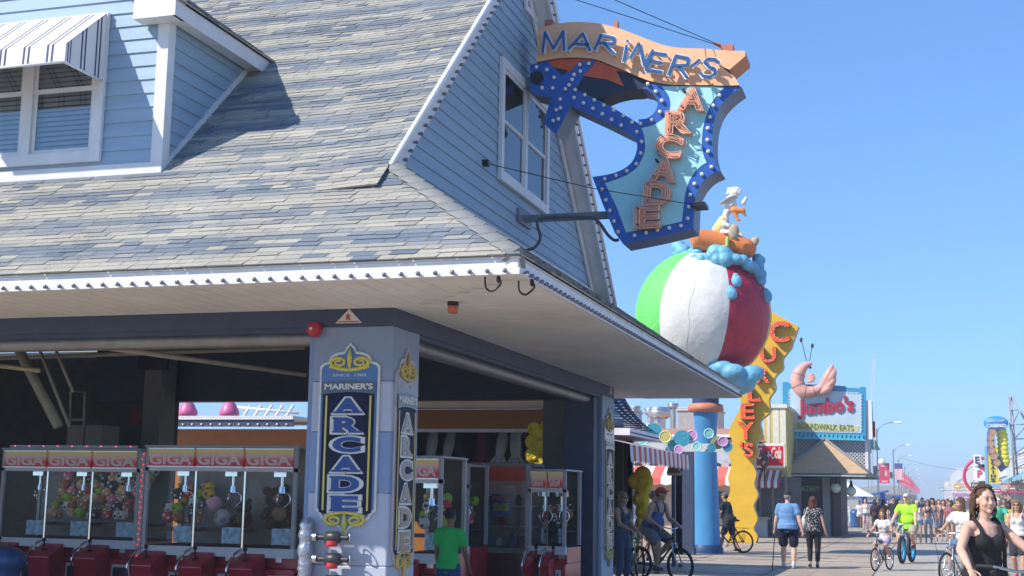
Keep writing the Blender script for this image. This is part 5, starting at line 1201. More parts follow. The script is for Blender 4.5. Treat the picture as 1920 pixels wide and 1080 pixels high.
# ------------------------------------------------------------------ shrimp restaurant
YJ = 62
J = thing('shrimp_restaurant', 'boardwalk eatery with tan hipped porch roof and white lattice', 'restaurant', (-5, YJ, 0))
el, er = AY(1462, 884, YJ), AY(1632, 888, YJ); ap = AY(1547, 824, YJ+1.6)
TANS = mat('tan_shingle', (.45, .31, .19), .85, var=.14, scale=3, bump=.3, bscale=20, stretch=(1, 1, 5)); DGR = mat('eave_green', (.06, .1, .1), .5)
ze_ = er.z
mb = MB(); A0, A1 = V((el.x, YJ, ze_)), V((er.x, YJ, ze_)); mb.poly([A0, A1, ap]); mb.poly([A1, V((er.x, YJ+7, ze_)), V((ap.x, YJ+5.5, ap.z)), ap]); mb.poly([V((el.x, YJ+7, ze_)), A0, ap, V((ap.x, YJ+5.5, ap.z))]); mb.build('porch_roof', TANS, J)
mb = MB(); mb.box((el.x-.1, YJ-.05, ze_-.16), (er.x+.15, YJ+7, ze_-.005)); mb.build('eave', DGR, J)
for A_ in (A0, A1): mb = MB(); mb.tube([A_+V((0, 0, .02)), ap+V((0, -.02, .03))], .06, 6); mb.build('hip_trim', mat('hip_grey', (.2, .21, .24), .6), J)
mb = MB(); mb.box((el.x-.1, YJ-.09, ze_-.13), (er.x-.2, YJ-.051, ze_-.1)); mb.build('eave_highlight', GLOSSW, J)  # white strip painting in the highlight along the dark eave
wl_, wr_ = AY(1420, 1000, YJ+1.2).x, AY(1579, 1000, YJ+1.2).x
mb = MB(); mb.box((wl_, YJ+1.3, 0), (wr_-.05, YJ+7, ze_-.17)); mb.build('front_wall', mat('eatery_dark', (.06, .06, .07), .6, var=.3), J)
mb = MB(); mb.box((wr_-.32, YJ+.9, 0), (wr_, YJ+1.29, ze_-.17)); mb.build('corner_post', mat('post_brown', (.07, .06, .055), .6), J)
mb = MB(); q0, q1 = AY(1544, 1000, YJ+1.1), AY(1556, 900, YJ+1.1); mb.box((q0.x, YJ+1.1, 0), (q1.x, YJ+1.29, ze_-.17)); mb.build('door_jamb', mat('jamb', (.3, .3, .31), .6), J)
q0, q1 = AY(1494, 1000, YJ+1.2), AY(1543, 896, YJ+1.2); mb = MB(); mb.box((q0.x, YJ+1.2, .7), (q1.x, YJ+1.29, q1.z)); bd = mb.build('menu_board', INK, J)
mb = MB(); put_text(mb, 'EATERY', V((q0.x+.1, YJ+1.19, AY(1500, 921, YJ+1.2).z)), (1, 0, 0), (0, 0, 1), (0, -1, 0), w=(q1.x-q0.x)*.8, h=.24, depth=.01, bold=.02, extrude=.05); mb.build('menu_lettering', mat('menu_green', (.2, .32, .18), .5), bd)
for x in (1436, 1460): q = AY(x, 950, YJ+1.2); mb = MB(); mb.box((q.x-.5, YJ+1.26, 1.0), (q.x+.5, YJ+1.298, ze_-.4)); mb.box((q.x-.56, YJ+1.2, .9), (q.x+.56, YJ+1.29, 1.0), 1); mb.build('shop_window', [mat('window_dark', (.03, .035, .04), .1), GREYW], J)
# lattice wall above the porch roof
lz0, lz1 = ze_+.05, AY(1547, 818, YJ+1.8).z; lx0, lx1 = AY(1470, 850, YJ+2).x, AY(1625, 850, YJ+2).x
mb = MB()
def latt(P, w, h, st=.16, r_=.022):
    k = -h
    while k < w:
        for s in (1, -1):
            t0, t1 = max(0, -k), min(h, w-k)
            if t1 > t0:
                a, b = (k+t0, t0), (k+t1, t1)
                if s < 0: a, b = (w-a[0], a[1]), (w-b[0], b[1])
                mb.tube([P(*a), P(*b)], r_, 4, caps=False)
        k += st
latt(lambda u, v: V((lx0+u, YJ+2, lz0+v)), lx1-lx0, lz1-lz0); latt(lambda u, v: V((lx1, YJ+2+u, lz0+v)), 4, lz1-lz0)
lat = mb.build('lattice_screen', mat('lattice_white', (.6, .6, .63), .6), J)
mb = MB(); mb.box((lx0-.05, YJ+1.96, lz1-.06), (lx1+.05, YJ+2.06, lz1)); mb.box((lx1-.06, YJ+1.95, lz0), (lx1+.06, YJ+2.06, lz1)); mb.box((lx0-.06, YJ+1.95, lz0), (lx0+.06, YJ+2.06, lz1)); mb.build('lattice_frame', WHITE, J)
mb = MB(); mb.box((lx0, YJ+4, ze_), (lx1-.2, YJ+6.5, lz1)); mb.build('upper_wall', mat('upper_grey', (.33, .33, .36), .8), J)
# sign: blue frame, pale panel, lettering, bulbs, shrimp
YN = YJ+1.7
SN = lambda x, y, d=0: AY(1360+x*.2778, 560+y*.2778, YN+d)
sg = thing('shrimp_sign', 'blue framed Jumbos sign with a pink shrimp on top', 'sign', SN(670, 940))
def sl2(nm, pts, m, d, dep, par, **k):
    mb = MB(); mb.prism([V((SN(x, y).x, YN+d, SN(x, y).z)) for x, y in pts], (0, dep, 0)); return mb.build(nm, m, par, **k)
SBL = mat('frame_blue', (.04, .26, .45), .45, var=.1); LBL = mat('frame_aqua', (.06, .42, .56), .45)
sl2('sign_box', [(386, 562), (420, 562), (440, 575), (700, 582), (810, 590), (822, 600), (905, 605), (910, 594), (945, 596), (950, 950), (390, 940)], SBL, 0, .7, sg)
sl2('sign_panel', [(430, 620), (450, 602), (700, 622), (905, 636), (918, 655), (918, 908), (440, 898)], mat('panel_pale', (.42, .54, .64), .5, var=.12, scale=1.2), -.02, .019, sg)
sl2('green_band', [(470, 828), (905, 862), (895, 900), (458, 886)], mat('band_green', (.48, .52, .25), .5, var=.1), -.035, .014, sg)
wv = []
for k in range(19): x = 385+k*29; wv += [(x, 930+k*.9), (x+14, 898+k*1.1), (x+24, 905+k*1.1), (x+20, 922+k)]
sl2('wave_trim', wv+[(960, 960), (388, 944)], LBL, -.12, .119, sg)
mb = MB(); o = SN(490, 790, -.06); e = SN(866, 765, -.06); u = (e-o).normalized(); put_text(mb, "Jumbo's", SN(492, 815, -.06), u, (0, 0, 1), (0, -1, 0), w=(e-o).length, h=SN(0, 682).z-SN(0, 815).z, depth=.05, bold=.035, extrude=.05); mb.build('name_lettering', mat('jumbo_red', (.38, .02, .06), .45), sg)
mb = MB(); o = SN(486, 876, -.05); e = SN(864, 890, -.05); u = (e-o).normalized(); put_text(mb, 'BOARDWALK EATS', o, u, (0, 0, 1), (0, -1, 0), w=(e-o).length, h=SN(0, 842).z-SN(0, 878).z, depth=.015, bold=.0, extrude=.05); mb.build('band_lettering', mat('olive_ink', (.2, .22, .08), .5), sg)
sp_ = along([SN(430, 890, -.03), SN(430, 620, -.03)], .145)+along([SN(460, 606, -.03), SN(908, 638, -.03)], .145)+along([SN(918, 650, -.03), SN(918, 900, -.03)], .145)
bulbs(sg, sp_, (0, -1, 0), BULBW, .028, .01)
SHR = mat('shrimp_pink', (.62, .32, .27), .5, var=.12, scale=4, bump=.2, bscale=10)
path = spline([SN(590, 438, -.25), SN(548, 448, -.25), SN(505, 490, -.25), SN(485, 555, -.25), SN(510, 612, -.25), SN(560, 630, -.25), SN(620, 615, -.25), SN(660, 590, -.25)], 6)
n = len(path); rad = [.02+.3*min(1, (k/n)*2.6+.12)*(1 if k < n*.6 else 1-.55*(k-n*.6)/(n*.4)) for k in range(n)]
mb = MB(); mb.tube(path, rad, 14)
sb = mb.build('shrimp_body', SHR, sg, remesh=.045, smooth=3)
for k in (14, 21, 28, 34): mb = MB(); d = (path[k+1]-path[k]); mb.torus(path[k], d, rad[k]*.99, .022, 20, 5); mb.build('shell_ring', mat('shrimp_dark', (.4, .18, .15), .5), sb)
mb = MB()
for (a, b, c2) in (((640, 620), (690, 520), (728, 442)), ((645, 625), (715, 530), (745, 470)), ((640, 635), (715, 570), (740, 520)), ((635, 640), (690, 610), (730, 580))):
    mb.tube(spline([SN(*a, -.25), SN(*b, -.3), SN(*c2, -.28)], 5), [.08, .13, .16, .18, .19, .19, .18, .16, .12, .07, .03][:11], 8)
mb.build('tail_fan', SHR, sg, remesh=.04, smooth=2)
mb = MB()
for (x, y) in ((600, 520), (610, 540), (600, 560), (570, 565)): mb.tube([SN(555, y, -.35), SN(585, y-12, -.4), SN(x+8, y+8, -.4)], [.06, .06, .03], 8)
mb.build('shrimp_leg', SHR, sg, remesh=.04, smooth=2)
for (a, b) in (((548, 420), (512, 278)), ((568, 420), (587, 318))):
    mb = MB(); p, q = SN(*a, -.25), SN(*b, -.25); mb.tube([p, q], .018, 6); mb.sph(q, (.07, .07, .12), 10); mb.build('feeler', BLACK, sg)
mb = MB(); mb.sph(SN(573, 464, -.5), .07, 10); mb.build('shrimp_eye', BLACK, sg)
mb = MB(); a = SN(950, 600, .72); mb.box((a.x+.0, YN+.1, SN(0, 945).z), (a.x+.25, YN+.6, SN(0, 690).z)); mb.build('sign_side', WHITE, sg)
a, b = SN(955, 690, 1.4), SN(1000, 1040, 1.4)
s2 = thing('side_panel_sign', 'narrow white and teal side panel sign with a red patch right of the shrimp sign', 'sign', (a.x, YN+1.4, b.z))
mb = MB(); mb.box((a.x, YN+1.4, b.z), (b.x-.1, YN+1.9, a.z)); mb.build('panel', WHITE, s2); mb = MB(); mb.box((b.x-.099, YN+1.38, b.z+.2), (b.x, YN+1.92, a.z)); mb.build('edge', LBL, s2); mb = MB(); c = SN(970, 900, 1.4); mb.box((a.x+.05, YN+1.38, c.z-.25), (a.x+.35, YN+1.399, c.z+.5)); mb.build('red_patch', mat('patch_red', (.4, .02, .04), .5), s2)
# globe lamps at the porch corner
GLO = mat('globe', (.55, .62, .52), .3)
for (x, y, Y_, n) in ((1567, 915, YJ+.6, 'mounted on the dark corner post'), (1596, 921, YJ+.7, 'hanging from the porch eave corner')):
    p = AY(x, y, Y_); t = thing('globe_lamp', 'pale green globe lamp '+n, 'lamp', p)
    mb = MB(); mb.sph(p, .23, 18); mb.build('globe', GLO, t); mb = MB(); mb.lathe([(.12, .2), (.07, .3), (.05, .45), (.02, .5)], p, 14); mb.cyl(p+V((0, 0, .5)), (p.x, p.y, ze_-.15), .015, seg=6); mb.build('fitting', BLACK, t)

# ------------------------------------------------------------------ street lamps, banners, flag
LAMP = mat('lamp_grey', (.2, .22, .25), .45, metal=.5); BRED = mat('banner_red', (.55, .03, .09), .7); BPINK = mat('banner_pale', (.6, .45, .5), .7)
def street_lamp(x, Y, label, hz=9.3):
    p = AY(x, 935, Y); t = thing('street_lamp', label, 'street lamp', (p.x, Y, 0), 0, 'street lamps along the boardwalk')
    mb = MB(); mb.cyl((p.x, Y, 0), (p.x, Y, hz), .11, .07, 10); mb.cyl((p.x, Y, 0), (p.x, Y, .8), .17, .16, 10); mb.build('pole', LAMP, t)
    mb = MB(); mb.tube(spline([(p.x, Y, hz-.6), (p.x+.35, Y, hz+.1), (p.x+1.1, Y, hz+.55), (p.x+1.9, Y, hz+.65)], 6), .05, 6); mb.build('arm', LAMP, t)
    mb = MB(); mb.sph((p.x+2.25, Y, hz+.62), (.5, .2, .12), 12); mb.build('lamp_head', GLOSSW, t)
    return V((p.x, Y, 0)), t
def banner_on(p, Y, label, z=4.6, w=1.05, h=2.1, flag=False):
    t = thing('pole_flag' if flag else 'pole_banner', label, 'flag' if flag else 'banner', (p.x+.15, Y, z-h/2), 0, None if flag else 'red banners on the lamp poles')
    x0 = p.x+.14; fr = lambda a, b, c, d, m, nm, dy: (lambda mb: (mb.box((x0+a*w, Y-dy, z-h/2+c*h), (x0+b*w, Y+dy, z-h/2+d*h)), mb.build(nm, m, t)))(MB())
    if flag:
        mb = MB()
        for k in range(13): mb.box((x0+k*w/13, Y-.012, z-h/2), (x0+(k+1)*w/13, Y+.012, z+h/2 if k > -1 else 0), k % 2)
        mb.build('stripes', [BRED, GLOSSW], t); fr(-.003, .56 if 0 else 1.003, .68, 1.003, mat('canton_blue', (.04, .06, .2), .7), 'canton', .02)
    else:
        fr(0, 1, 0, 1, BRED, 'banner_cloth', .012); fr(.15, .85, .84, .9, BPINK, 'banner_text', .016); fr(.2, .8, .06, .13, BPINK, 'banner_text', .016)
        for q, m in ((.32, cl((.2, .12, .18))), (.68, BPINK)):
            mb = MB(); c = V((x0+q*w, Y, z)); mb.sph(c, (w*.15, .02, h*.2), 12); mb.build('banner_picture', m, t)
    fr(-.08, 1.02, 1.0, 1.015, LAMP, 'banner_arm', .02)
spots_ = [(1647, 148), (1677, 208), (1686, 256), (1698, 310), (1704, 365), (1709, 425), (1713, 490), (1717, 560), (1720, 640)]
for k, (x, Y) in enumerate(spots_):
    nm = ['nearest street lamp, rising behind the shrimp restaurant', 'street lamp carrying the striped flag', 'third street lamp beyond the flag'][k] if k < 3 else 'street lamp in the far row beyond the flag'
    p, t = street_lamp(x, Y, nm)
    if k == 1: banner_on(p, Y, 'stars and stripes flag hanging from the second lamp pole', 6.0, 1.15, 2.4, True)
    else: banner_on(p, Y, 'large red banner with two figures on the nearest lamp pole' if k == 0 else 'red banner in the receding row on the lamp poles', 4.55 if k == 0 else 5.5+.12*k)
    if k > 1:
        for j in (1, 2):
            if k < 8:
                Y2 = Y+(spots_[k+1][1]-Y)*j/3; p2_ = V((p.x+(AY(spots_[k+1][0], 935, spots_[k+1][1]).x-p.x)*j/3, Y2, 0)); 
                mb = MB(); mb.cyl(p2_, p2_+V((0, 0, 7.6)), .07, seg=8); tag(mb.build('banner_pole', LAMP), 'thin grey banner pole in the far row', 'pole', 'thin banner poles'); banner_on(p2_, Y2, 'red banner in the receding row on the lamp poles', 5.5+.12*k)
p = AY(1641, 838, 147); mb = MB(); mb.lathe([(.55, -.3), (.42, -.1), (.22, .25), (.12, .6), (.04, .75)], p, 14); mb.cyl(p+V((-.3, 0, .2)), p+V((0, .9, .2)), .03, seg=6); tag(mb.build('bell_lamp', mat('bell_green', (.03, .08, .1), .4)), 'dark teal bell shaped lamp on the nearest lamp pole', 'lamp')
p = AY(1653, 866, 146); mb = MB(); mb.sph(p, .33, 16); mb.cyl(p+V((0, 0, .1)), (p.x-.35, 148, p.z+.5), .03, seg=6); tag(mb.build('globe_lamp', GLOSSW), 'white round globe lamp above the nearest red banner', 'lamp')
for (x, y, Y, n) in ((1641, 882, 146, 'left of the nearest red banner'), (1671, 891, 206, 'below the striped flag'), (1684, 900, 254, 'on the third lamp pole')):
    p = AY(x, y, Y); mb = MB(); mb.cbox(p, (.4, .4, .95)); mb.cbox(p+V((.3, 0, 0)), (.25, .12, .12)); tag(mb.build('loudspeaker', INK, bevel=.03), 'black box loudspeaker '+n, 'loudspeaker')
mb = MB(); mb.tube(spline([AY(1686, 858, 250), AY(1740, 872, 200), AY(1815, 883, 140)], 8), .025, 4); tag(mb.build('overhead_wire', BLACK), 'thin overhead wire from the lamps to the right hand shops', 'wire')

# ------------------------------------------------------------------ pier side: shelters, tent, bin, far pier
SHB = mat('shelter_blue', (.04, .12, .48), .45)
def shelter(x0, x1, yl, yr, Y, label):
    a, b = AY(x0, yl, Y), AY(x1, yr, Y); t = thing('blue_shelter', label, 'shelter', ((a.x+b.x)/2, Y, 0), 0, 'blue shelters on the pier side')
    mb = MB(); mb.prism([a, b, b+V((0, 0, .12)), a+V((0, 0, .12))], (0, 5, 0)); mb.build('canopy', SHB, t)
    for q in (.18, .82):
        for d in (.5, 4.4): mb = MB(); c = a.lerp(b, q); mb.box((c.x-.12, Y+d, 0), (c.x+.12, Y+d+.2, c.z)); mb.build('shelter_post', SHB, t)
    mb = MB(); c, d = a.lerp(b, .18), a.lerp(b, .82); mb.box((c.x, Y+.52, min(c.z, d.z)-.5), (d.x, Y+.6, min(c.z, d.z)-.35)); mb.build('cross_beam', SHB, t)
shelter(1608, 1663, 934, 922, 100, 'blue shelter with a tilted flat canopy beside the trash barrel'); shelter(1655, 1690, 937, 931, 126, 'smaller blue shelter behind the man in lime green')
p = AZ(1604, 989); t = thing('trash_barrel', 'blue plastic trash barrel at the boardwalk edge', 'trash bin', p)
mb = MB(); mb.lathe([(.27, .02), (.3, .1), (.29, .8), (.31, .82), (.31, .9)], p, 18); mb.build('barrel', mat('barrel_blue', (.03, .13, .35), .4), t); mb = MB(); mb.lathe([(.31, .9), (.25, 1.08), (.1, 1.12)], p, 18); mb.build('barrel_lid', mat('barrel_lid', (.03, .1, .28), .4), t)
mb = MB(); mb.cbox(p+V((0, 0, .03)), (.8, .8, .06)); mb.build('barrel_base', NAVY, t)
p = AY(1583, 940, 92); t = thing('peaked_tent', 'white peaked tent behind the restaurant corner', 'tent', (p.x, 92, 0)); mb = MB(); w = 1.9; z1, z2 = AY(1583, 930, 92).z, AY(1583, 912, 92).z
q = [V((p.x-w, 92, z1)), V((p.x+w, 92, z1)), V((p.x+w, 95, z1)), V((p.x-w, 95, z1))]; tp = V((p.x, 93.5, z2+.4)); 
for k in range(4): mb.poly([q[k], q[(k+1) % 4], tp])
mb.build('tent_top', GLOSSW, t)
for k in range(4): mb = MB(); mb.cyl((q[k].x, q[k].y, 0), q[k], .05, seg=6); mb.build('tent_leg', STEEL, t)
mb = MB(); a, b = AZ(1584, 986), AZ(1598, 984); mb.box((a.x, a.y, .25), (b.x, a.y+.5, .75)); mb.box((a.x, a.y-.02, .35), (b.x, a.y-.001, .7), 1); mb.box((a.x, a.y, 0), (a.x+.05, a.y+.5, .25)); mb.box((b.x-.05, a.y, 0), (b.x, a.y+.5, .25)); tag(mb.build('beach_cart', [MWHITE, mat('cart_teal', (.05, .45, .45), .5)]), 'white and teal cart left of the blue trash barrel', 'cart')
for k in range(3): 
    mb = MB(); y = 92+k*9
    for z in (.35, .7, 1.05): mb.box((-13, y, z), (-5.8, y+.06, z+.1))
    for x in range(8): mb.box((-13+x*1.02, y+.061, 0), (-12.92+x*1.02, y+.12, 1.15))
    tag(mb.build('rail_fence', GLOSSW), 'white rail fence on the pier side', 'fence', 'white rail fences on the pier side')
PG = mat('pier_grey', (.33, .33, .31), .8, var=.1)
a, b = AY(1652, 922, 330), AY(1716, 912, 330); pr = thing('pier_building', 'long low grey pier building beyond the blue shelters', 'building', (a.x, 330, 0))
mb = MB(); mb.box((AY(1560, 922, 330).x, 330, 0), (b.x, 360, AY(0, 928, 330).z if 0 else a.z-.6)); mb.build('hall_wall', PG, pr); mb = MB(); mb.prism([V((AY(1560, 922, 330).x, 329, a.z-.6)), V((b.x, 329, a.z-.6)), V((b.x-2, 329, b.z)), V((a.x, 329, b.z+.1)), V((AY(1560, 922, 330).x, 329, a.z+.2))], (0, 32, 0)); mb.build('hall_roof', mat('pier_roof', (.3, .31, .29), .8), pr)
def tower(name, label, legs, m, r_=.06, n=5):
    t = thing(name, label, 'tower', legs[0][0]); mb = MB()
    for a, b in legs: mb.tube([a, b], r_, 5)
    for k in range(n):
        for (a, b), (c, d) in zip(legs, legs[1:]):
            p, q = a.lerp(b, k/n), c.lerp(d, k/n); p2, q2 = a.lerp(b, (k+1)/n), c.lerp(d, (k+1)/n); mb.tube([p, q], r_*.7, 4); mb.tube([p, q2], r_*.6, 4)
    mb.build('lattice', m, t)
tower('lattice_tower', 'thin pale lattice tower far beyond the shrimp sign', [(AY(1627, 940, 240), AY(1637, 672, 240)), (AY(1634, 940, 240), AY(1640, 672, 240)), (AY(1634, 940, 241), AY(1640, 672, 241))], mat('tower_pale', (.42, .45, .5), .6), .06, 12)
tower('steel_tower', 'grey steel lattice tower above the right hand shops', [(AY(1903, 905, 116), AY(1891, 745, 116)), (AY(1909, 905, 117), AY(1895, 742, 117)), (AY(1990, 905, 117), AY(1896, 742, 117))], mat('tower_grey', (.3, .31, .36), .5), .09, 6)

# ------------------------------------------------------------------ right-hand shops
rs = random.Random(5)
XRT = 8.0
WSD = mat('shop_white', (.62, .62, .62), .7, var=.06)
def shop(y0, y1, h, col, label, zsh=3.0, sign=None, aw=None, lap=False):
    t = thing('boardwalk_shop', label, 'shop', (XRT+4, (y0+y1)/2, 0)); m = cl(col, .75, .07)
    mb = MB(); mb.box((XRT, y0, zsh), (XRT+9, y1, h))
    if lap:
        for k in range(int((h-zsh)/.25)): mb.box((XRT-.03, y0-.03, zsh+k*.25+.21), (XRT-.001, y1, zsh+k*.25+.25))
    mb.build('upper_wall', m, t)
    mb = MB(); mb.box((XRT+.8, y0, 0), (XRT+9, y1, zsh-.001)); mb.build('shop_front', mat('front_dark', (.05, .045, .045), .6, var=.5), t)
    mb = MB(); mb.box((XRT-.12, y0, h), (XRT+9, y1, h+.18)); mb.build('cornice', WHITE, t)
    n = max(1, int((y1-y0)/6))
    for k in range(n+1): mb = MB(); y = y0+(y1-y0-.3)*k/n; mb.box((XRT+.3, y, 0), (XRT+.79, y+.3, zsh-.002)); mb.build('shop_pier', m, t)
    for k in range(n):
        a = y0+(y1-y0)*(k+.12)/n; b = y0+(y1-y0)*(k+.88)/n
        mb = MB(); mb.prism([V((XRT, a, zsh+.1)), V((XRT-1.3, a, zsh-.55)), V((XRT-1.3, a, zsh-.85)), V((XRT, a, zsh-.15))], (0, b-a, 0)); mb.build('awning', cl(rs.choice(aw or [(.1, .35, .5), (.4, .05, .06), (.5, .48, .45), (.35, .3, .1)]), .7), t)
    return t
shop(80, 146, 5.9, (.62, .62, .63), 'white clapboard shop with pale blue awnings at the right edge', 4.2, aw=[(.2, .42, .55), (.45, .5, .55)], lap=True)
shop(146.2, 172, 4.4, (.5, .35, .34), 'low pinkish shop after the white clapboard shop', 3)
shop(172.2, 205, 6.6, (.6, .58, .52), 'cream shop with tall parapet beyond the pinkish shop', 3)
shop(205.2, 250, 5.4, (.55, .5, .55), 'lilac grey shop in the far right row', 3)
shop(250.2, 300, 8.0, (.58, .57, .55), 'tall pale shop in the far right row', 3)
shop(300.2, 380, 7.0, (.5, .44, .38), 'tan shop in the far right row', 3)
shop(380.2, 470, 10.5, (.6, .6, .6), 'tall white block far down the right side', 3)
shop(470.2, 640, 9.0, (.55, .55, .58), 'pale block at the far end of the right side', 3)
YB_ = 118
def AB(x, y, d=0): return AY(1820+x*.1389, 770+y*.1389, YB_+d)
bs_ = thing('bargains_sign', 'tall yellow BARGAINS sign with blue side', 'sign', AB(300, 985))
mb = MB(); a, b = AB(240, 985), AB(362, 480); mb.box((a.x, YB_, a.z), (b.x, YB_+.9, b.z)); mb.build('sign_board', mat('barg_yellow', (.68, .58, .06), .5), bs_)
mb = MB(); c, d = AB(206, 985), AB(240, 478); mb.box((c.x, YB_-.06, c.z-.1), (a.x-.002, YB_+.9, d.z)); mb.box((a.x-.002, YB_-.07, a.z-.35), (b.x+.1, YB_+.9, a.z-.001)); mb.build('sign_frame', mat('barg_blue', (.2, .42, .6), .5), bs_)
mb = MB()
for k, ch in enumerate('BARGAINS'):
    c = AB(303, 560+k*57 if 0 else 540+k*57, -.05); put_text(mb, ch, V((c.x, YB_-.03, c.z)), (1, 0, 0), (0, 0, 1), (0, -1, 0), h=.30, w=.36 if ch != 'I' else .1, depth=.02, center=True, bold=.03, extrude=.05)
mb.build('sign_lettering', INK, bs_)
cs_ = thing('casino_sign', 'blue oval CASINO sign with brown coins and a yellow bulb loop', 'sign', AB(400, 800, -2))
mb = MB(); c = AB(340, 168, -2); mb.lathe([(.001, .3), (1, .3), (1, -.02), (.001, -.02)], (0, 0, 0), 30, axis='Y')
for v in mb.b.verts: v.co = V((c.x+v.co.x*.95, c.y+v.co.y, c.z+v.co.z*.56))
mb.build('oval_board', mat('casino_blue', (.03, .25, .65), .4), cs_)
mb = MB(); put_text(mb, 'CASINO', c+V((0, -.34, -.22)), (1, 0, .02), (0, 0, 1), (0, -1, 0), w=1.5, h=.26, depth=.02, center=True, bold=.03, extrude=.05); put_text(mb, 'Lucky Club', c+V((0, -.34, .16)), (1, 0, .05), (0, 0, 1), (0, -1, 0), w=1.25, h=.26, depth=.02, center=True, extrude=.05, shear=.3); mb.build('casino_lettering', GLOSSW, cs_)
pth = spline([AB(300, 230, -1.8), AB(272, 330, -1.8), AB(272, 450, -1.8), AB(290, 560, -1.8), AB(330, 640, -1.8), AB(400, 740, -1.8), AB(450, 800, -1.8)], 6)
mb = MB(); mb.tube(pth, .3, 8); mb.build('coin_band', mat('band_indigo', (.05, .07, .25), .5), cs_)
for (x, y) in ((298, 285), (275, 362), (275, 450), (292, 540), (318, 620), (360, 705)):
    mb = MB(); p = AB(x, y, -2.2); mb.cyl(p, p+V((0, -.1, 0)), .28, seg=16, smooth=False); mb.torus(p+V((0, -.1, 0)), (0, 1, 0), .22, .03, 14, 5); mb.build('coin', mat('coin_copper', (.42, .24, .14), .45), cs_)
mb = MB()
for (x, y) in ((410, 270), (425, 330), (432, 390), (436, 450), (438, 510), (440, 570), (445, 630), (455, 690), (440, 735)): mb.sph(AB(x, y, -1.6), (.45, .25, .3), 10)
mb.build('yellow_loop', mat('loop_yellow', (.68, .62, .04), .5), cs_)
rg = thing('ring_sign', 'red ring sign with white letter boards left of the BARGAINS sign', 'sign', AY(1838, 915, 124))
mb = MB(); c = AY(1843, 893, 124); k_ = 124*1.04/2496
mb.tube([c+V((30*k_*math.cos(R(t)), 0, 30*k_*math.sin(R(t)))) for t in range(70, 255, 8)], .14, 8); mb.build('red_ring', mat('ring_red', (.55, .03, .08), .45), rg)
mb = MB(); mb.cbox(c+V((-8*k_, 0, 27*k_)), (12*k_, .3, 18*k_)); put_text(mb, 'E', c+V((-8*k_, -.17, 27*k_)), (1, 0, 0), (0, 0, 1), (0, -1, 0), h=12*k_, depth=.03, center=True, bold=.03, extrude=.05, m=1); mb.prism([c+V((-14*k_, 0, 17*k_)), c+V((2*k_, 0, 17*k_)), c+V((6*k_, 0, 4*k_)), c+V((-2*k_, 0, -8*k_)), c+V((-14*k_, 0, -8*k_))], (0, .3, 0)); put_text(mb, 'P', c+V((-5*k_, -.02, 4*k_)), (1, 0, 0), (0, 0, 1), (0, -1, 0), h=12*k_, depth=.03, center=True, bold=.03, extrude=.05, m=2); mb.cbox(c+V((5*k_, -.05, 15*k_)), (12*k_, .2, 9*k_), 2); mb.cbox(c+V((-2*k_, -.05, 17*k_)), (10*k_, .2, 6*k_), 1); mb.cbox(c+V((0, -.05, -12*k_)), (14*k_, .2, 8*k_), 1)
mb.build('letter_board', [GLOSSW, NAVY, BRED], rg)
mb = MB(); p = AY(1842, 910, 124); mb.cbox(p, (36*k_, .4, 9*k_)); mb.build('name_box', INK, rg); mb = MB(); put_text(mb, 'FUN ARCADE', p+V((0, -.22, 0)), (1, 0, 0), (0, 0, 1), (0, -1, 0), w=32*k_, h=5*k_, depth=.02, center=True, bold=.02, extrude=.05); mb.build('box_lettering', GLOSSW, rg)
YO = 176; a, b = AY(1783, 933, YO), AY(1828, 923, YO); og = thing('original_billboard', 'low white billboard with violet ORIGINAL lettering down the right side', 'sign', (a.x, YO, a.z))
mb = MB(); mb.box((a.x, YO, a.z), (b.x, YO+.5, b.z)); mb.build('board', mat('board_pink', (.62, .5, .56), .6), og); mb = MB(); put_text(mb, 'ORIGINAL', V(((a.x+b.x)/2, YO-.02, (a.z+b.z)/2)), (1, 0, 0), (0, 0, 1), (0, -1, 0), w=(b.x-a.x)*.85, h=(b.z-a.z)*.6, depth=.02, center=True, bold=.02, extrude=.05); mb.build('board_lettering', mat('violet', (.3, .12, .32), .5), og)
for x in (a.x+.3, b.x-.5): mb = MB(); mb.box((x, YO+.1, 0), (x+.2, YO+.3, a.z)); mb.build('board_post', LAMP, og)
for (x, y, w, h, col, n) in ((1795, 912, 11, 9, (.6, .35, .05), 'orange'), (1806, 905, 8, 10, (.6, .4, .45), 'pink'), (1815, 917, 9, 8, (.35, .5, .25), 'green'), (1869, 920, 14, 6, (.55, .03, .25), 'magenta'), (1874, 905, 8, 9, (.5, .2, .12), 'rust'), (1898, 916, 12, 7, (.4, .15, .1), 'brown'), (1775, 908, 7, 10, (.6, .6, .6), 'white'), (1766, 918, 6, 8, (.25, .35, .5), 'blue')):
    Y = 100+rs.random()*30 if x > 1850 else 200+rs.random()*40; p = AY(x, y, Y); k2 = Y*1.04/2496; mb = MB(); mb.cbox((0, 0, 0), (w*k2, .3, h*k2)); mb.cbox((0, -.17, 0), (w*k2*.6, .02, h*k2*.25), 1); mb.cyl((0, .2, -.1), (XRT-p.x+.1, .2, -.1), .05, seg=6)
    o = mb.build('shop_sign', [cl(col, .5), GLOSSW], world=False); o.location = p; tag(o, 'small %s sign hanging from the right hand shops' % n, 'sign')
# dark shade side awning, pale blue, nearest the right edge

if 1:
    mb = MB(); mb.box((-905, -65, -1.5), (905, 1805, 31)); hz = mb.build('haze', bpy.data.materials.new('haze_air')); tag(hz, kind='stuff')
    hm_ = hz.data.materials[0]; hm_.use_nodes = True; n_ = hm_.node_tree; n_.nodes.clear(); o_ = n_.nodes.new('ShaderNodeOutputMaterial'); pv = n_.nodes.new('ShaderNodeVolumePrincipled')
    pv.inputs['Density'].default_value = .0011; pv.inputs['Color'].default_value = (.8, .88, 1, 1); n_.links.new(pv.outputs[0], o_.inputs['Volume'])
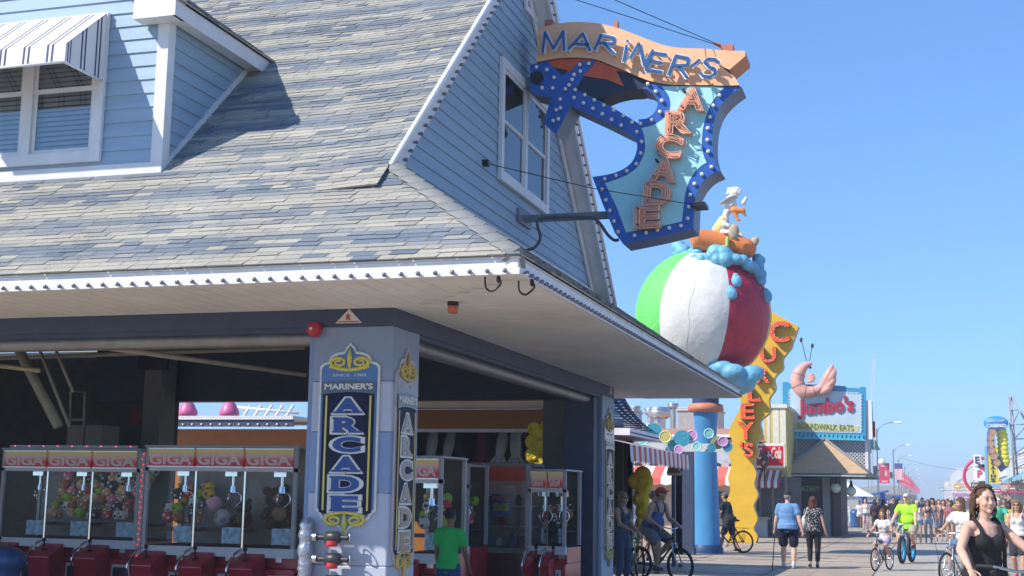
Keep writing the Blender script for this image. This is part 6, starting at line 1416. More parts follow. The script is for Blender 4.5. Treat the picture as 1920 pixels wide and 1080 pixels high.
# ------------------------------------------------------------------ people
def ik(a, b, l1, l2, hint):
    a, b, hint = V(a), V(b), V(hint); d = b-a; L_ = min(d.length, (l1+l2)*.998); d.normalize(); b = a+d*L_
    x = (l1*l1-l2*l2+L_*L_)/(2*L_); y = math.sqrt(max(0, l1*l1-x*x)); h = (hint-d*hint.dot(d))
    h = h.normalized() if h.length > 1e-6 else d.orthogonal().normalized()
    return a+d*x+h*y, b
SK = {'fair': (.64, .38, .285), 'tan': (.5, .29, .19), 'olive': (.38, .21, .13), 'dark': (.11, .055, .035), 'brown': (.22, .115, .07)}
def skinmat(k): return M.setdefault('skin_'+k, mat('skin_'+k, SK[k], .5, var=.1, scale=18, sss=.08, spec=.35))
HAIRC = {'brown': (.14, .075, .042), 'black': (.012, .01, .01), 'red': (.13, .035, .018), 'blond': (.24, .14, .055), 'grey': (.3, .29, .28)}
def hairmat(k): return M.setdefault('hair_'+k, mat('hair_'+k, HAIRC[k], .55, var=.5, scale=60, bump=.8, bscale=90, stretch=(3, 3, .5)))
def figure(label, loc, rz, h=1.7, b=1.0, skin='fair', top=('tee', (.5, .5, .5)), bot=('shorts', (.2, .2, .25)), hair=('short', 'brown'), shoes=(.4, .4, .4), pelvis=(0, 0, .95), lean=2, feetL=(-.1, .02, .06), feetR=(.1, -.02, .06),
           handL=None, handR=None, hy=0, hp=0, cap=None, glasses=False, vox=.014, group=None, kneeL=(0, 1, 0), kneeR=(0, 1, 0), grip=False, toe=(0, 1, 0), female=False, detail=False, elbow=None, socks=None):
    t = thing('person', label, 'person', loc, rz, group, h/1.75)
    P = V(pelvis); l = R(lean); s = V((0, math.sin(l), math.cos(l))); f = V((0, math.cos(l), -math.sin(l))); X = V((1, 0, 0))
    sw = .165 if female else .19
    waist, chest, nb = P+s*.17, P+s*.35, P+s*.52
    Ls, Rs = P+s*.465-X*sw, P+s*.465+X*sw
    hd = (s*.5+V((0, 0, 1))*.5).normalized(); HC = nb+hd*.175+f*.015
    HR = Matrix.Rotation(R(hy), 3, 'Z') @ Matrix.Rotation(R(hp), 3, 'X')
    hq = lambda x, y, z: HC+HR @ V((x, y, z))
    if handL is None: handL = P+V((-.27*max(1, b*.9), .05, -.14))
    if handR is None: handR = P+V((.27*max(1, b*.9), .03, -.14))
    Le, Lw = ik(Ls, handL, .28, .25, elbow[0] if elbow else (-.4, -1, -.3)); Re, Rw = ik(Rs, handR, .28, .25, elbow[1] if elbow else (.4, -1, -.3))
    Lh, Rh = P+V((-.09*b, 0, -.03)), P+V((.09*b, 0, -.03))
    Lk, La = ik(Lh, feetL, .44, .43, kneeL); Rk, Ra = ik(Rh, feetR, .44, .43, kneeR)
    rot = Matrix((X, f, s)).transposed()
    sk = skinmat(skin); tw = V(toe).normalized()
    mb = MB()
    def torso(mb, g=0, up=True):
        mb.sph(P, (.165*b+g, .12*b+g, .13+g), 14, 0, rot); mb.sph(waist, (.138*b+g, .105*b+g, .17+g), 14, 0, rot); mb.sph(chest, (.158*(.94 if female else 1)*(b*.5+.5)+g, .112*b+g, .19+g), 14, 0, rot)
        if b > 1.2: mb.sph(waist+f*.07-s*.03, (.15*b+g, .12*b+g, .15+g), 14, 0, rot)
        if female:
            for q in (-1, 1): mb.sph(chest+f*.085*b+X*q*.068+s*.0, (.066+g*.6, .058+g*.6, .066+g*.6), 12, 0, rot)
        if g:
            for q_, (ra, rb_) in ((P.lerp(waist, .5), (.155, .115)), (waist.lerp(chest, .5), (.15, .11)), (P.lerp(waist, .25), (.162, .119)), (waist.lerp(chest, .25), (.145, .108))): mb.sph(q_, (ra*b+g, rb_*b+g, .14), 14, 0, rot)
        if up: mb.caps(Ls+X*.03, Rs-X*.03, .058+g, .058+g, 12); mb.sph(nb-s*.05, (.11+g, .075+g, .07), 12, 0, rot)
    torso(mb)
    mb.caps(nb-s*.03, HC-hd*.04, .05 if female else .057, .05)
    # head
    mb.sph(hq(0, -.01, .025), (.074, .094, .1), 16, 0, HR); mb.sph(hq(0, .022, -.042), (.058, .068, .068), 14, 0, HR); mb.sph(hq(0, .066, -.09), .024, 10)
    for q in (-1, 1): mb.sph(hq(.036*q, .062, -.028), .028, 10); mb.sph(hq(.076*q, -.004, -.005), (.011, .022, .03), 10, 0, HR)
    mb.caps(hq(0, .088, .012), hq(0, .106, -.026), .008, .0125, 8); mb.caps(hq(-.03, .078, .034), hq(.03, .078, .034), .009, .009, 8)
    for (a, e, w, q) in ((Ls, Le, Lw, -1), (Rs, Re, Rw, 1)):
        k = .9 if female else 1.05
        k *= (.6+.4*b)
        mb.caps(a, e, .05*k, .041*k, 12); mb.caps(e, e.lerp(w, .35), .041*k, .042*k, 12); mb.caps(e.lerp(w, .35), w, .042*k, .026*k, 12)
        d = (w-e).normalized(); sd_ = X*(-q); sd_ = (sd_-d*sd_.dot(d)).normalized(); pn = d.cross(sd_)*q
        if pn.dot(f) < 0 and not grip: pn = -pn
        pm = w+d*.045; hm = Matrix((sd_, pn, d)).transposed()
        mb.sph(pm, (.036, .017, .045), 10, 0, hm)
        for i, (o, ln) in enumerate(((-.027, .06), (-.009, .072), (.009, .068), (.026, .055))):
            p0 = pm+sd_*o+d*.035; cu = -V((0, 0, 1)) if grip else pn*q
            c1 = p0+(d*.8+cu*(.5 if grip else .2)).normalized()*ln*.5; c2 = c1+(d*.2+cu*.9 if grip else d*.8+pn*q*.4).normalized()*ln*.45
            mb.caps(p0, c1, .0092, .0085, 6); mb.caps(c1, c2, .0085, .0075, 6)
        th = pm+sd_*.03*(1)-d*.02; mb.caps(th, th+(sd_*.7+d*.7).normalized()*.045, .0105, .009, 6); mb.caps(th+(sd_*.7+d*.7).normalized()*.045, th+(sd_*.5+d*.85).normalized()*.07, .009, .008, 6)
    for (hp_, kn, an, q) in ((Lh, Lk, La, -1), (Rh, Rk, Ra, 1)):
        mb.caps(hp_, kn, .085*(b*.6+.4), .056*(b*.4+.6), 12); mb.caps(kn, kn.lerp(an, .35), .054*(b*.4+.6), .056*(b*.5+.5), 12); mb.caps(kn.lerp(an, .35), an, .056*(b*.5+.5), .037, 12)
        mb.caps(an-tw*.04-V((0, 0, .03)), an+tw*.13-V((0, 0, .035)), .035, .026, 10)
    mb.build('body', sk, t, world=False, remesh=vox, smooth=2 if vox < .02 else 1)
    # top
    kind, c = top[0], top[1]; tm = c if not isinstance(c, tuple) else cl(c)
    mb = MB(); g = .016
    if kind in ('tank', 'bikini'):
        if kind == 'tank':
            mb.sph(P+s*.05, (.165*b+g, .122*b+g, .12), 14, 0, rot); mb.sph(waist, (.138*b+g, .105*b+g, .17+g), 14, 0, rot); mb.sph(chest-s*.035, (.15*(b*.5+.5)+g, .108*b+g, .16), 14, 0, rot)
            if b > 1.2: mb.sph(waist+f*.07-s*.03, (.15*b+g, .12*b+g, .15+g), 14, 0, rot)
        if female:
            for q in (-1, 1): mb.sph(chest+f*.085*b+X*q*.068, (.078, .068, .074), 12, 0, rot)
        for q in (-1, 1): mb.tube(spline([chest+f*.115*b+X*q*.085+s*.05, chest+f*.085+X*q*.1+s*.13, P+s*.53+X*q*.105-f*.005, chest-f*.1+X*q*.09+s*.1], 4), .021, 6)
    else:
        torso(mb, g)
        L_ = {'tee': .62, 'cap': .3, 'long': 1}[kind]
        for (a, e, w, q) in ((Ls, Le, Lw, -1), (Rs, Re, Rw, 1)):
            k = (.6+.4*b)
            if kind == 'long': mb.caps(a, e, .064*k, .056, 12); mb.caps(e, e.lerp(w, .9), .055, .042, 12)
            else: mb.caps(a, a.lerp(e, L_*.9), .066*k, .07*k if kind == 'tee' else .062*k, 12)
        mb.cyl(P+s*.06, P-s*.06, .165*b+.01, .172*b+.012, 16)
    tp = mb.build('top', tm, t, world=False, remesh=max(vox, .012), smooth=9 if kind not in ('tank', 'bikini') else 4)
    kind, c = bot[0], bot[1]; bm_ = c if not isinstance(c, tuple) else cl(c)
    mb = MB(); mb.sph(P-s*.01, (.17*b+.012, .126*b+.014, .125), 14, 0, rot)
    for (hp_, kn, an) in ((Lh, Lk, La), (Rh, Rk, Ra)):
        r0_ = .085*(b*.6+.4)+.02
        if kind == 'shorts': mb.caps(hp_, hp_.lerp(kn, .78), r0_, r0_*.9, 12)
        elif kind == 'brief': mb.caps(hp_, hp_.lerp(kn, .22), r0_, r0_*.9, 12)
        elif kind in ('pants', 'capri'): e = .96 if kind == 'pants' else .72; mb.caps(hp_, kn, r0_, .075, 12); mb.caps(kn, kn.lerp(an, e), .073, .06, 12)
        elif kind == 'skirt': pass
    if kind == 'skirt': mb.cyl(P+s*.03, (Lk+Rk)/2+V((0, -.02, .06)), .165*b, .22*b, 20)
    mb.build('bottom', bm_, t, world=False, remesh=max(vox, .012), smooth=2)
    for (kn, an, q) in ((Lk, La, -1), (Rk, Ra, 1)):
        mb = MB(); mb.caps(an-tw*.045-V((0, 0, .03)), an+tw*.135-V((0, 0, .036)), .043, .033, 12); mb.cyl(an-tw*.0-V((0, 0, .03)), an+V((0, 0, .02)), .044, .042, 12)
        mb.build('shoe', cl(shoes), t, world=False, remesh=max(.012, vox), smooth=2)
        if socks: mb = MB(); mb.cyl(an+V((0, 0, .01)), an.lerp(kn, .2), .043, .048, 12); mb.build('sock', cl(socks), t, world=False)
    # hair and headwear
    st, hc = hair; hm = hairmat(hc)
    if st:
        mb = MB()
        if st == 'short' and not cap: mb.sph(hq(0, -.022, .045), (.083, .1, .098), 14, 0, HR)
        elif st == 'short': mb.sph(hq(0, -.035, .01), (.08, .082, .085), 14, 0, HR)
        elif st in ('long', 'bob'):
            mb.sph(hq(0, -.022, .045), (.087, .104, .1), 14, 0, HR); dn = .3 if st == 'long' else .15
            for q in (-1, 0, 1): mb.caps(hq(.055*q, -.06+.035*abs(q), .0), hq(.07*q, -.075+.03*abs(q), -dn), .05, .035, 10)
        elif st == 'bun': mb.sph(hq(0, -.022, .045), (.084, .1, .098), 14, 0, HR); mb.sph(hq(0, -.12, .07), .05, 10)
        elif st == 'curly':
            q_ = random.Random(4); mb.sph(hq(0, -.028, .045), (.084, .1, .096), 14, 0, HR)
            for k in range(620):
                az = q_.uniform(0, 2*math.pi); el = math.asin(q_.uniform(-.25, 1)); fr_ = math.sin(az)         # fr_ > 0: towards the face
                if fr_ > .15 and el < R(44) and abs(math.cos(az)) < .97: continue
                n_ = V((math.cos(az)*math.cos(el), math.sin(az)*math.cos(el), math.sin(el))); p0 = V((n_.x*.08, -.02+n_.y*.092, .04+n_.z*.09))
                L_ = q_.uniform(.1, .2) if fr_ < .2 else q_.uniform(.035, .07); ph = q_.uniform(0, 6.3); am = q_.uniform(.006, .013); pts = []
                if fr_ > .2: n_ = (n_+V((.5*(1 if n_.x > 0 else -1), -.3, .7))).normalized()
                for j in range(9):
                    t_ = j/8; o_ = p0+n_*(.006+.024*math.sin(min(1, t_*1.6)*1.57))+V((0, -.02*t_, -L_*t_**1.5 if fr_ < .2 else -.02*t_*t_))
                    pts.append(hq(*(o_+V((am*math.cos(ph+t_*11), am*math.sin(ph+t_*11), 0)))))
                mb.tube(pts, [.0055*(1-.4*j/8) for j in range(9)], 5)
        mb.build('hair', hm, t, world=False, remesh=min(vox, .012) if st != 'curly' else 0, smooth=1)
    if cap:
        mb = MB(); mb.sph(hq(0, -.012, .052), (.088, .106, .082), 14, 0, HR); mb.sph(hq(0, .105, .052), (.066, .07, .012), 12, 0, HR); mb.build('cap', cl(cap), t, world=False, remesh=max(.01, vox*.8), smooth=1)
    if glasses:
        mb = MB()
        for q in (-1, 1): mb.sph(hq(.031*q, .09, .012), (.027, .012, .02), 10, 0, HR); mb.tube([hq(.056*q, .082, .016), hq(.079*q, .0, .012)], .004, 5)
        mb.tube([hq(-.01, .098, .018), hq(.01, .098, .018)], .004, 5); mb.build('sunglasses', BLACK, t, world=False)
    elif vox < .016 and not detail:
        for q in (-1, 1): mb = MB(); mb.sph(hq(.03*q, .083, .01), (.012, .006, .007), 8, 0, HR); mb.build('eye', INK, t, world=False)
        mb = MB(); mb.tube([hq(-.024, .082, -.056), hq(0, .092, -.06), hq(.024, .082, -.056)], .006, 6); mb.build('mouth', mat('lip', (.35, .1, .09), .5) if 'lip' not in bpy.data.materials else bpy.data.materials['lip'], t, world=False)
    J = dict(Lw=Lw, Rw=Rw, Le=Le, Re=Re, Ls=Ls, Rs=Rs, HC=HC, hq=hq, HR=HR, P=P, f=f, s=s, chest=chest, waist=waist, X=X)
    return t, J
def wl(t, p): return WM[t.name] @ V(p)

# ------------------------------------------------------------------ bicycles
def bicycle(label, loc, rz, frame=(.02, .02, .022), rim=None, tyre=.022, rw=.335, scale=1, bar_z=1.02, saddle=(.02, .02, .02), rack=False, group='bicycles on the boardwalk', accent=None):
    t = thing('bicycle', label, 'bicycle', loc, rz, group, scale); fm = cl(frame, .35); rw_ = rw
    wh = {}
    for y, nm in ((-.52, 'r'), (.54, 'f')):
        c = V((0, y, rw_+tyre*.0)); mb = MB(); mb.torus(c, (1, 0, 0), rw_-tyre, tyre, 40, 8); tw_ = mb.build('wheel', RUB, t, world=False)
        mb = MB(); mb.torus(c, (1, 0, 0), rw_-tyre*2.1, .012 if tyre < .04 else .035, 40, 6); mb.cyl(c-V((.04, 0, 0)), c+V((.04, 0, 0)), .022, seg=10)
        for k in range(18): a = k*math.pi/9; mb.cyl(c+V((.02*(-1)**k, 0, 0)), c+V((0, math.cos(a)*(rw_-tyre*2.2), math.sin(a)*(rw_-tyre*2.2))), .0022, seg=4, caps=False)
        mb.build('rim', rim or STEEL, tw_, world=False)
    bbk, st_, ht, hb = V((0, -.06, .29)), V((0, -.24, .84)), V((0, .36, .88)), V((0, .385, .74))
    mb = MB(); r_ = .019 if tyre < .04 else .025
    mb.tube([bbk, st_], r_, 8); mb.tube([st_-V((0, -.02, .08)), ht-V((0, 0, .05))], r_, 8); mb.tube([bbk, hb], r_*1.1, 8); mb.tube([ht+V((0, -.005, .05)), hb-V((0, -.005, .04))], r_*1.1, 8)
    for q in (-1, 1): mb.tube([bbk+V((.04*q, 0, 0)), V((.06*q+q*tyre*.6, -.52, rw_))], r_*.65, 6); mb.tube([st_+V((.02*q, .01, -.07)), V((.06*q+q*tyre*.6, -.52, rw_))], r_*.6, 6)
    mb.build('frame', fm, t, world=False)
    mb = MB()
    for q in (-1, 1): mb.tube(spline([hb+V((.05*q+q*tyre*.6, 0, .0)), V((.055*q+q*tyre*.6, .44, .55)), V((.055*q+q*tyre*.6, .54, rw_))], 4), .015, 6)
    mb.tube([hb+V((-.06-tyre*.6, 0, 0)), hb+V((.06+tyre*.6, 0, 0))], .018, 6); mb.tube([ht, V((0, .34, bar_z))], .014, 6); mb.build('fork', STEEL if not accent else cl(accent, .4), t, world=False)
    mb = MB(); mb.tube(spline([(-.31, .22, bar_z+.03), (-.22, .3, bar_z+.03), (-.08, .36, bar_z), (.08, .36, bar_z), (.22, .3, bar_z+.03), (.31, .22, bar_z+.03)], 5), .0125, 8); hbo = mb.build('handlebar', STEEL, t, world=False)
    for q in (-1, 1): mb = MB(); mb.cyl((.23*q, .293, bar_z+.03), (.33*q, .205, bar_z+.031), .018, seg=10); mb.build('grip', RUB, hbo, world=False)
    for q in (-1, 1): mb = MB(); mb.tube([(.2*q, .32, bar_z+.02), (.27*q, .31, bar_z-.02)], .007, 5); mb.build('brake_lever', BLACK, hbo, world=False)
    mb = MB(); mb.tube([st_, st_+V((0, -.03, .1))], .014, 6); mb.sph(st_+V((0, -.09, .12)), (.085, .09, .035), 12); mb.caps(st_+V((0, -.04, .125)), st_+V((0, .1, .12)), .035, .02, 8); mb.build('saddle', cl(saddle, .6), t, world=False, remesh=.012, smooth=2)
    mb = MB(); mb.torus(bbk+V((.05, 0, 0)), (1, 0, 0), .085, .008, 20, 5)
    for q in (-1, 1): mb.tube([bbk+V((.06*q, 0, 0)), bbk+V((.075*q, .12*q, -.11*q))], .01, 5); mb.cbox(bbk+V((.12*q, .12*q, -.11*q)), (.09, .07, .02))
    mb.build('crankset', BLACK, t, world=False)
    if rack: mb = MB(); mb.tube([(-.06, -.3, .74), (-.06, -.72, .74), (.06, -.72, .74), (.06, -.3, .74)], .007, 5); mb.tube([(.06, -.55, .74), (.07, -.52, rw_)], .006, 5); mb.tube([(-.06, -.55, .74), (-.07, -.52, rw_)], .006, 5); mb.build('rear_rack', BLACK, t, world=False)
    return t
def rz_of(dx, dy): return math.atan2(-dx, dy)
RIDE = dict(pelvis=(0, -.27, .97), lean=14, handL=(-.29, .22, 1.06), handR=(.29, .22, 1.06), feetL=(-.13, -.16, .46), feetR=(.13, .06, .28), kneeL=(-.15, 1, .2), kneeR=(.15, 1, .2), grip=True)
BACK = 0
DENIM = (.12, .18, .3)
# strolling couple
CHK = None
def dots():
    m = bpy.data.materials.new('polka_dots'); m.use_nodes = True; n = m.node_tree; b = n.nodes['Principled BSDF']; b.inputs['Roughness'].default_value = .85
    tc = n.nodes.new('ShaderNodeTexCoord'); v = n.nodes.new('ShaderNodeTexVoronoi'); v.inputs['Scale'].default_value = 26; v.inputs['Randomness'].default_value = .6; n.links.new(tc.outputs['Object'], v.inputs['Vector'])
    cr = n.nodes.new('ShaderNodeValToRGB'); cr.color_ramp.elements[0].position = .3; cr.color_ramp.elements[0].color = (.6, .6, .6, 1); cr.color_ramp.elements[1].position = .36; cr.color_ramp.elements[1].color = (.015, .016, .025, 1)
    n.links.new(v.outputs['Distance'], cr.inputs[0]); n.links.new(cr.outputs[0], b.inputs['Base Color']); return m
p = AZ(1478, 1066)
m_, J = figure('man in a light blue polo and black cap walking away with a cane', p, rz_of(.1, 1), 1.79, 1.38, 'fair', ('tee', (.13, .27, .50)), ('shorts', (.012, .014, .03)), ('short', 'grey'), (.3, .38, .5), cap=(.02, .018, .02), feetL=(-.12, .06, .07), feetR=(.14, -.08, .07), handL=(-.33, .1, .84), handR=(.36, -.04, .8), socks=(.6, .6, .6), vox=.013)
mb = MB(); a = wl(m_, J['Lw']+V((-.01, .06, -.05))); g_ = AZ(1448, 1070); mb.tube([a, V((g_.x, g_.y, .01))], .012, 8); mb.tube(spline([a, a+V((0, .02, .03)), a+V((.02, .1, .02))], 4), .015, 8); tag(mb.build('walking_cane', BLACK), 'thin black cane held by the man in the blue polo', 'cane')
p = AZ(1526, 1064)
w_, J = figure('red haired woman in a dotted dark top and black capris walking away', p, rz_of(.05, 1), 1.67, 1.12, 'tan', ('cap', dots()), ('capri', (.012, .012, .015)), ('bob', 'red'), (.1, .08, .08), feetL=(-.1, .04, .07), feetR=(.1, -.06, .07), handR=(.32, .06, .82), female=True, vox=.013)
mb = MB(); c = wl(w_, J['P']+V((-.22, .02, .17))); mb.sph(c, (.07, .13, .17), 14); mb.tube(spline([c+V((0, -.1, .1)), wl(w_, J['Ls']+V((.04, -.02, .08))), c+V((0, .1, .1))], 6), .014, 6); tag(mb.build('shoulder_bag', cl((.6, .58, .55), .6)), 'white shoulder bag carried by the woman in the dotted top', 'bag')
# girl on a small bike, man in lime on a fat bike
p = AZ(1655, 1070); rz = rz_of(-.35, -1)
bicycle('small dark bicycle ridden by the girl in white', p, rz, (.08, .07, .07), rw=.31, scale=.86, accent=(.35, .34, .34))
figure('girl in a white top and lilac skirt riding a small bicycle', p, rz, 1.5, .88, 'tan', ('cap', (.62, .58, .6)), ('shorts', (.35, .32, .48)), ('long', 'brown'), (.55, .4, .4), female=True, hy=8, vox=.013, **{**RIDE, 'pelvis': (0, -.24, .86), 'handL': (-.29, .2, .98), 'handR': (.29, .2, .98), 'feetR': (.13, .06, .3), 'feetL': (-.13, -.16, .42)})
p = AZ(1701, 1056); rz = rz_of(-.22, -1)
bicycle('grey fat tyre bicycle with bright blue rims', p, rz, (.3, .32, .36), rim=mat('rim_blue', (.02, .35, .62), .35), tyre=.05, rw=.36, accent=(.3, .32, .35))
figure('heavy man in a lime green shirt riding the fat tyre bicycle', p, rz, 1.8, 1.5, 'fair', ('tee', mat('neon_lime', (.36, .8, .03), .8, var=.06, bump=.2)), ('shorts', (.34, .33, .25)), ('short', 'grey'), (.05, .04, .04), cap=(.5, .47, .38), vox=.013, **RIDE)
# woman in a white tee on a bike
p = AY(1797, 1000, 27.5); p.z = 0; rz = rz_of(-.5, -1)
bicycle('step through bicycle of the woman in the white tee', p, rz, (.3, .35, .42)); figure('woman in a white tee shirt riding behind the smiling woman', p, rz, 1.68, 1.05, 'tan', ('tee', (.66, .65, .64)), ('shorts', DENIM), ('bob', 'brown'), (.5, .5, .5), female=True, hy=-20, vox=.014, **RIDE)
# white tank woman at the right edge, rider in teal and people behind
p = AY(1912, 1065, 31); p.z = 0
figure('older woman in a white tank top and dark shorts at the right edge', p, rz_of(-.25, -1), 1.66, 1.15, 'tan', ('tank', (.66, .66, .66)), ('shorts', (.03, .03, .045)), ('bob', 'blond'), (.6, .1, .25), glasses=True, female=True, feetL=(-.1, .2, .07), feetR=(.1, -.15, .12), vox=.014)
p = AY(1874, 990, 44); p.z = 0; bicycle('dark bicycle of the rider in the white helmet', p, rz_of(.1, -1)); figure('rider in a teal and green top and white helmet', p, rz_of(.1, -1), 1.75, 1.2, 'fair', ('tee', (.05, .4, .26)), ('shorts', (.05, .06, .1)), ('short', 'grey'), (.3, .3, .3), cap=(.65, .66, .7), vox=.018, **RIDE)
# cyclists by the booth
p = AZ(1262, 1093); rz = rz_of(.9, -.55)
bicycle('black mountain bicycle of the man in the red cap', p-V((.3, -.15, 0)), rz, (.02, .02, .025), rim=BLACK, tyre=.026)
figure('man in a red cap and blue tank top astride a black mountain bicycle', p-V((.3, -.15, 0)), rz, 1.8, 1.22, 'tan', ('tank', mat('tank_blue', (.05, .09, .25), .8, var=.5, scale=9)), ('shorts', (.16, .17, .19)), ('short', 'brown'), (.1, .1, .1), cap=(.5, .05, .05), glasses=True, vox=.013, **{**RIDE, 'pelvis': (0, -.22, 1.0), 'lean': 26, 'hy': 20})
p = AY(1166, 1000, 24.6); p.z = 0
figure('woman in sunglasses and a dark halter top leaning by the narrow side pillar', p, rz_of(.85, -.5), 1.68, 1.0, 'tan', ('tank', (.06, .07, .12)), ('capri', (.05, .07, .13)), ('long', 'blond'), (.1, .1, .1), glasses=True, female=True, handR=(.1, .32, 1.05), handL=(-.12, .3, 1.02), vox=.014)
p = AY(1204, 1075, 26.0); p.z = 0; bicycle('black and green bicycle parked facing the boardwalk', p+V((-.25, .3, 0)), rz_of(.5, -1), (.12, .35, .04), rim=BLACK, tyre=.026)
for (x, Y, c, cp, n) in ((1221, 34.5, (.1, .16, .26), (.02, .02, .025), 'black cap and grey blue shirt behind the man in the red cap'), (1188, 34, (.25, .3, .4), None, 'pale grey shirt behind the yellow plush string'), (1209, 36, (.1, .1, .12), (.03, .04, .06), 'dark shirt and visor half hidden by the yellow plush string')):
    p = AY(x, 1000, Y); p.z = 0; figure('person in a '+n, p, rz_of(-.3, 1), 1.75, 1.1, 'olive', ('tee', c), ('shorts', (.1, .1, .12)), ('short', 'black'), (.1, .1, .1), cap=cp, vox=.02)
p = AZ(1371, 1036); p -= V((0, 0, p.z)); rz = rz_of(-1, .28)
bicycle('black city bicycle with rear rack behind the blue column', p-V((.12, 0, 0)), rz, (.03, .03, .035), rim=RUB, rack=True)
figure('man in dark clothes pushing a bicycle behind the blue column', p-V((.1, -.35, 0)), rz, 1.8, 1.25, 'olive', ('tee', (.02, .022, .03)), ('shorts', (.03, .03, .04)), ('short', 'black'), (.03, .03, .03), lean=12, handL=(-.3, .45, 1.08), handR=(.2, .5, 1.08), feetL=(-.1, .25, .07), feetR=(.1, -.25, .1), cap=(.1, .11, .13), vox=.016)
# boy in the arcade
p = AY(840, 1080, 15.25); p.z = 0
figure('boy in a bright green tee shirt standing at the prize machines', p, rz_of(.15, 1), 1.42, .98, 'brown', ('tee', mat('boy_green', (.02, .42, .09), .8, var=.1)), ('shorts', (.02, .05, .2)), ('short', 'black'), (.1, .1, .1), vox=.012, handL=(-.24, .14, .86), handR=(.24, .2, .9))
# ------------------------------------------------------------------ smiling woman in the foreground
YW_ = 12.2
p = AY(1846, 1000, YW_); p.z = -.0
rz = rz_of(.5, -.86)
fg, J = figure('smiling curly haired woman in a black tank top riding in the foreground', p, rz, 1.70, 1.12, 'fair', ('tank', mat('black_knit', (.018, .016, .018), .85, var=.3, scale=30, bump=.3, bscale=250)), ('pants', (.02, .02, .022)), ('curly', 'brown'), (.05, .05, .05), pelvis=(0, -.05, .975), lean=6, handL=(-.36, .34, 1.10), handR=(.36, .33, 1.10), elbow=((-1, -.2, -.35), (1, -.3, -.5)), hy=-4, hp=3, feetL=(-.2, .05, .07), feetR=(.2, -.05, .07), grip=True, female=True, detail=True, vox=.0065)
hq, HRm = J['hq'], J['HR']
LIP = mat('lips', (.42, .12, .11), .35); WHE = mat('eye_white', (.62, .6, .58), .2)
for q in (-1, 1):
    mb = MB(); mb.sph(hq(.031*q, .0775, .012), (.0135, .0105, .0068), 12, 0, HRm); ey = mb.build('eye', WHE, fg, world=False)
    mb = MB(); mb.sph(hq(.031*q, .0862, .012), .0042, 10); mb.build('iris', mat('iris_brown', (.05, .025, .012), .1), ey, world=False)
    mb = MB(); mb.tube(spline([hq(.0145*q, .084, .013), hq(.031*q, .0895, .0205), hq(.047*q, .078, .013)], 4), .0028, 6); mb.build('eyelid', hairmat('brown'), ey, world=False)
    mb = MB(); mb.tube(spline([hq(.012*q, .092, .035), hq(.032*q, .092, .042), hq(.052*q, .077, .033)], 4), [.0022]*9, 6); mb.build('eyebrow', hairmat('brown'), fg, world=False)
    mb = MB(); mb.torus(hq(.084*q, -.0, -.05), (1, 0, .2), .012, .003, 16, 6); mb.build('earring', mat('gold_ring', (.6, .42, .15), .25, metal=1), fg, world=False)
mb = MB(); mb.tube(spline([hq(-.031, .073, -.045), hq(-.015, .086, -.0555), hq(0, .0895, -.058), hq(.015, .086, -.0555), hq(.031, .073, -.045)], 4), .0052, 6); mb.build('teeth', mat('teeth', (.62, .6, .54), .25), fg, world=False)
mb = MB(); mb.tube(spline([hq(-.034, .071, -.043), hq(-.016, .0885, -.0485), hq(0, .0925, -.0505), hq(.016, .0885, -.0485), hq(.034, .071, -.043)], 4), .0042, 6)
mb.tube(spline([hq(-.034, .071, -.044), hq(-.016, .0865, -.062), hq(0, .0905, -.066), hq(.016, .0865, -.062), hq(.034, .071, -.044)], 4), .005, 6); mb.build('lips', LIP, fg, world=False)
for q in (-1, 1): mb = MB(); mb.sph(hq(.008*q, .105, -.031), (.006, .007, .005), 8); mb.build('nostril', skinmat('fair'), fg, world=False)
mb = MB(); c, f_, s_, X_ = J['chest'], J['f'], J['s'], J['X']
mb.tube(spline([c-f_*.12-X_*.02, J['Ls']+X_*.06+s_*.07-f_*.02, c+f_*.115-X_*.115+s_*.04, J['waist']+f_*.09-X_*.15, J['P']-X_*.2+f_*.02, J['P']-X_*.1-f_*.15], 8), .02, 6)
o = mb.build('bag_strap', mat('strap_black', (.012, .012, .013), .6), world=False)
o.matrix_world = WM[fg.name]; tag(o, 'black cross body strap of a bag on the smiling woman', 'bag strap')
bw_ = WM[fg.name]; pb = bw_ @ V((0, .18, 0))
bicycle('bicycle with silver handlebar under the smiling woman', (pb.x, pb.y, 0), rz, (.2, .22, .25), bar_z=1.06)
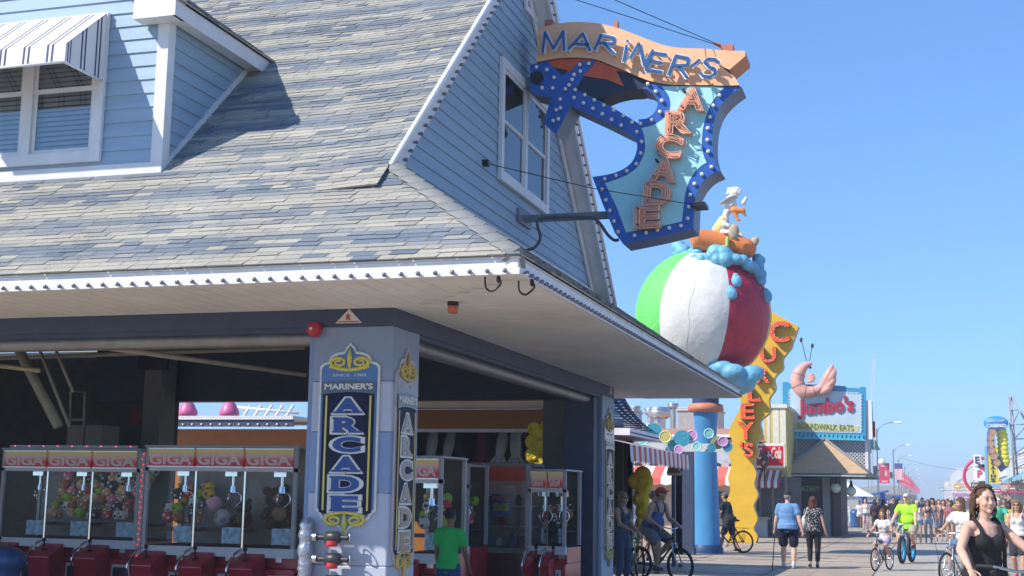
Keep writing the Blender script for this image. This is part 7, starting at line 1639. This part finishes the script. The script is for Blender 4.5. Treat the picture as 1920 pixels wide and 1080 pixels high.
# ------------------------------------------------------------------ the crowd
G = 'people strolling on the boardwalk'
C_ = [(1613, 80, 'dark', ('tee', (.6, .58, .6)), ('brief', (.62, .6, .6)), ('short', 'black'), 'woman in white shirt and white shorts beside the trash barrel', 1.62, 1),
 (1624, 78, 'fair', ('tank', (.66, .65, .62)), ('brief', DENIM), ('bun', 'blond'), 'pale woman in a white camisole and denim shorts', 1.72, 1),
 (1641, 72, 'dark', ('long', (.05, .025, .045)), ('pants', (.03, .03, .05)), ('long', 'black'), 'person in dark plum clothes behind the girl on the bicycle', 1.66, 1),
 (1657, 70, 'dark', ('tee', (.4, .05, .03)), ('capri', (.06, .05, .06)), ('bob', 'black'), 'woman in a brick red top', 1.68, 1),
 (1667, 82, 'tan', ('tee', (.5, .48, .46)), ('shorts', (.15, .2, .28)), ('short', 'brown'), 'person in a pale grey tee between the red top and black shirt', 1.7, 0),
 (1677, 60, 'tan', ('tee', (.015, .015, .018)), ('shorts', DENIM), ('short', 'black'), 'man in a black shirt and sunglasses beside the lime rider', 1.8, 0),
 (1721, 54, 'tan', ('tank', (.62, .6, .6)), ('brief', (.16, .24, .38)), ('long', 'brown'), 'woman in white tank, hat and denim shorts', 1.65, 1),
 (1741, 56, 'tan', ('bikini', (.1, .1, .12)), ('brief', (.35, .42, .5)), ('long', 'brown'), 'woman in dark bikini top and pale denim shorts', 1.68, 1),
 (1751, 59, 'olive', ('tank', (.25, .22, .28)), ('skirt', (.3, .28, .33)), ('long', 'black'), 'woman with long black hair and grey dress', 1.75, 1),
 (1771, 60, 'tan', ('tank', (.025, .035, .08)), ('skirt', (.025, .035, .08)), ('long', 'brown'), 'woman in a navy sundress', 1.7, 1),
 (1762, 72, 'fair', ('tank', (.5, .25, .26)), ('brief', (.05, .05, .06)), ('short', 'red'), 'person in a dusty pink tank', 1.72, 0),
 (1731, 66, 'fair', ('tee', (.1, .14, .3)), ('shorts', (.1, .1, .14)), ('short', 'brown'), 'man in a blue tee behind the white tank woman', 1.78, 0),
 (1782, 58, 'tan', ('tee', (.3, .1, .12)), ('brief', DENIM), ('bob', 'brown'), 'person in a muted red tee right of the navy sundress', 1.66, 1)]
for k, (x, Y, sk_, tp_, bt_, hr_, n, hh, fem) in enumerate(C_):
    p = AY(x, 1000, Y); p.z = 0
    figure(n, p, rz_of(rnd.uniform(-.2, .2), -1), hh, rnd.uniform(.95, 1.1), sk_, tp_, bt_, hr_, (.3, .3, .3), feetL=(-.1, rnd.choice((.15, -.1)), .07), feetR=(.1, rnd.choice((-.15, .1)), .08), female=bool(fem), cap=(.62, .6, .58) if x == 1721 else None, glasses=x in (1677, 1741), vox=.022)
cols_ = [((.6, .6, .6), 'white'), ((.05, .08, .2), 'navy'), ((.4, .06, .06), 'red'), ((.03, .03, .035), 'black'), ((.15, .3, .45), 'blue'), ((.5, .3, .35), 'pink'), ((.3, .3, .32), 'grey'), ((.5, .42, .1), 'yellow'), ((.1, .3, .2), 'green')]
far = [(1688, 95), (1697, 110), (1706, 88), (1712, 125), (1718, 100), (1725, 140), (1729, 92), (1736, 115), (1742, 150), (1746, 98), (1753, 120), (1757, 84), (1764, 135), (1768, 96), (1775, 105), (1779, 86), (1786, 74), (1790, 110), (1709, 160), (1720, 180), (1732, 200), (1739, 170), (1748, 220), (1756, 190), (1762, 240), (1770, 165), (1726, 250), (1743, 280), (1752, 300), (1736, 320), (1650, 90), (1683, 74), (1868, 72), (1884, 62), (1893, 50), (1903, 66), (1898, 84), (1860, 95), (1915, 52), (1716, 76), (1748, 78)]
proto = {}
for k, (x, Y) in enumerate(far):
    p = AY(x, 1000, Y); p.z = 0; cc, nm = cols_[k % 9]; lab = 'distant stroller in a %s top in the boardwalk crowd' % nm
    if nm not in proto: o, _ = figure(lab, p, rz_of(.1, -1), 1.7, 1.02, ['fair', 'tan', 'olive', 'dark'][k % 4], ('tee' if k % 2 else 'tank', cc), (['shorts', 'brief', 'capri'][k % 3], [(.05, .06, .1), DENIM, (.3, .28, .22)][k % 3]), (['short', 'long', 'bob'][k % 3], ['brown', 'black', 'blond'][k % 3]), (.3, .3, .3), feetL=(-.1, .13, .07), feetR=(.1, -.13, .09), female=k % 2 == 0, vox=.03, group=G); proto[nm] = o
    else: o = copy_tree(proto[nm]); o.location = p; o.rotation_euler = (0, 0, rz_of(rnd.uniform(-.3, .3), -1 if rnd.random() < .6 else 1)); o.scale = (rnd.uniform(.93, 1.04),)*3
    o['label'] = lab; o['group'] = 'far strollers in %s tops' % nm
